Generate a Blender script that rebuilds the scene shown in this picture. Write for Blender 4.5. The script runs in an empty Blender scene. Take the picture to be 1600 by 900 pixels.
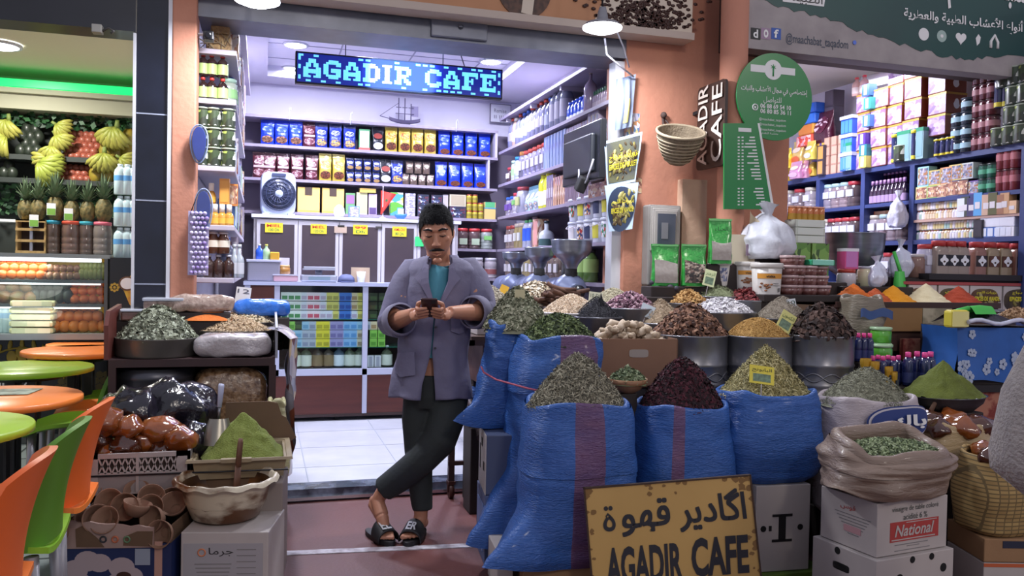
import bpy,bmesh,math,random
import numpy as np
from mathutils import Vector,Matrix,noise as mnoise
random.seed(7)
RNG=np.random.default_rng(11)
S=bpy.context.scene
COL=S.collection
PI=math.pi
# ------------------------------------------------------------------ camera
FOC,YAW,PITCH,ROLL=1300.0,math.radians(16.7),math.radians(1.2),math.radians(1.1)
EYE=Vector((0,0,1.38))
FW=Vector((math.sin(YAW)*math.cos(PITCH),math.cos(YAW)*math.cos(PITCH),-math.sin(PITCH)))
R0=Vector((math.cos(YAW),-math.sin(YAW),0));U0=R0.cross(FW)
RT=R0*math.cos(ROLL)+U0*math.sin(ROLL);UP=-R0*math.sin(ROLL)+U0*math.cos(ROLL)
def at(px,py,D=None,X=None,Y=None,Z=None):
    """world point seen at a photograph pixel, at a depth or on a plane"""
    d=FW+RT*((px-800)/FOC)+UP*((450-py)/FOC)
    if D is None:
        D=X/d.x if X is not None else Y/d.y if Y is not None else(Z-EYE.z)/d.z
    return EYE+d*D
cam=bpy.data.objects.new('camera',bpy.data.cameras.new('camera'));COL.objects.link(cam)
cam.data.sensor_width=36;cam.data.lens=FOC/1600*36;cam.data.clip_start=.05
m4=Matrix((RT,UP,-FW)).transposed().to_4x4();m4.translation=EYE
cam.matrix_world=m4
S.camera=cam
# ------------------------------------------------------------------ world, exposure, street light
S.view_settings.view_transform='Standard';S.view_settings.look='None'
S.view_settings.gamma=1;S.view_settings.use_curve_mapping=False
S.view_settings.exposure=0.0
W=bpy.data.worlds.new('night_sky');S.world=W;W.use_nodes=True
W.node_tree.nodes['Background'].inputs[0].default_value=(.80,.82,1.0,1)
W.node_tree.nodes['Background'].inputs[1].default_value=.56
def light(name,kind,loc,power,color,size=.1,rot=(0,0,0),parent=None,**kw):
    l=bpy.data.lights.new(name,kind);l.energy=power;l.color=color
    if kind=='AREA':l.shape='DISK';l.size=size
    else:l.shadow_soft_size=size
    for k,v in kw.items():setattr(l,k,v)
    o=bpy.data.objects.new(name,l);o.location=loc;o.rotation_euler=rot;COL.objects.link(o)
    if parent:o.parent=parent
    return o
light('street_lamp_light','POINT',(1.2,-5.0,5.2),430,(1,.90,.80),.5)
light('street_lamp_light','POINT',(7.0,-3.0,5.2),300,(1,.90,.82),.5)
# ------------------------------------------------------------------ materials
def lin(c):
    if isinstance(c,str):c=tuple(int(c[i:i+2],16)/255 for i in(0,2,4))
    return tuple((x/12.92 if x<=.04045 else((x+.055)/1.055)**2.4)for x in c[:3])+(1,)
MATS={}
def mat(name,c='808080',rough=.6,metal=0,noise=None,bump=None,emis=None,trans=0,alpha=1,coat=0,stretch=None,sss=0,coord='Object'):
    """noise=(scale, second colour, contrast)  bump=(scale, strength)"""
    if name in MATS:return MATS[name]
    m=bpy.data.materials.new(name);m.use_nodes=True;MATS[name]=m
    nt=m.node_tree;b=nt.nodes['Principled BSDF']
    b.inputs['Base Color'].default_value=lin(c);b.inputs['Roughness'].default_value=rough;b.inputs['Metallic'].default_value=metal
    if coat:b.inputs['Coat Weight'].default_value=coat;b.inputs['Coat Roughness'].default_value=.12
    if trans:b.inputs['Transmission Weight'].default_value=trans
    if alpha<1:b.inputs['Alpha'].default_value=alpha
    if sss:b.inputs['Subsurface Weight'].default_value=sss;b.inputs['Subsurface Scale'].default_value=.02
    if emis:b.inputs['Emission Color'].default_value=lin(emis[0]);b.inputs['Emission Strength'].default_value=emis[1]
    if noise or bump:
        tc=nt.nodes.new('ShaderNodeTexCoord');mp=nt.nodes.new('ShaderNodeMapping');nt.links.new(tc.outputs[coord],mp.inputs[0])
        if stretch:mp.inputs['Scale'].default_value=stretch
    if noise:
        n=nt.nodes.new('ShaderNodeTexNoise');n.inputs['Scale'].default_value=noise[0];n.inputs['Detail'].default_value=6
        r=nt.nodes.new('ShaderNodeValToRGB');k=noise[2]if len(noise)>2 else .2
        r.color_ramp.elements[0].position=.5-k;r.color_ramp.elements[1].position=.5+k
        r.color_ramp.elements[0].color=lin(c);r.color_ramp.elements[1].color=lin(noise[1])
        nt.links.new(mp.outputs[0],n.inputs[0]);nt.links.new(n.outputs[0],r.inputs[0]);nt.links.new(r.outputs[0],b.inputs['Base Color'])
    if bump:
        n=nt.nodes.new('ShaderNodeTexNoise');n.inputs['Scale'].default_value=bump[0];n.inputs['Detail'].default_value=5
        bp=nt.nodes.new('ShaderNodeBump');bp.inputs['Strength'].default_value=bump[1];bp.inputs['Distance'].default_value=.02
        nt.links.new(mp.outputs[0],n.inputs[0]);nt.links.new(n.outputs[0],bp.inputs['Height']);nt.links.new(bp.outputs[0],b.inputs['Normal'])
    return m
def printed(name,cols,scale=(6,6,9),rough=.35,coat=.3,coord='Generated',rnd=1.0):
    """small-pack print: a patchwork of ink colours fixed to the pack"""
    if name in MATS:return MATS[name]
    m=mat(name,cols[0],rough,coat=coat);nt=m.node_tree;b=nt.nodes['Principled BSDF']
    tc=nt.nodes.new('ShaderNodeTexCoord');mp=nt.nodes.new('ShaderNodeMapping');mp.inputs['Scale'].default_value=scale
    v=nt.nodes.new('ShaderNodeTexVoronoi');v.inputs['Scale'].default_value=1;v.inputs['Randomness'].default_value=rnd
    r=nt.nodes.new('ShaderNodeValToRGB');r.color_ramp.interpolation='CONSTANT'
    sp=nt.nodes.new('ShaderNodeSeparateColor')
    while len(r.color_ramp.elements)<len(cols):r.color_ramp.elements.new(.5)
    for i,c in enumerate(cols):
        r.color_ramp.elements[i].position=i/len(cols);r.color_ramp.elements[i].color=lin(c)
    nt.links.new(tc.outputs[coord],mp.inputs[0]);nt.links.new(mp.outputs[0],v.inputs[0]);nt.links.new(v.outputs['Color'],sp.inputs[0])
    nt.links.new(sp.outputs[0],r.inputs[0]);nt.links.new(r.outputs[0],b.inputs['Base Color'])
    return m
def glassmat(name,tint='ffffff',gloss=.12):
    if name in MATS:return MATS[name]
    m=bpy.data.materials.new(name);m.use_nodes=True;MATS[name]=m;nt=m.node_tree;nt.nodes.clear()
    o=nt.nodes.new('ShaderNodeOutputMaterial');mx=nt.nodes.new('ShaderNodeMixShader');t=nt.nodes.new('ShaderNodeBsdfTransparent');g=nt.nodes.new('ShaderNodeBsdfGlossy')
    t.inputs[0].default_value=lin(tint);g.inputs['Roughness'].default_value=.06;mx.inputs[0].default_value=gloss
    nt.links.new(t.outputs[0],mx.inputs[1]);nt.links.new(g.outputs[0],mx.inputs[2]);nt.links.new(mx.outputs[0],o.inputs[0])
    return m
# ------------------------------------------------------------------ mesh builder
class MB:
    def __init__(s):s.v=[];s.f=[];s.mi=[];s.sm=[]
    def add(s,vs,fs,mi=0,sm=False):
        o=len(s.v);s.v+=[tuple(v)for v in vs];s.f+=[tuple(i+o for i in f)for f in fs];s.mi+=[mi]*len(fs);s.sm+=[sm]*len(fs);return s
    def box(s,x0,y0,z0,x1,y1,z1,mi=0,M=None):
        vs=[Vector(p)for p in((x0,y0,z0),(x1,y0,z0),(x1,y1,z0),(x0,y1,z0),(x0,y0,z1),(x1,y0,z1),(x1,y1,z1),(x0,y1,z1))]
        if M:vs=[M@v for v in vs]
        return s.add(vs,[(0,3,2,1),(4,5,6,7),(0,1,5,4),(1,2,6,5),(2,3,7,6),(3,0,4,7)],mi)
    def cbox(s,c,d,mi=0,M=None):
        return s.box(c[0]-d[0]/2,c[1]-d[1]/2,c[2]-d[2]/2,c[0]+d[0]/2,c[1]+d[1]/2,c[2]+d[2]/2,mi,M)
    def grid(s,fn,nu,nv,mi=0,wrap=False,sm=True,mfn=None):
        cu=nu if wrap else nu+1
        vs=[fn(i/nu,j/nv)for j in range(nv+1)for i in range(cu)]
        fs=[];ms=[]
        for j in range(nv):
            for i in range(nu):
                a=j*cu+i;b=j*cu+(i+1)%cu
                fs.append((a,b,b+cu,a+cu));ms.append(mfn((i+.5)/nu,(j+.5)/nv)if mfn else mi)
        o=len(s.mi);s.add(vs,fs,mi,sm);s.mi[o:]=ms;return s
    def lathe(s,prof,n=20,c=(0,0,0),mi=0,sq=1.0,M=None,sm=True,caps=True):
        """profile of (radius, height); sq squashes y"""
        vs=[]
        for r,z in prof:
            for i in range(n):
                a=2*PI*i/n;v=Vector((c[0]+r*math.cos(a),c[1]+r*sq*math.sin(a),c[2]+z));vs.append(M@v if M else v)
        fs=[(j*n+i,j*n+(i+1)%n,(j+1)*n+(i+1)%n,(j+1)*n+i)for j in range(len(prof)-1)for i in range(n)]
        s.add(vs,fs,mi,sm)
        if caps:
            o=len(s.v)-len(vs)
            if prof[0][0]>1e-5:s.f.append(tuple(o+i for i in reversed(range(n))));s.mi.append(mi);s.sm.append(False)
            if prof[-1][0]>1e-5:s.f.append(tuple(o+(len(prof)-1)*n+i for i in range(n)));s.mi.append(mi);s.sm.append(False)
        return s
    def tube(s,pts,r,n=8,mi=0,cap=True,flat=1.0):
        pts=[Vector(p)for p in pts];rs=r if isinstance(r,(list,tuple))else[r]*len(pts)
        t=(pts[1]-pts[0]).normalized();u=t.orthogonal().normalized();vs=[]
        for i,p in enumerate(pts):
            t=(pts[min(i+1,len(pts)-1)]-pts[max(i-1,0)]).normalized();u=(u-t*u.dot(t)).normalized();w=t.cross(u)
            vs+=[p+(u*math.cos(2*PI*k/n)+w*flat*math.sin(2*PI*k/n))*rs[i]for k in range(n)]
        fs=[(j*n+k,j*n+(k+1)%n,(j+1)*n+(k+1)%n,(j+1)*n+k)for j in range(len(pts)-1)for k in range(n)]
        s.add(vs,fs,mi,True);o=len(s.v)-len(vs)
        if cap:
            s.f+=[tuple(o+k for k in reversed(range(n))),tuple(o+(len(pts)-1)*n+k for k in range(n))];s.mi+=[mi]*2;s.sm+=[False]*2
        return s
    def prism(s,poly,d0,d1,O=(0,0,0),ux=(1,0,0),uy=(0,0,1),mi=0):
        """polygon in the ux/uy plane, extruded along ux x uy from d0 to d1"""
        O,ux,uy=Vector(O),Vector(ux),Vector(uy);w=ux.cross(uy);n=len(poly)
        vs=[O+ux*x+uy*y+w*d for d in(d0,d1)for x,y in poly]
        area=sum(poly[i][0]*poly[(i+1)%n][1]-poly[(i+1)%n][0]*poly[i][1]for i in range(n))
        fs=[tuple(range(n))[::-1],tuple(range(n,2*n))]+[(i,(i+1)%n,(i+1)%n+n,i+n)for i in range(n)]
        if area<0:fs=[f[::-1]for f in fs]
        return s.add(vs,fs,mi)
    def ball(s,c,r,n=12,mi=0,M=None,bumpy=0,sc=(1,1,1)):
        c=Vector(c);k=n//2
        def fn(u,v):
            th=2*PI*u;ph=PI*v;d=Vector((math.sin(ph)*math.cos(th),math.sin(ph)*math.sin(th),-math.cos(ph)))
            q=1+bumpy*mnoise.noise(d*1.7+c*9)if bumpy else 1
            p=Vector((d.x*sc[0],d.y*sc[1],d.z*sc[2]))*r*q
            return c+(M@p if M else p)
        return s.grid(fn,n,k,mi,wrap=True)
    def noisy(s,amp,scale,seed=0):
        s.v=[tuple(Vector(p)+mnoise.noise_vector(Vector(p)*scale+Vector((seed,0,0)))*amp)for p in s.v];return s
    def mesh(s,name,mats,bevel=0):
        me=bpy.data.meshes.new(name);me.from_pydata([tuple(v)for v in s.v],[],s.f)
        for m in(mats if isinstance(mats,(list,tuple))else[mats]):me.materials.append(m)
        me.polygons.foreach_set('material_index',s.mi);me.polygons.foreach_set('use_smooth',s.sm)
        if bevel:
            bm=bmesh.new();bm.from_mesh(me);bmesh.ops.remove_doubles(bm,verts=bm.verts,dist=1e-5)
            es=[e for e in bm.edges if len(e.link_faces)==2 and e.calc_face_angle(0)>.6]
            bmesh.ops.bevel(bm,geom=es,offset=bevel,segments=2,affect='EDGES',profile=.5);bm.to_mesh(me);bm.free()
        return me
def link(name,me,parent=None,loc=(0,0,0),rot=(0,0,0)):
    o=bpy.data.objects.new(name,me);COL.objects.link(o);o.location=loc;o.rotation_euler=rot
    if parent:o.parent=parent
    return o
def obj(name,mb,mats,parent=None,loc=(0,0,0),rot=(0,0,0),bevel=0):
    return link(name,mb.mesh(name,mats,bevel),parent,loc,rot)
def tag(o,label,cat,group=None,kind=None):
    o['label']=label;o['category']=cat
    if group:o['group']=group
    if kind:o['kind']=kind
    return o
def thing(name,label,cat,loc=(0,0,0),rotz=0,group=None):
    o=bpy.data.objects.new(name,None);o.empty_display_size=.05;COL.objects.link(o);o.location=loc;o.rotation_euler=(0,0,rotz)
    return tag(o,label,cat,group)
def struct(name,mb,mats,bevel=0,loc=(0,0,0),rot=(0,0,0),label=None):
    o=obj(name,mb,mats,None,loc,rot,bevel);o['kind']='structure'
    if label:o['label']=label
    return o
def dup(root,loc,rotz=None,label=None,group=None,parent=None,scale=None):
    r=root.copy();COL.objects.link(r);r.location=loc
    if rotz is not None:r.rotation_euler=(0,0,rotz)
    if scale:r.scale=scale
    if label:r['label']=label
    if group:r['group']=group
    for ch in list(KIDS.get(root.name,root.children)):
        c=ch.copy();COL.objects.link(c);c.parent=r
        for g in ch.children:
            d=g.copy();COL.objects.link(d);d.parent=c
    return r
KIDS={}
class Kind:
    """a kind of repeated thing: the first placing uses the original, the rest are copies"""
    def __init__(s,make):s.make=make;s.root=None
    def put(s,loc,rotz,label,group=None,scale=None):
        if s.root is None:
            s.root=r=s.make();r.location=loc;r.rotation_euler=(0,0,rotz);s.kids=list(r.children);KIDS[r.name]=s.kids
            r['label']=label
            if group:r['group']=group
            if scale:r.scale=scale
            return r
        return dup(s.root,loc,rotz,label,group,scale=scale)
ONES='first second third fourth fifth sixth seventh eighth ninth tenth eleventh twelfth thirteenth fourteenth fifteenth sixteenth seventeenth eighteenth nineteenth'.split()
def nth(i):
    if i<=19:return ONES[i-1]
    t,o=divmod(i,10);T={2:'twent',3:'thirt',4:'fort',5:'fift',6:'sixt'}[t]
    return T+'ieth' if o==0 else T+'y-'+ONES[o-1]
# heights of the stepped stall, so that whatever is set on it starts from its top
STEPS=[(at(1180,640,D=4.5).z-.08,4.22,4.68,1000,1335),(at(1100,530,D=4.85).z-.06,4.70,4.98,1000,1300),(at(1100,480,D=5.1).z-.03,5.0,5.16,930,1215),(at(900,500,D=4.83).z-.14,4.70,4.98,840,996)]
def under(x0,y0,x1,y1):
    z=0
    for x,y in((x0,y0),(x1,y0),(x0,y1),(x1,y1),((x0+x1)/2,(y0+y1)/2)):
        q=Vector((x,y,1))-EYE;D=q.dot(FW);px=800+FOC*q.dot(RT)/D
        for h,d0,d1,p0,p1 in STEPS:
            if d0-.02<D<d1+.02 and p0-4<px<p1+4:z=max(z,h)
        if-.78<x<.09 and 4.49<y<4.97:z=max(z,at(300,561,Y=4.5).z)
        if 3.33<x<4.68 and 4.17<y<4.71:z=max(z,1.225)
    return z
# ------------------------------------------------------------------ lettering
ARF={}  # isolated, final, initial, medial presentation forms
for ch,base,n in[('ا',0xFE8D,2),('أ',0xFE83,2),('إ',0xFE87,2),('ب',0xFE8F,4),('ة',0xFE93,2),('ت',0xFE95,4),('ج',0xFE9D,4),('ح',0xFEA1,4),('خ',0xFEA5,4),('د',0xFEA9,2),('ر',0xFEAD,2),('ز',0xFEAF,2),('س',0xFEB1,4),('ش',0xFEB5,4),('ص',0xFEB9,4),('ط',0xFEC1,4),('ع',0xFEC9,4),('ف',0xFED1,4),('ق',0xFED5,4),('ك',0xFED9,4),('ل',0xFEDD,4),('م',0xFEE1,4),('ن',0xFEE5,4),('ه',0xFEE9,4),('و',0xFEED,2),('ي',0xFEF1,4),('گ',0xFB92,4),('پ',0xFB56,4)]:
    ARF[ch]=(base,n)
def arabic(t):
    out=[]
    for w in t.split(' '):
        r=[]
        for i,c in enumerate(w):
            if c not in ARF:r.append(c);continue
            base,n=ARF[c];prev=i>0 and w[i-1]in ARF and ARF[w[i-1]][1]==4;nxt=i<len(w)-1 and w[i+1]in ARF and n==4
            r.append(chr(base+(3 if prev and nxt else 1 if prev else 2 if nxt else 0)))
        s=''.join(r).replace('\ufedf\ufe8e','\ufefb').replace('\ufee0\ufe8e','\ufefc').replace('\ufedf\ufe84','\ufef7').replace('\ufee0\ufe84','\ufef8')
        out.append(s)
    return ' '.join(out)[::-1]
def letters(parent,text,O,ux,uy,w,h,m,depth=.003,bold=0.0,shear=0.0,ar=False,keep=False,name='lettering',wob=0):
    """lettering fitted into w x h from its lower left corner O along ux/uy, raised off the surface"""
    cu=bpy.data.curves.new('lettering','FONT');cu.body=arabic(text)if ar else text
    cu.offset=bold;cu.resolution_u=3;cu.shear=shear
    t=bpy.data.objects.new('lettering',cu);COL.objects.link(t);bpy.context.view_layer.update()
    me=bpy.data.meshes.new_from_object(t.evaluated_get(bpy.context.evaluated_depsgraph_get()))
    bpy.data.objects.remove(t);bpy.data.curves.remove(cu)
    if not len(me.vertices):return None
    P=np.zeros(len(me.vertices)*3);me.vertices.foreach_get('co',P);P=P.reshape(-1,3)
    lo,hi=P.min(0),P.max(0);sx=w/max(hi[0]-lo[0],1e-6);sy=h/max(hi[1]-lo[1],1e-6)
    if keep:sx=sy=min(sx,sy)
    ux,uy=Vector(ux).normalized(),Vector(uy).normalized();nn=ux.cross(uy);O=Vector(O)
    M=np.array([list(ux),list(uy),list(nn)]);Q=np.stack([(P[:,0]-lo[0])*sx,(P[:,1]-lo[1])*sy,np.full(len(P),depth)],1)
    me.vertices.foreach_set('co',(Q@M+np.array(O)).ravel());me.update();me.materials.clear();me.materials.append(m)
    return link(name,me,parent)
# ------------------------------------------------------------------ the setting
STREET=mat('street_paint','6a3a36',.55,noise=(1.6,'4f2f2f',.25),bump=(60,.08))
TILE=mat('pale_tile','d3d5de',.25,noise=(3,'c2c5d0'))
GREYT=mat('terrace_tile','8f9a9b',.4,noise=(3,'7d8788'))
TERRA=mat('terracotta_paint','c68a70',.75,noise=(2.2,'b57a65',.3),bump=(30,.15))
LAV=mat('white_paint','d9d6e4',.7,noise=(2,'cfccdd'))
CREAM=mat('cream_paint','d9d2b4',.7)
BLACKT=mat('black_gloss_tile','181c2c',.18,coat=.3,noise=(5,'10131f'))
WHITEP=mat('white_trim','cfd0d8',.5)
STEEL=mat('shutter_steel','7f8390',.4,.6,noise=(4,'666a76'))
DARK=mat('dark_void','1b1a1d',.8)
GROUT=mat('grout','9aa0aa',.8)
ALU=mat('aluminium','c9ccd6',.3,.7)
BROWNW=mat('brown_laminate','5a2a22',.4,noise=(2.5,'4a211c'),stretch=(1,1,8))
struct('floor',MB().box(-5,-8,-.1,11,5.03,0),STREET)
struct('floor_terrace',MB().box(-5,0,0,-.75,7.6,.012),GREYT)
m=MB()
for i in range(13):m.box(-5,.4+i*.55,.012,-.75,.415+i*.55,.0135)
for i in range(7):m.box(-4.4+i*.55,0,.012,-4.385+i*.55,7.6,.0135)
struct('trim_1',m,mat('dark_joint','3c4242',.8),label='dark joints of the terrace tiles')
struct('floor_cafe',MB().box(-.4,5.06,0,2.6,8.4,.07),TILE)
m=MB()
for x in(.28,.88,1.48):m.box(x,5.06,.07,x+.006,7.3,.0715)
for y in(5.55,6.15,6.75):m.box(-.4,y,.07,2.5,y+.006,.0715)
struct('trim_2',m,GROUT,label='joints of the pale floor tiles')
struct('trim_3',MB().box(-.36,5.0,0,2.3,5.06,.062).box(-.36,5.0,.062,2.3,5.16,.072,0),
mat('dark_marble','2c3040',.2,noise=(9,'6d7488',.12)),label='dark marble edge of the shop floor step')
struct('trim_4',MB().box(-.36,4.975,.012,2.3,5.0,.03),mat('bright_steel','c8ccd8',.2,.9),label='bright steel strip along the step')
m=MB();a,b=at(434,869,Z=0),at(752,855,Z=0)
u=(b-a);n_=Vector((-u.y,u.x,0)).normalized()*.028
m.prism([(0,0),(u.length,0),(u.length,.055),(0,.06)],0,.004,a,u.normalized(),Vector((-u.y,u.x,0)).normalized())
struct('trim_5',m,mat('chipped_white','c4c0c8',.6,noise=(14,'8a7f84',.1)),label='chipped white strip across the red pavement')
# walls between and around the shops
struct('wall_cafe_left',MB().box(-.66,5.06,0,-.39,8.4,3.4),LAV)
struct('wall_cafe_back',MB().box(-.66,8.24,0,2.7,8.4,3.4),LAV)
struct('wall_cafe_right',MB().box(2.52,5.1,0,2.7,8.4,3.4),LAV)
m=MB().box(-.39,5.06,3.1,.02,8.24,3.2).box(2.05,5.06,3.1,2.52,8.24,3.2).box(.02,7.9,3.1,2.05,8.24,3.2).box(.02,5.06,3.1,2.05,5.3,3.2)
m.box(-.39,5.06,3.2,2.52,8.24,3.3)
struct('ceiling_cafe',m,LAV)
m=MB()
for x in(.6,1.2,1.8):m.box(x,5.3,3.196,x+.012,7.9,3.2)
for y in(5.9,6.5,7.1,7.6):m.box(.02,y,3.196,2.05,y+.012,3.2)
struct('trim_6',m,mat('ceiling_joint','9d9bb0',.8),label='joints of the square ceiling panels')
# facade piers
struct('pillar_black',MB().box(-.67,4.92,0,-.505,5.06,3.5),BLACKT)
m=MB()
for z in(.4,.82,1.265,1.72,2.19):m.box(-.665,4.917,z,-.51,4.921,z+.007)
struct('trim_7',m,mat('pale_grout','9aa0b4',.7),label='pale joints of the black pier tiles')
struct('trim_8',MB().box(-.682,4.905,0,-.668,5.0,2.62).box(-.507,4.905,0,-.487,5.0,3.5),WHITEP,label='white edge strips beside the black pier')
struct('pillar_left',MB().box(-.487,4.9,0,-.362,5.1,3.5),TERRA,.008)
struct('pillar_right',MB().box(2.235,4.97,0,3.47,5.3,3.6),TERRA,.01)
struct('pillar_plinth',MB().box(2.62,4.9,0,2.8,5.0,2.0),mat('dusty_plaster','cfae93',.8,noise=(3,'b99a84'),bump=(14,.3)))
struct('pillar_round',MB().lathe([(.087,0),(.086,2),(.087,3.6)],28,(2.83,4.66,0)),TERRA)
struct('wall_cafe_jamb',MB().box(2.17,5.0,0,2.235,5.1,2.75),WHITEP)
struct('beam_left',MB().box(-4,4.9,2.625,-.67,5.1,3.5),mat('dark_fascia','15171f',.35,noise=(3,'22242e'),coat=.2))
struct('beam_cafe',MB().box(-.362,4.98,2.765,2.235,5.3,2.98),STEEL)
m=MB().box(.95,4.955,2.78,1.3,4.98,2.9);m.ball((1.13,4.95,2.85),.018,10)
struct('trim_9',m,STEEL,.006,label='shutter lock plate on the grey beam')
struct('wall_upper',MB().box(-.67,5.0,2.98,3.47,5.3,4.2),TERRA)
struct('beam_right',MB().box(2.9,4.9,2.86,9,5.02,3.0).box(2.9,4.75,3.0,9,5.02,4.2),mat('brown_beam','3f3431',.7,noise=(3,'55463f')))
# left juice shop
struct('wall_juice_back',MB().box(-4,7.9,0,-.66,8.0,3.2),CREAM)
struct('wall_juice_left',MB().box(-4.1,5.0,0,-4,8,3.2),CREAM)
struct('ceiling_juice',MB().box(-4,5.1,2.92,-.66,7.9,3.0),CREAM)
m=MB().box(-4,7.55,2.6,-.68,7.9,2.72).box(-4,7.5,2.72,-.68,7.9,2.76)
struct('trim_10',m,mat('grey_cove','a9a791',.7),label='plaster cove above the fruit wall')
m=MB().box(-4,7.49,2.765,-.69,7.53,2.825)
o=tag(obj('light_strip',m,mat('green_led','0c8f3a',.4,emis=('18e070',1.6))),'bright green light strip running below the juice shop ceiling','light strip')
# right spice shop
struct('wall_spice_right',MB().box(5.42,5.0,0,5.55,7.7,3.4).box(5.42,2.2,0,5.55,5.0,3.4),LAV)
struct('wall_spice_back',MB().box(2.7,7.55,0,5.55,7.7,3.4),LAV)
struct('ceiling_spice',MB().box(2.7,5.02,3.25,5.55,7.7,3.4),mat('old_white','cfcabd',.8))
# ------------------------------------------------------------------ lamps
GLOW=mat('lamp_glow','ffffff',.5,emis=('eef2ff',9))
def downlight(px,py,label,power=48,z=3.19):
    p=at(px,py,Z=z);t=thing('ceiling_light',label,'ceiling light',p,group='round lights in the cafe ceiling')
    obj('rim',MB().lathe([(.085,-.004),(.1,-.004),(.1,.01),(.085,.01)],24,caps=False),WHITEP,t)
    obj('diffuser',MB().lathe([(.0,-.012),(.06,-.011),(.086,-.002)],24,caps=False),GLOW,t)
    light('ceiling_light_glow','AREA',(0,0,-.03),power,(.80,.81,1),.17,parent=t)
downlight(462,71,'round white light in cafe ceiling, left of the lit sign')
downlight(577,55,'large round white light in cafe ceiling, nearest the grey beam')
downlight(767,97,'round white light in cafe ceiling above right end of lit sign')
downlight(455,108,'round white light deep in cafe ceiling, half behind the lit sign')
def hangbulb(px,py,label,power,r=.115):
    p=at(px,py,Y=4.55);t=thing('hanging_lamp',label,'lamp',p,group='flat white lamps hanging before the shop front')
    obj('diffuser',MB().lathe([(0,-.026),(.07,-.022),(r,-.004),(r,.006)],28,caps=False),GLOW,t)
    obj('housing',MB().lathe([(r,.006),(r*.86,.026),(.035,.045),(.028,.09),(.02,.12)],28),mat('lamp_grey','85858c',.4),t)
    obj('cable',MB().tube([(0,0,.1),(.005,.03,.3),(0,.1,.6)],.006),DARK,t)
    light('hanging_lamp_glow','AREA',(0,0,-.05),power,(.92,.94,1),.2,parent=t)
hangbulb(941,44,'flat white lamp hanging before the cafe banner, near the pink pier',36)
hangbulb(402,1,'flat white lamp at top edge above the left shelf',36)
t=thing('tube_lamp','long white tube lamp above the purple cartons','lamp',at(1424,117,Z=3.12))
d=(at(1455,108,Z=3.12)-at(1397,121,Z=3.12));d.normalize()
obj('tube',MB().tube([-d*.45,d*.45],.028,12),mat('tube_glow','ffffff',.5,emis=('f4f4ff',2.2)),t)
obj('fitting',MB().tube([Vector((0,0,.055))-d*.5,Vector((0,0,.055))+d*.5],.03,6),WHITEP,t)
light('tube_lamp_glow','AREA',(-.42,0,-.06),12,(.86,.86,1),.7,parent=t)
t=thing('tube_lamp','tube lamp on the herb shop ceiling behind the brown beam','lamp',(3.9,6.1,3.18))  # extra lamp out of view, added to brighten the herb shop
obj('tube',MB().tube([(0,-.5,0),(0,.5,0)],.028,12),GLOW,t);obj('fitting',MB().box(-.03,-.55,.03,.03,.55,.07),WHITEP,t)
light('tube_lamp_glow','AREA',(0,0,-.05),80,(.88,.88,1),.8,parent=t)
p=at(0,72,Z=2.9);t=thing('ceiling_light','round white light in the cream ceiling of the juice shop','ceiling light',p)
obj('rim',MB().lathe([(.12,-.004),(.14,-.004),(.14,.015)],24,caps=False),WHITEP,t)
obj('diffuser',MB().lathe([(0,-.016),(.09,-.014),(.122,-.002)],24,caps=False),GLOW,t)
light('ceiling_light_glow','AREA',(0,0,-.04),48,(1,.97,.88),.25,parent=t)
# ------------------------------------------------------------------ signs
t=thing('cafe_banner','tan cafe banner with dark round badge and spilled coffee beans above the shop','banner',(0,4.84,2.98))
x1=at(1086,30,Y=4.8).x;zb=at(1080,50,Y=4.8).z-2.98
m=MB().box(-.66,0,zb,x1,.1,1.0);obj('board',m,mat('banner_tan','b9825a',.5,noise=(4,'a9754f',.3)),t)
m=MB().box(-.67,-.03,zb-.045,x1+.005,.12,zb);obj('frame',m,mat('banner_frame','b7a79c',.5),t)
xa=at(930,60,Y=4.8).x;m=MB().prism([(xa,zb),(x1,zb),(x1,1),(xa+.45,1)],0,.004,(0,-.001,0));obj('white_corner',m,mat('banner_white','cdbfae',.5),t)
bc=at(822,2,Y=4.8);m=MB().prism([(.17*math.cos(a*PI/16),.17*math.sin(a*PI/16))for a in range(32)],0,.006,(bc.x,-.001,bc.z-2.98+.08));ob=obj('badge',m,mat('badge_brown','3a221a',.5,noise=(30,'57382a',.1)),t)
m=MB().prism([(-.02,-.14),(.05,-.15),(.07,.02),(.0,.03)],0,.009,(bc.x,-.001,bc.z-2.98+.08));obj('badge_stroke',m,mat('banner_white'),ob)
m=MB();bx=at(1010,20,Y=4.8)
for i in range(420):
    q=(random.gauss(0,.17),abs(random.gauss(0,.1)));m.ball((bx.x+q[0],-.006,bx.z-2.98-.05+q[1]*1.4-.1*math.cos(q[0]*5)*.3),.014,6,sc=(1.2,.5,.8))
obj('printed_beans',m,mat('bean_brown','3d2119',.5),t)
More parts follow.
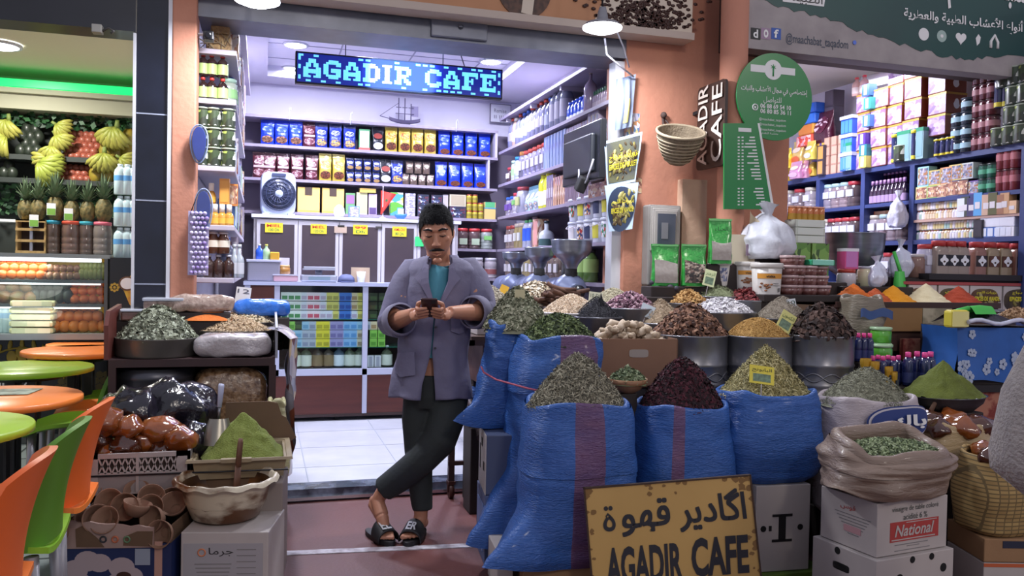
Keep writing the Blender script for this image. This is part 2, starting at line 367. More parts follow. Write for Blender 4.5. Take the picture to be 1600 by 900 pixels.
def led_sign():
    y=6.0;p0=at(461,132,Y=y);p1=at(785,153,Y=y);z0=(p0.z+p1.z)/2;w=p1.x-p0.x;h=.222
    t=thing('led_sign','blue lit dot display with big pale letters hung from the cafe ceiling','sign',(p0.x,y,z0))
    obj('case',MB().box(0,0,0,w,.06,h),mat('sign_case','0b0d18',.4),t,bevel=.004)
    obj('panel',MB().box(.012,-.003,.012,w-.012,0,h-.012),mat('sign_blue','1a2670',.4,emis=('1a2fb0',.55)),t)
    B={'A':'0011100,0011100,0110110,0110110,1100011,1111111,1111111,1100011,1110111','G':'0011110,0111111,1100011,1100000,1101111,1101111,1100011,0111111,0011110',
    'D':'1111100,1111110,0110011,0110011,0110011,0110011,0110011,1111110,1111100','I':'1111,0110,0110,0110,0110,0110,0110,0110,1111','R':'1111110,1111111,0110011,0110011,0111110,0111100,0110110,1110111,1110011',
    'C':'0011110,0111111,1100011,1100000,1100000,1100000,1100011,0111111,0011110','F':'1111111,1111111,0110001,0110100,0111100,0110100,0110000,1111000,1111000','E':'1111111,1111111,0110001,0110100,0111100,0110100,0110001,1111111,1111111'}
    m=MB();m2=MB();cx=2;tot=0;cells=[]
    for ch in 'AGADIR CAFE':
        if ch==' ':cx+=5;continue
        rows=B[ch].split(',')
        for r,row in enumerate(rows):
            for c,v in enumerate(row):
                if v=='1':cells.append((cx+c,10-r))
        cx+=len(rows[0])+1
    for k in range(0,cx,3):
        if random.random()<.45:cells+=[(k,12),(k+1,12)]
        if random.random()<.35:cells+=[(k,0),(k+1,0)]
    for k in(1,2,6,7,10,11):cells+=[(0,k),(cx,k)]
    sx=(w-.04)/(cx+1);sz=(h-.034)/13
    for c,r in cells:
        x=.02+c*sx;z=.017+r*sz
        mm=m2 if 28<c<38 else m  # middle dots go whiter and brighter: a glare put into their colour
        for dy in(0,1):mm.box(x,-.006,z+dy*sz*.5+sz*.05,x+sz*0+sx*.94,-.003,z+dy*sz*.5+sz*.44)
    obj('lit_dots',m,mat('led_cyan','8fe8ff',.5,emis=('74dcf6',1.15)),t)
    obj('lit_dots',m2,mat('led_glare','ffffff',.5,emis=('e6fbff',2.6)),t)
    for fx,dx in((.23,0),(.70,0),(.81,-.12)):
        obj('chain',MB().tube([(w*fx,.03,h),(w*fx+dx,.03,3.2-z0)],.004,5),mat('chain_grey','555a6a',.5,.5),t)
    light('led_sign_glow','AREA',(w/2,-.05,h/2),9,(.25,.45,1),.5,rot=(PI/2,0,0),parent=t)
led_sign()
# ------------------------------------------------------------------ signs, posters and wall things at the front
INK=mat('black_ink','1c1a1c',.5);WINK=mat('white_ink','e4e4e4',.5);GINK=mat('green_board','0f7f3c',.35,coat=.2)
class Plane:
    """flat upright board facing the street: pixel to board coordinates"""
    def __init__(s,Y,px,py):s.Y=Y;s.o=at(px,py,Y=Y)
    def q(s,px,py):p=at(px,py,Y=s.Y)-s.o;return(p.x,p.z)
    def poly(s,pts):return[s.q(*p)for p in pts]
    def text(s,t,parent,x0,y0,x1,y1,m,**k):
        a=s.q(x0,y1);b=s.q(x1,y0);return letters(parent,t,(a[0],0,a[1]),(1,0,0),(0,0,1),b[0]-a[0],b[1]-s.q(x1,y1)[1],m,**k)
def shop_banner():
    P=Plane(4.62,1156,74);t=thing('shop_banner','dark green and torn grey herb shop banner with white Arabic lettering','banner',P.o)
    x1=at(1640,100,Y=4.62).x-P.o.x;zt=.85
    obj('board',MB().box(-.01,.004,-.0,x1,.12,zt),mat('banner_edge','8a8588',.6),t)
    obj('torn_paper',MB().prism([(0,0),(x1,0),(x1,zt),(.0,zt)],0,.004),mat('torn_grey','a79f9f',.6,noise=(5,'8e8688',.2)),t)
    top=[(1170,-10),(1190,0),(1240,18),(1290,28),(1330,45),(1380,62),(1430,76),(1480,90),(1520,93),(1560,88),(1640,92)]
    pts=[]
    for(xa,ya),(xb,yb)in zip(top,top[1:]):
        for k in range(6):f=k/6;pts.append((xa+(xb-xa)*f,ya+(yb-ya)*f+random.uniform(-4,3)))
    q=P.poly(pts);obj('green_field',MB().prism(q+[(x1,q[-1][1]),(x1,zt),(.05,zt)],.004,.007),mat('banner_green','0c4a44',.45,noise=(1.5,'0f3a3a',.3),coat=.2),t)
    P.text('جميع أنواع الأعشاب الطبية والعطرية',t,1410,10,1632,34,WINK,depth=.011,ar=True,bold=.02)
    P.text('معشبة التقدم',t,1478,-60,1636,14,WINK,depth=.011,ar=True,bold=.03)
    o=obj('white_plate',MB().prism(P.poly([(1217,-30),(1222,3),(1286,11),(1292,-26)]),.006,.009),WINK,t)
    P.text('الطبيعة',t,1228,-14,1284,4,INK,depth=.011,ar=True)
    P.text('@maachabat_taqadom',t,1227,52,1325,70,mat('slate_ink','3c4456',.5),depth=.006,bold=.01)
    for x,c,g in((1180,'14141a','d'),(1196,'9a7f9a','o'),(1212,'2d55a8','f')):
        b=P.q(x,53);obj('icon',MB().box(b[0]-.035,-.006,b[1]-.035,b[0]+.035,-.003,b[1]+.035),mat('icon_'+c,c,.5),t)
        letters(t,g,(b[0]-.018,0,b[1]-.026),(1,0,0),(0,0,1),.034,.052,WINK,depth=.008,bold=.03)
    b=P.q(1334,67);obj('tick_mark',MB().lathe([(.014,0),(.014,.004)],10,M=Matrix.Translation((b[0],-.006,b[1]))@Matrix.Rotation(PI/2,4,'X')),mat('tick_blue','5a78d8',.5),t)
    def disc(px,py,r,seg=20):b=P.q(px,py);return[(b[0]+r*math.cos(2*PI*i/seg),b[1]+r*math.sin(2*PI*i/seg))for i in range(seg)]
    def blob(nm,polys):
        m=MB()
        for k,(pl,d)in enumerate(polys):m.prism(pl,.007,.009+.001*k)
        obj(nm,m,WINK,t)
    blob('face_icon',[(disc(1442,54,.042),0)])
    m=MB().prism(disc(1470,57,.04),.007,.009);ob=obj('ring_icon',m,mat('soft_white_ink','9fb6b0',.5),t)
    obj('ring_core',MB().prism(disc(1470,57,.012),.009,.011),WINK,ob)
    b=P.q(1500,60);hp=[(b[0]+.045*(16*math.sin(a)**3)/16,b[1]+.045*(13*math.cos(a)-5*math.cos(2*a)-2*math.cos(3*a)-math.cos(4*a))/16)for a in[2*PI*i/28 for i in range(28)]]
    blob('heart_icon',[(hp[::-1],0)])
    b=P.q(1527,63);blob('leaf_icon',[([(b[0]-.01,b[1]-.04),(b[0]+.012,b[1]-.02),(b[0]+.02,b[1]+.02),(b[0],b[1]+.04),(b[0]-.022,b[1]+.01)],0)])
    b=P.q(1552,66);m=MB().tube([(b[0]-.03,-.008,b[1]-.045),(b[0]-.03,-.008,b[1]),(b[0],-.008,b[1]+.045),(b[0]+.03,-.008,b[1]),(b[0]+.03,-.008,b[1]-.045)],.011,6);obj('arch_icon',m,WINK,t)
shop_banner()
def round_sign():
    P=Plane(4.56,1209,152);t=thing('round_sign','round green sign with white Arabic writing and phone numbers hung on the pier','sign',P.o)
    r=abs(P.q(1267,152)[0])*1.0;obj('disc',MB().lathe([(r,0),(r,.012)],48,M=Matrix.Rotation(PI/2,4,'X'),sm=True),GINK,t)
    k=dict(depth=.014)
    c=P.q(1206,110);obj('badge',MB().prism([(c[0]+.062*math.cos(a*PI/12),c[1]+.062*math.sin(a*PI/12))for a in range(24)],.012,.015).box(c[0]-.16,-.0135,c[1]-.022,c[0]+.16,-.012,c[1]+.022),WINK,t)
    obj('palm_mark',MB().tube([(c[0],-.016,c[1]-.04),(c[0],-.016,c[1]+.02)],.005,5).prism([(c[0]+.022*math.cos(a*PI/6)*(1 if a%2 else .3),c[1]+.018+.018*math.sin(a*PI/6)*(1 if a%2 else .3))for a in range(12)],.015,.018),GINK,t)
    P.text('إختصاصي في مجال الأعشاب والنبات',t,1156,131,1260,145,WINK,ar=True,bold=.015,**k)
    P.text('للتواصل',t,1191,151,1219,162,WINK,ar=True,**k)
    P.text('06 88 69 54 10',t,1186,162,1234,169,WINK,bold=.02,**k);P.text('06 80 85 36 11',t,1186,170,1234,177,WINK,bold=.02,**k)
    b=P.q(1178,168);m=MB().tube([(b[0]+.018*math.cos(a*PI/8),-.014,b[1]+.018*math.sin(a*PI/8))for a in range(17)],.004,5,cap=False).cbox((b[0],-.014,b[1]),(.014,.002,.014));obj('phone_mark',m,WINK,t)
    for y in(184,192,200):P.text('@maachabat_taqadom',t,1184,y,1226,y+5,WINK,**k)
    P.text('معشبة التقدم',t,1188,206,1214,211,WINK,ar=True,**k)
round_sign()
def price_board():
    P=Plane(4.52,1148,327);t=thing('price_board','narrow-topped green price board with white lines of writing beside the round pillar','sign',P.o)
    q=P.poly([(1130,327),(1207,327),(1184,193),(1130,193)]);obj('board',MB().prism(q,0,.012),GINK,t)
    obj('pale_edge',MB().prism(P.poly([(1204,327),(1208,327),(1185,193),(1182,193)]),-.003,.0135),WINK,t)
    obj('title_plate',MB().prism(P.poly([(1152,200),(1172,201),(1172,207),(1152,206)]),.012,.014),WINK,t)
    m=MB();k=0
    for y in range(214,322,5):
        xr=1178+(y-193)*.16;xl=xr-random.uniform(10,24)
        if 283<y<290:continue
        m.prism(P.poly([(xl,y+2),(xr-4,y+2),(xr-4,y),(xl,y)]),.012,.0135)
        for xx in(1151,1157):m.prism(P.poly([(xx,y+2),(xx+3,y+2),(xx+3,y),(xx,y)]),.012,.0135)
    obj('list_lines',m,WINK,t)
price_board()
def flag_sign():
    x=2.725;a=at(1086,262,X=x);b=at(1127,280,X=x);w=.34;z0=at(1086,268,X=x).z;zt=at(1086,142,X=x).z;h=zt-z0
    t=thing('hanging_sign','dark upright shop sign with white sideways lettering, standing out from the pier','sign',(x,4.9,z0))
    r=.03;pts=[]
    for cx,cz,a0 in((-r,r,-90),(-r,h-r,0),(-w+r,h-r,90),(-w+r,r,180)):
        pts+=[(cx+r*math.cos(math.radians(a0+k*22.5)),cz+r*math.sin(math.radians(a0+k*22.5)))for k in range(5)]
    obj('board',MB().prism(pts,-.01,.01,(0,0,0),(0,1,0),(0,0,1)),mat('sign_umber','33241f',.5,noise=(6,'3f2d27')),t)
    k=dict(depth=.012,bold=.01)
    wl=mat('white_paint_letter','d8cfc6',.6)
    letters(t,'AGADIR',(-.01,-.20+.05,.02),(0,0,1),(0,1,0),h*.96,.12,wl,**k)
    letters(t,'CAFE',(-.01,-.325,.03),(0,0,1),(0,1,0),h*.9,.125,wl,**k)
    obj('bracket',MB().box(-.006,-.03,h*.3,.006,.07,h*.34).box(-.006,-.03,h*.7,.006,.07,h*.74),DARK,t)
flag_sign()
PGLUE=mat('poster_paper','b9cfe8',.5)
def poster(P,quad,nm,label,field,lines,round_=False):
    t=thing('poster',label,'poster',P.o,group='spice posters hung at the shop edge')
    q=P.poly(quad);m=MB();O=[Vector((x,0,z))for x,z in q]
    def fn(u,v):p=(O[0]*(1-u)+O[1]*u)*(1-v)+(O[3]*(1-u)+O[2]*u)*v;return p+Vector((0,.012*math.sin(u*PI*1.3)+.004*math.sin(v*7),0))
    obj('sheet',MB().grid(fn,10,10).grid(lambda u,v:fn(1-u,v)+Vector((0,.0025,0)),10,10),PGLUE,t)
    f2=lambda u,v:fn(.05+.9*u,.06+.88*v)+Vector((0,-.002,0))
    def disc(u,v):
        a=2*PI*u;r=.49*v;return fn(.5+r*.98*math.cos(a),.46+r*math.sin(a))+Vector((0,-.003,0))
    if round_:obj('picture',MB().grid(disc,28,3,wrap=True),field,t)
    else:obj('picture',MB().grid(f2,8,8),field,t)
    m=MB()
    for k in range(80):
        u,v=random.gauss(.5,.2),random.gauss(.45,.2)
        if not(.12<u<.88 and .1<v<.85):continue
        c=fn(u,v);m.ball(c+Vector((0,-.004,0)),random.uniform(.012,.024),6,mi=random.randrange(3),sc=(.6,.15,1.2),M=Matrix.Rotation(random.uniform(-.8,.8),3,'Y'))
    obj('printed_spices',m,[mat('print_cream','b8ad70',.6),mat('print_brown','5c4a30',.6),mat('print_straw','8f8648',.6)],t)
    ye=mat('yellow_ink','e6da2c',.5)
    for text,u0,v0,u1,v1,ar in lines:
        a=fn(u0,v0);b=fn(u1,v0);c=fn(u0,v1);letters(t,text,a+Vector((0,-.012,0)),b-a,Vector((0,0,1)),(b-a).length,(c-a).length,ye,depth=.004,ar=ar,bold=.006)
P=Plane(4.93,970,290)
poster(P,[(949,292),(992,284),(1003,206),(944,221)],'p','yellow lettered poster for chicken spices, upper of the two by the pier',mat('print_olive','6a6a48',.6,noise=(7,'3b4052',.2)),[('بزورات الدجاج',.08,.5,.95,.68,True),('EPICES DE POULET',.08,.34,.95,.46,False)])
P=Plane(4.92,970,360)
poster(P,[(952,362),(987,358),(997,285),(945,290)],'p','yellow lettered poster with round dish of meat spices, lower of the two by the pier',mat('print_navy','22304a',.6,noise=(8,'31405c')),[('بزورات اللحم',.14,.54,.9,.68,True),('EPICES DE VIANDE',.12,.38,.92,.49,False)],True)
t=thing('wrapped_bag','pale plastic wrapped bag hung above the spice posters','bag',at(977,205,Y=4.93))
P=Plane(4.93,977,205);q=[Vector((x,0,z))for x,z in P.poly([(961,204),(986,198),(993,116),(963,124)])]
def fn(u,v):
    p=(q[0]*(1-u)+q[1]*u)*(1-v)+(q[3]*(1-u)+q[2]*u)*v;return p+Vector((0,-.03*math.sin(PI*u)*math.sin(PI*v)+.006*math.sin(u*17),0))
obj('film',MB().grid(fn,14,10).grid(lambda u,v:(q[0]*u+q[1]*(1-u))*(1-v)+(q[3]*u+q[2]*(1-u))*v+Vector((0,.004,0)),4,4),mat('milky_film','76829e',.35,coat=.2,noise=(9,'8a96b0')),t)
obj('yellow_print',MB().grid(lambda u,v:fn(.45+.3*u,.1+.45*v)+Vector((0,-.003,0)),6,5),mat('film_yellow','d8d27a',.4),t)
obj('hook',MB().tube([(0,0,.28),(.0,.0,.33),(.01,.05,.35)],.004,5),DARK,t)
o=tag(obj('loose_cable',MB().tube([at(945,60,Y=4.7),at(948,85,Y=4.75),at(965,100,Y=4.8),at(990,120,Y=4.9)],.006,6).tube([at(965,52,Y=4.7),at(975,75,Y=4.75),at(983,105,Y=4.9)],.005,6),mat('cable_white','b4b4c0',.5)),'pale loose cable running from the hanging lamp to the pier','cable')
# basket on the pier
def wall_basket():
    p=at(1057,255,Y=4.80);t=thing('wicker_basket','pale straw basket hanging open on the pink pier','basket',p)
    prof=[(.055,0),(.085,.03),(.118,.09),(.142,.165),(.15,.205)]
    st=mat('straw','8f806a',.8,noise=(22,'6c5e4c',.2),bump=(90,.5))
    T=Matrix.Rotation(math.radians(26),4,'X')@Matrix.Rotation(math.radians(-6),4,'Y')
    m=MB().lathe(prof,30,M=T,caps=False).lathe([(r-.008,z+.003)for r,z in prof][::-1],30,M=T,caps=False).lathe([(0,.003),(.052,.004)],30,M=T,caps=False)
    obj('body',m,st,t)
    m=MB()
    for k in range(7):
        f=.12+.8*k/7;r=np.interp(f*.205,[z for _,z in prof],[r for r,_ in prof])
        m.tube([T@Vector(((r+.002)*math.cos(a*PI/15),(r+.002)*math.sin(a*PI/15),f*.205))for a in range(31)],.0045,5,cap=False)
    obj('coils',m,mat('straw_light','9a8b74',.8),t)
    obj('rim',MB().tube([T@Vector((.15*math.cos(a*PI/15),.15*math.sin(a*PI/15),.205))for a in range(31)],.010,6,cap=False),mat('straw_light'),t)
    obj('strap',MB().tube([T@Vector((-.02,.15,.2)),(-.02,.155,.26),(-.025,.16,.33)],.008,6).tube([T@Vector((.07,.14,.2)),(.03,.155,.26),(-.02,.16,.32)],.007,6).ball((-.022,.15,.33),.022,8),mat('strap_brown','4a3a36',.8),t)
wall_basket()
def meter_box():
    p=at(1038,447,Y=4.86);t=thing('meter_box','grey electricity meter box with dark window on the pink pier','meter box',(p.x,4.97,p.z))
    w=.115;h=at(1038,320,Y=4.86).z-p.z;g=mat('meter_grey','8e8a86',.6,noise=(5,'7b7672'))
    obj('case',MB().box(-w,-.1,0,w,0,h),g,t,bevel=.012)
    m=MB()
    for i,k in enumerate((.0,.012,.024)):m.box(-w+.01+k,-.106-.004*i,h*.43+k,w-.01-k,-.1,h-.012-k)
    obj('door',m,mat('meter_light','a7a29d',.5),t,bevel=.004)
    o=obj('window',MB().box(-w+.055,-.121,h*.5,w-.05,-.112,h*.89),mat('meter_glass','4a4f5c',.15,coat=.5),t)
    obj('dial',MB().box(-.035,-.1225,h*.58,.012,-.121,h*.78),mat('meter_dial','77787e',.5),o)
meter_box()
o=thing('security_camera','small black camera on the left pier beside the top bottles','camera',at(318,60,Y=5.0))
obj('body',MB().cbox((.03,-.05,0),(.055,.07,.05)).tube([(.03,-.085,0),(.03,-.1,-.004)],.018,12),mat('camera_black','15161d',.3),o,bevel=.006)
obj('bracket',MB().tube([(-.06,.02,.03),(-.02,0,.02),(.02,-.02,.02)],.008,6),WHITEP,o)
o=thing('padlock_latch','small steel latch on the dark beam of the juice shop','latch',at(160,46,Y=4.86))
obj('body',MB().box(-.05,-.02,-.022,0,.04,.022),mat('latch_steel','9c9a94',.4,.4),o,bevel=.004);obj('hook',MB().tube([(0,0,-.01),(.03,0,.012),(.055,.0,-.005),(.04,0,-.018)],.007,6),mat('latch_dark','4a4848',.4,.5),o)
# ------------------------------------------------------------------ packs, jars and bottles (front faces -Y)
def rrect(w,d,k=.3,n=24):
    out=[]
    for i in range(n):
        a=2*PI*i/n;c,s_=math.cos(a),math.sin(a)
        out.append((w/2*math.copysign(abs(c)**k,c),d/2*math.copysign(abs(s_)**k,s_)))
    return out
def pouch(nm,cat,w,h,d,base,label=None,pic=None,top=None,lab2=None,seed=0,foil=True,lab_z=(.5,.74),pic_z=(.08,.36)):
    def make():
        t=thing(nm,nm,cat)
        m=MB();n=24
        def ring(v):
            wd=w*(1-.05*math.sin(PI*v));dd=d*(1 if v<.1 else max(.06,1-max(0,v-.45)/.5))*(.9+.25*math.sin(PI*min(1,v*1.3)))
            return rrect(wd,dd,.55,n)
        def fn(u,v):
            q=ring(v)[int(round(u*n))%n];p=Vector((q[0],q[1],v*h));return p+mnoise.noise_vector(p*38+Vector((seed,0,0)))*.004*(1 if .05<v<.95 else 0)
        m.grid(fn,n,14,wrap=True,mfn=lambda u,v:1 if v>.84 else 0);m.add([fn(i/n,0)for i in range(n)],[tuple(range(n))[::-1]])
        mk=lambda c:mat('foil_'+c,c,.22 if foil else .5,.25 if foil else 0,coat=.5 if foil else 0,bump=(45,.25))
        obj('pouch',m,[mk(base),mk(top or base)],t)
        def patch(name,z0,z1,f,col,shape='e',off=.004):
            y=lambda x,z:-(d/2*(1 if z<.1*h else max(.06,1-max(0,z/h-.45)/.5))*(.9+.25*math.sin(PI*min(1,z/h*1.3))))-off
            if shape=='e':g=MB().grid(lambda u,v:(lambda x,z:(x,y(x,z),z))(w*f/2*v*math.cos(2*PI*u),(z0+z1)/2*h+(z1-z0)/2*h*v*math.sin(2*PI*u)),16,2,wrap=True)
            else:g=MB().grid(lambda u,v:(lambda x,z:(x,y(x,z),z))(w*f*(u-.5),z0*h+(z1-z0)*h*v),4,4)
            obj(name,g,mat('ink_'+col,col,.35)if not col.startswith('#')else MATS[col[1:]],t)
        if label:patch('label',lab_z[0],lab_z[1],.72,label)
        if lab2:patch('band',lab_z[0]-.1,lab_z[0]-.02,.8,lab2,'r',.003)
        if pic:patch('picture',pic_z[0],pic_z[1],.8,pic,'e')
        return t
    return Kind(make)
printed('beans_print',['5a3426','8a5a3c','3a2018','b08a68'],(7,7,9));printed('wheat_print',['c79a3c','e0c070','6a4a2a','24408c'],(8,8,12))
printed('blue_label',['2448d8','3c68e4','1c3cc0','b8c8f4','2c54dc'],(8,8,8));printed('brown_label',['5c2c1c','8a4a30','3a1c14','70402a'],(8,8,8));printed('maroon_label',['6c2c3c','d8c0c4','54202c','8c5460','b08890'],(7,7,10));printed('navy_label',['2c409c','e0e4f0','182050','a8b4dc'],(6,6,9));printed('gold_label',['d8a848','c0602c','e4d490','b85030','d8c060'],(7,7,7))
KB=pouch('coffee_pouch','coffee pouch',.125,.235,.075,'1f3fd0','#blue_label','#beans_print','1a34b0')
KB2=pouch('coffee_pouch','coffee pouch',.118,.245,.075,'1a3ed8','#blue_label','#brown_label','1630b8',lab_z=(.52,.72),pic_z=(.04,.26))
KM=pouch('coffee_pouch','coffee pouch',.12,.24,.075,'54202c','#maroon_label','#maroon_label','401620',lab2='b89aa0')
KN=pouch('coffee_pouch','coffee pouch',.118,.235,.075,'2338a0','#navy_label','#wheat_print','18204c')
KY=pouch('coffee_pouch','coffee pouch',.118,.26,.075,'c9b04a','#gold_label','#brown_label','d2bc58')
KK=pouch('coffee_pouch','coffee pouch',.115,.235,.07,'181a24','8c3c34','c4c4cc','10121a')
KS=pouch('coffee_pouch','coffee pouch',.072,.115,.05,'1d2a6c','c8d0e8','a08050','14193c')
KBR=pouch('coffee_pouch','coffee pouch',.072,.115,.05,'6a5a50','c8bcb0',None,'4a3c36')
def carton(nm,cat,w,h,d,base,front=None,stripe=None,stripe_z=(.7,.88),f=.86,fz=(.08,.92),bev=0):
    def make():
        t=thing(nm,nm,cat);mk=lambda c:MATS[c[1:]]if c.startswith('#')else mat('card_'+c,c,.4,coat=.25)
        obj('box',MB().box(-w/2,-d/2,0,w/2,d/2,h),mk(base),t,bevel=bev)
        if front:obj('front_print',MB().box(-w*f/2,-d/2-.002,h*fz[0],w*f/2,-d/2,h*fz[1]),mk(front),t)
        if stripe:obj('stripe',MB().box(-w/2-.001,-d/2-.003,h*stripe_z[0],w/2+.001,d/2+.001,h*stripe_z[1]),mk(stripe),t)
        return t
    return Kind(make)
def jar(nm,cat,r,h,body,lid,label=None,sq=1.0,neck=.86,lidh=.13,lab_z=(.3,.62),rough=.15,n=18,ribs=0,flat_label=False):
    def make():
        t=thing(nm,nm,cat);bh=h*(1-lidh)
        prof=[(r*.9,0),(r,h*.03)]
        for k in range(ribs):z=bh*(.12+.6*k/ribs);prof+=[(r,z),(r*.95,z+bh*.03),(r,z+bh*.06)]
        prof+=[(r,bh*.82),(r*.93,bh*.92),(r*neck,bh*.97),(r*neck,bh)]
        obj('body',MB().lathe(prof,n,sq=sq),MATS[body[1:]]if body.startswith('#')else mat('jar_'+body,body,rough,coat=.5,noise=(60,body,.1)),t)
        obj('lid',MB().lathe([(r*neck*1.06,bh*.97),(r*neck*1.08,h*.985),(r*neck*.98,h)],n,sq=sq),mat('lid_'+lid,lid,.35),t)
        if label:
            lm=MATS[label[1:]]if label.startswith('#')else mat('label_'+label,label,.5)
            if flat_label:obj('label',MB().box(-r*.62,-r*sq-.003,h*lab_z[0],r*.62,-r*sq+.01,h*lab_z[1]),lm,t)
            else:obj('label',MB().lathe([(r*1.012,h*lab_z[0]),(r*1.012,h*lab_z[1])],n,sq=sq,caps=False),lm,t)
        return t
    return Kind(make)
def bottle(nm,cat,r,h,body,cap,label=None,lab_z=(.12,.45),sh=.55,nk=.36,caph=.1,sq=1,n=16,lab2=None):
    def make():
        t=thing(nm,nm,cat)
        prof=[(r*.88,0),(r,h*.03),(r,h*sh),(r*.85,h*(sh+.1)),(r*nk,h*(sh+.22)),(r*nk,h*(1-caph))]
        obj('body',MB().lathe(prof,n,sq=sq),MATS[body[1:]]if body.startswith('#')else mat('jar_'+body,body,.12,coat=.6),t)
        obj('cap',MB().lathe([(r*nk*1.25,h*(1-caph)),(r*nk*1.25,h*.99),(r*nk,h)],n,sq=sq),mat('lid_'+cap,cap,.35),t)
        if label:obj('label',MB().lathe([(r*1.015,h*lab_z[0]),(r*1.015,h*lab_z[1])],n,sq=sq,caps=False),MATS[label[1:]]if label.startswith('#')else mat('label_'+label,label,.5),t)
        return t
    return Kind(make)
def rowpx(kinds,Y,z,pys,lab,grp,rot=0,start=1):
    """a row along X; kinds = [(Kind, [px...], phrase)]; labels count from the left end of the row"""
    for K,pxs,ph in kinds:
        for i,px in enumerate(pxs):
            p=at(px,pys,Y=Y)
            if len(pxs)==1:l=f'{ph} on {lab}'
            else:l=f'{nth(i+1)} {ph} from the left on {lab}'
            K.put((p.x,Y,z),rot+random.uniform(-.06,.06),l,grp)
SHELF=mat('shelf_board','9a90a4',.5,noise=(3,'8b8296',.2),stretch=(6,1,1));SHELF2=mat('shelf_side','b5aebd',.55)
# back shelving: five boards
t=thing('shelving_unit','grey wooden shelving across the cafe back wall behind the glass cabinet','shelves',(0,7.9,0))
BZ=(2.75,2.485,2.18,1.88)
for z in BZ:obj('shelf',MB().box(-.38,0,z-.025,2.2,.33,z),SHELF,t)
for z in(1.585,1.30):obj('shelf',MB().box(1.75,0,z-.025,2.2,.33,z),SHELF,t)
obj('upright',MB().box(2.17,.003,2.485,2.195,.33,2.75),SHELF2,t);obj('upright',MB().box(2.1,.003,2.18,2.12,.33,2.46),SHELF2,t)
obj('back_panel',MB().box(-.385,.32,.3,2.5,.335,2.75),mat('shelf_back','6c6475',.7),t)
G='coffee pouches on the back wall'
Y1=7.985;T='the top back shelf'
rowpx([(KB,(418,440,462),'bright blue coffee pouch with bean picture'),(KM,(483,),'maroon coffee pouch'),(KN,(502,524,546),'navy and white coffee pouch'),(KK,(590,),'black and red coffee pouch'),
(KY,(611,632,652,672),'golden yellow coffee pouch'),(KB2,(694,715,736,757),'royal blue coffee pouch')],Y1,BZ[1],210,T,G)
carton('tea_carton','carton',.1,.2,.07,'3f8a56','d8d0d0','d85a50',(.0,.14)).put((at(569,210,Y=Y1).x,Y1,BZ[1]),0,'green and red carton between navy and black pouches on the top back shelf')
T='the second back shelf'
rowpx([(KM,(405,421,442,464,487),'maroon coffee pouch'),(KY,(508,529),'shiny yellow coffee pouch'),(KK,(602,),'black coffee pouch'),(KN,(620,),'slim navy coffee pouch with white foot'),(KB2,(689,710,730,750),'royal blue coffee pouch')],Y1,BZ[2],260,T,G)
for j in(0,1):
    rowpx([(KS,(547,560,574,588),'small navy pouch of the '+('lower' if j==0 else 'upper')+' layer')],Y1,BZ[2]+j*.117,265-j*20,T,'small coffee pouches')
rowpx([(KBR,(633,646,659,672),'small brown pouch of the lower layer')],Y1,BZ[2],270,T,'small brown pouches')
rowpx([(KBR,(640,653,666),'small brown pouch of the upper layer')],Y1,BZ[2]+.117,250,T,'small brown pouches')
T='the third back shelf';Z3=BZ[3]
def one(K,px,py,Y,z,label,rot=0,grp=None,scale=None):p=at(px,py,Y=Y);return K.put((p.x,Y,z),rot,label,grp,scale)
KG=carton('gift_bag','gift bag',.2,.235,.09,'d9b45a','e0c072',None,f=.96)
def gift():
    r=KG.make();obj('window_print',MB().box(-.035,-.05,.16,.03,-.047,.235),mat('card_4a3a30','4a3a30',.4),r);return r
KG2=Kind(gift)
one(KG2,482,310,Y1,Z3,'left gold gift bag with dark window on the third back shelf');one(KG2,520,310,Y1,Z3,'right gold gift bag with dark window on the third back shelf')
one(carton('carton','carton',.085,.2,.06,'6aa06a','9a6a9c',None,fz=(.5,.9)),547,310,Y1,Z3,'green carton with purple label next to the gold gift bags')
one(carton('carton','carton',.1,.21,.06,'d8d4a8','c4c890'),565,310,Y1,Z3,'cream carton with green sprig next to the lilac box')
one(carton('carton','carton',.075,.2,.06,'c8b6d8','5c4a78',None,fz=(.04,.36)),582,310,Y1,Z3,'lilac box with dark foot beside the red flag')
one(carton('carton','carton',.15,.04,.1,'dcb85c'),574,288,Y1,Z3+.21,'flat gold box lying on the cream carton')
printed('tri_print',['e8dc4a','5fa83c','4a9cdc','e8e4e0'],(1,1,5));printed('silver_print',['b4b0c8','8a86a0','9a96b4','d0cce0'],(5,5,8));printed('dark_box_print',['22283c','3a4468','60283a','b8c0d8'],(5,4,6))
one(carton('carton','carton',.12,.225,.08,'#tri_print'),619,318,Y1,Z3,'yellow green and blue carton behind the red flag')
KSP=carton('carton','carton',.095,.11,.08,'#silver_print')
for j in(0,1):one(KSP,640,318,Y1,Z3+j*.111,('lower' if j==0 else 'upper')+' silver patterned box in the third shelf stack',0,'silver boxes')
KDB=carton('tea_box','box',.11,.108,.09,'24283c','#dark_box_print')
for i,px in enumerate((660,681)):
    for j in(0,1):one(KDB,px,318,Y1,Z3+j*.109,f'{("lower","upper")[j]} dark tea box in the {("left","right")[i]} stack above the man\'s head',0,'dark tea boxes')
one(carton('carton','carton',.05,.225,.06,'d0ccd4','b0a8a8'),695,318,Y1,Z3,'slim white box with round prints on the third back shelf')
one(carton('gift_box','box',.16,.115,.09,'3a3448','#dark_box_print'),714,330,Y1,Z3,'dark gift box with two pictures under the cream gift box')
one(carton('gift_box','box',.16,.115,.09,'c8c0a8','a89c84'),714,305,Y1,Z3+.116,'cream gift box with oval pictures, topmost of its pair')
KC=jar('tin','tin',.028,.078,'b8a838','b05038','8a7c2c',lidh=.12)
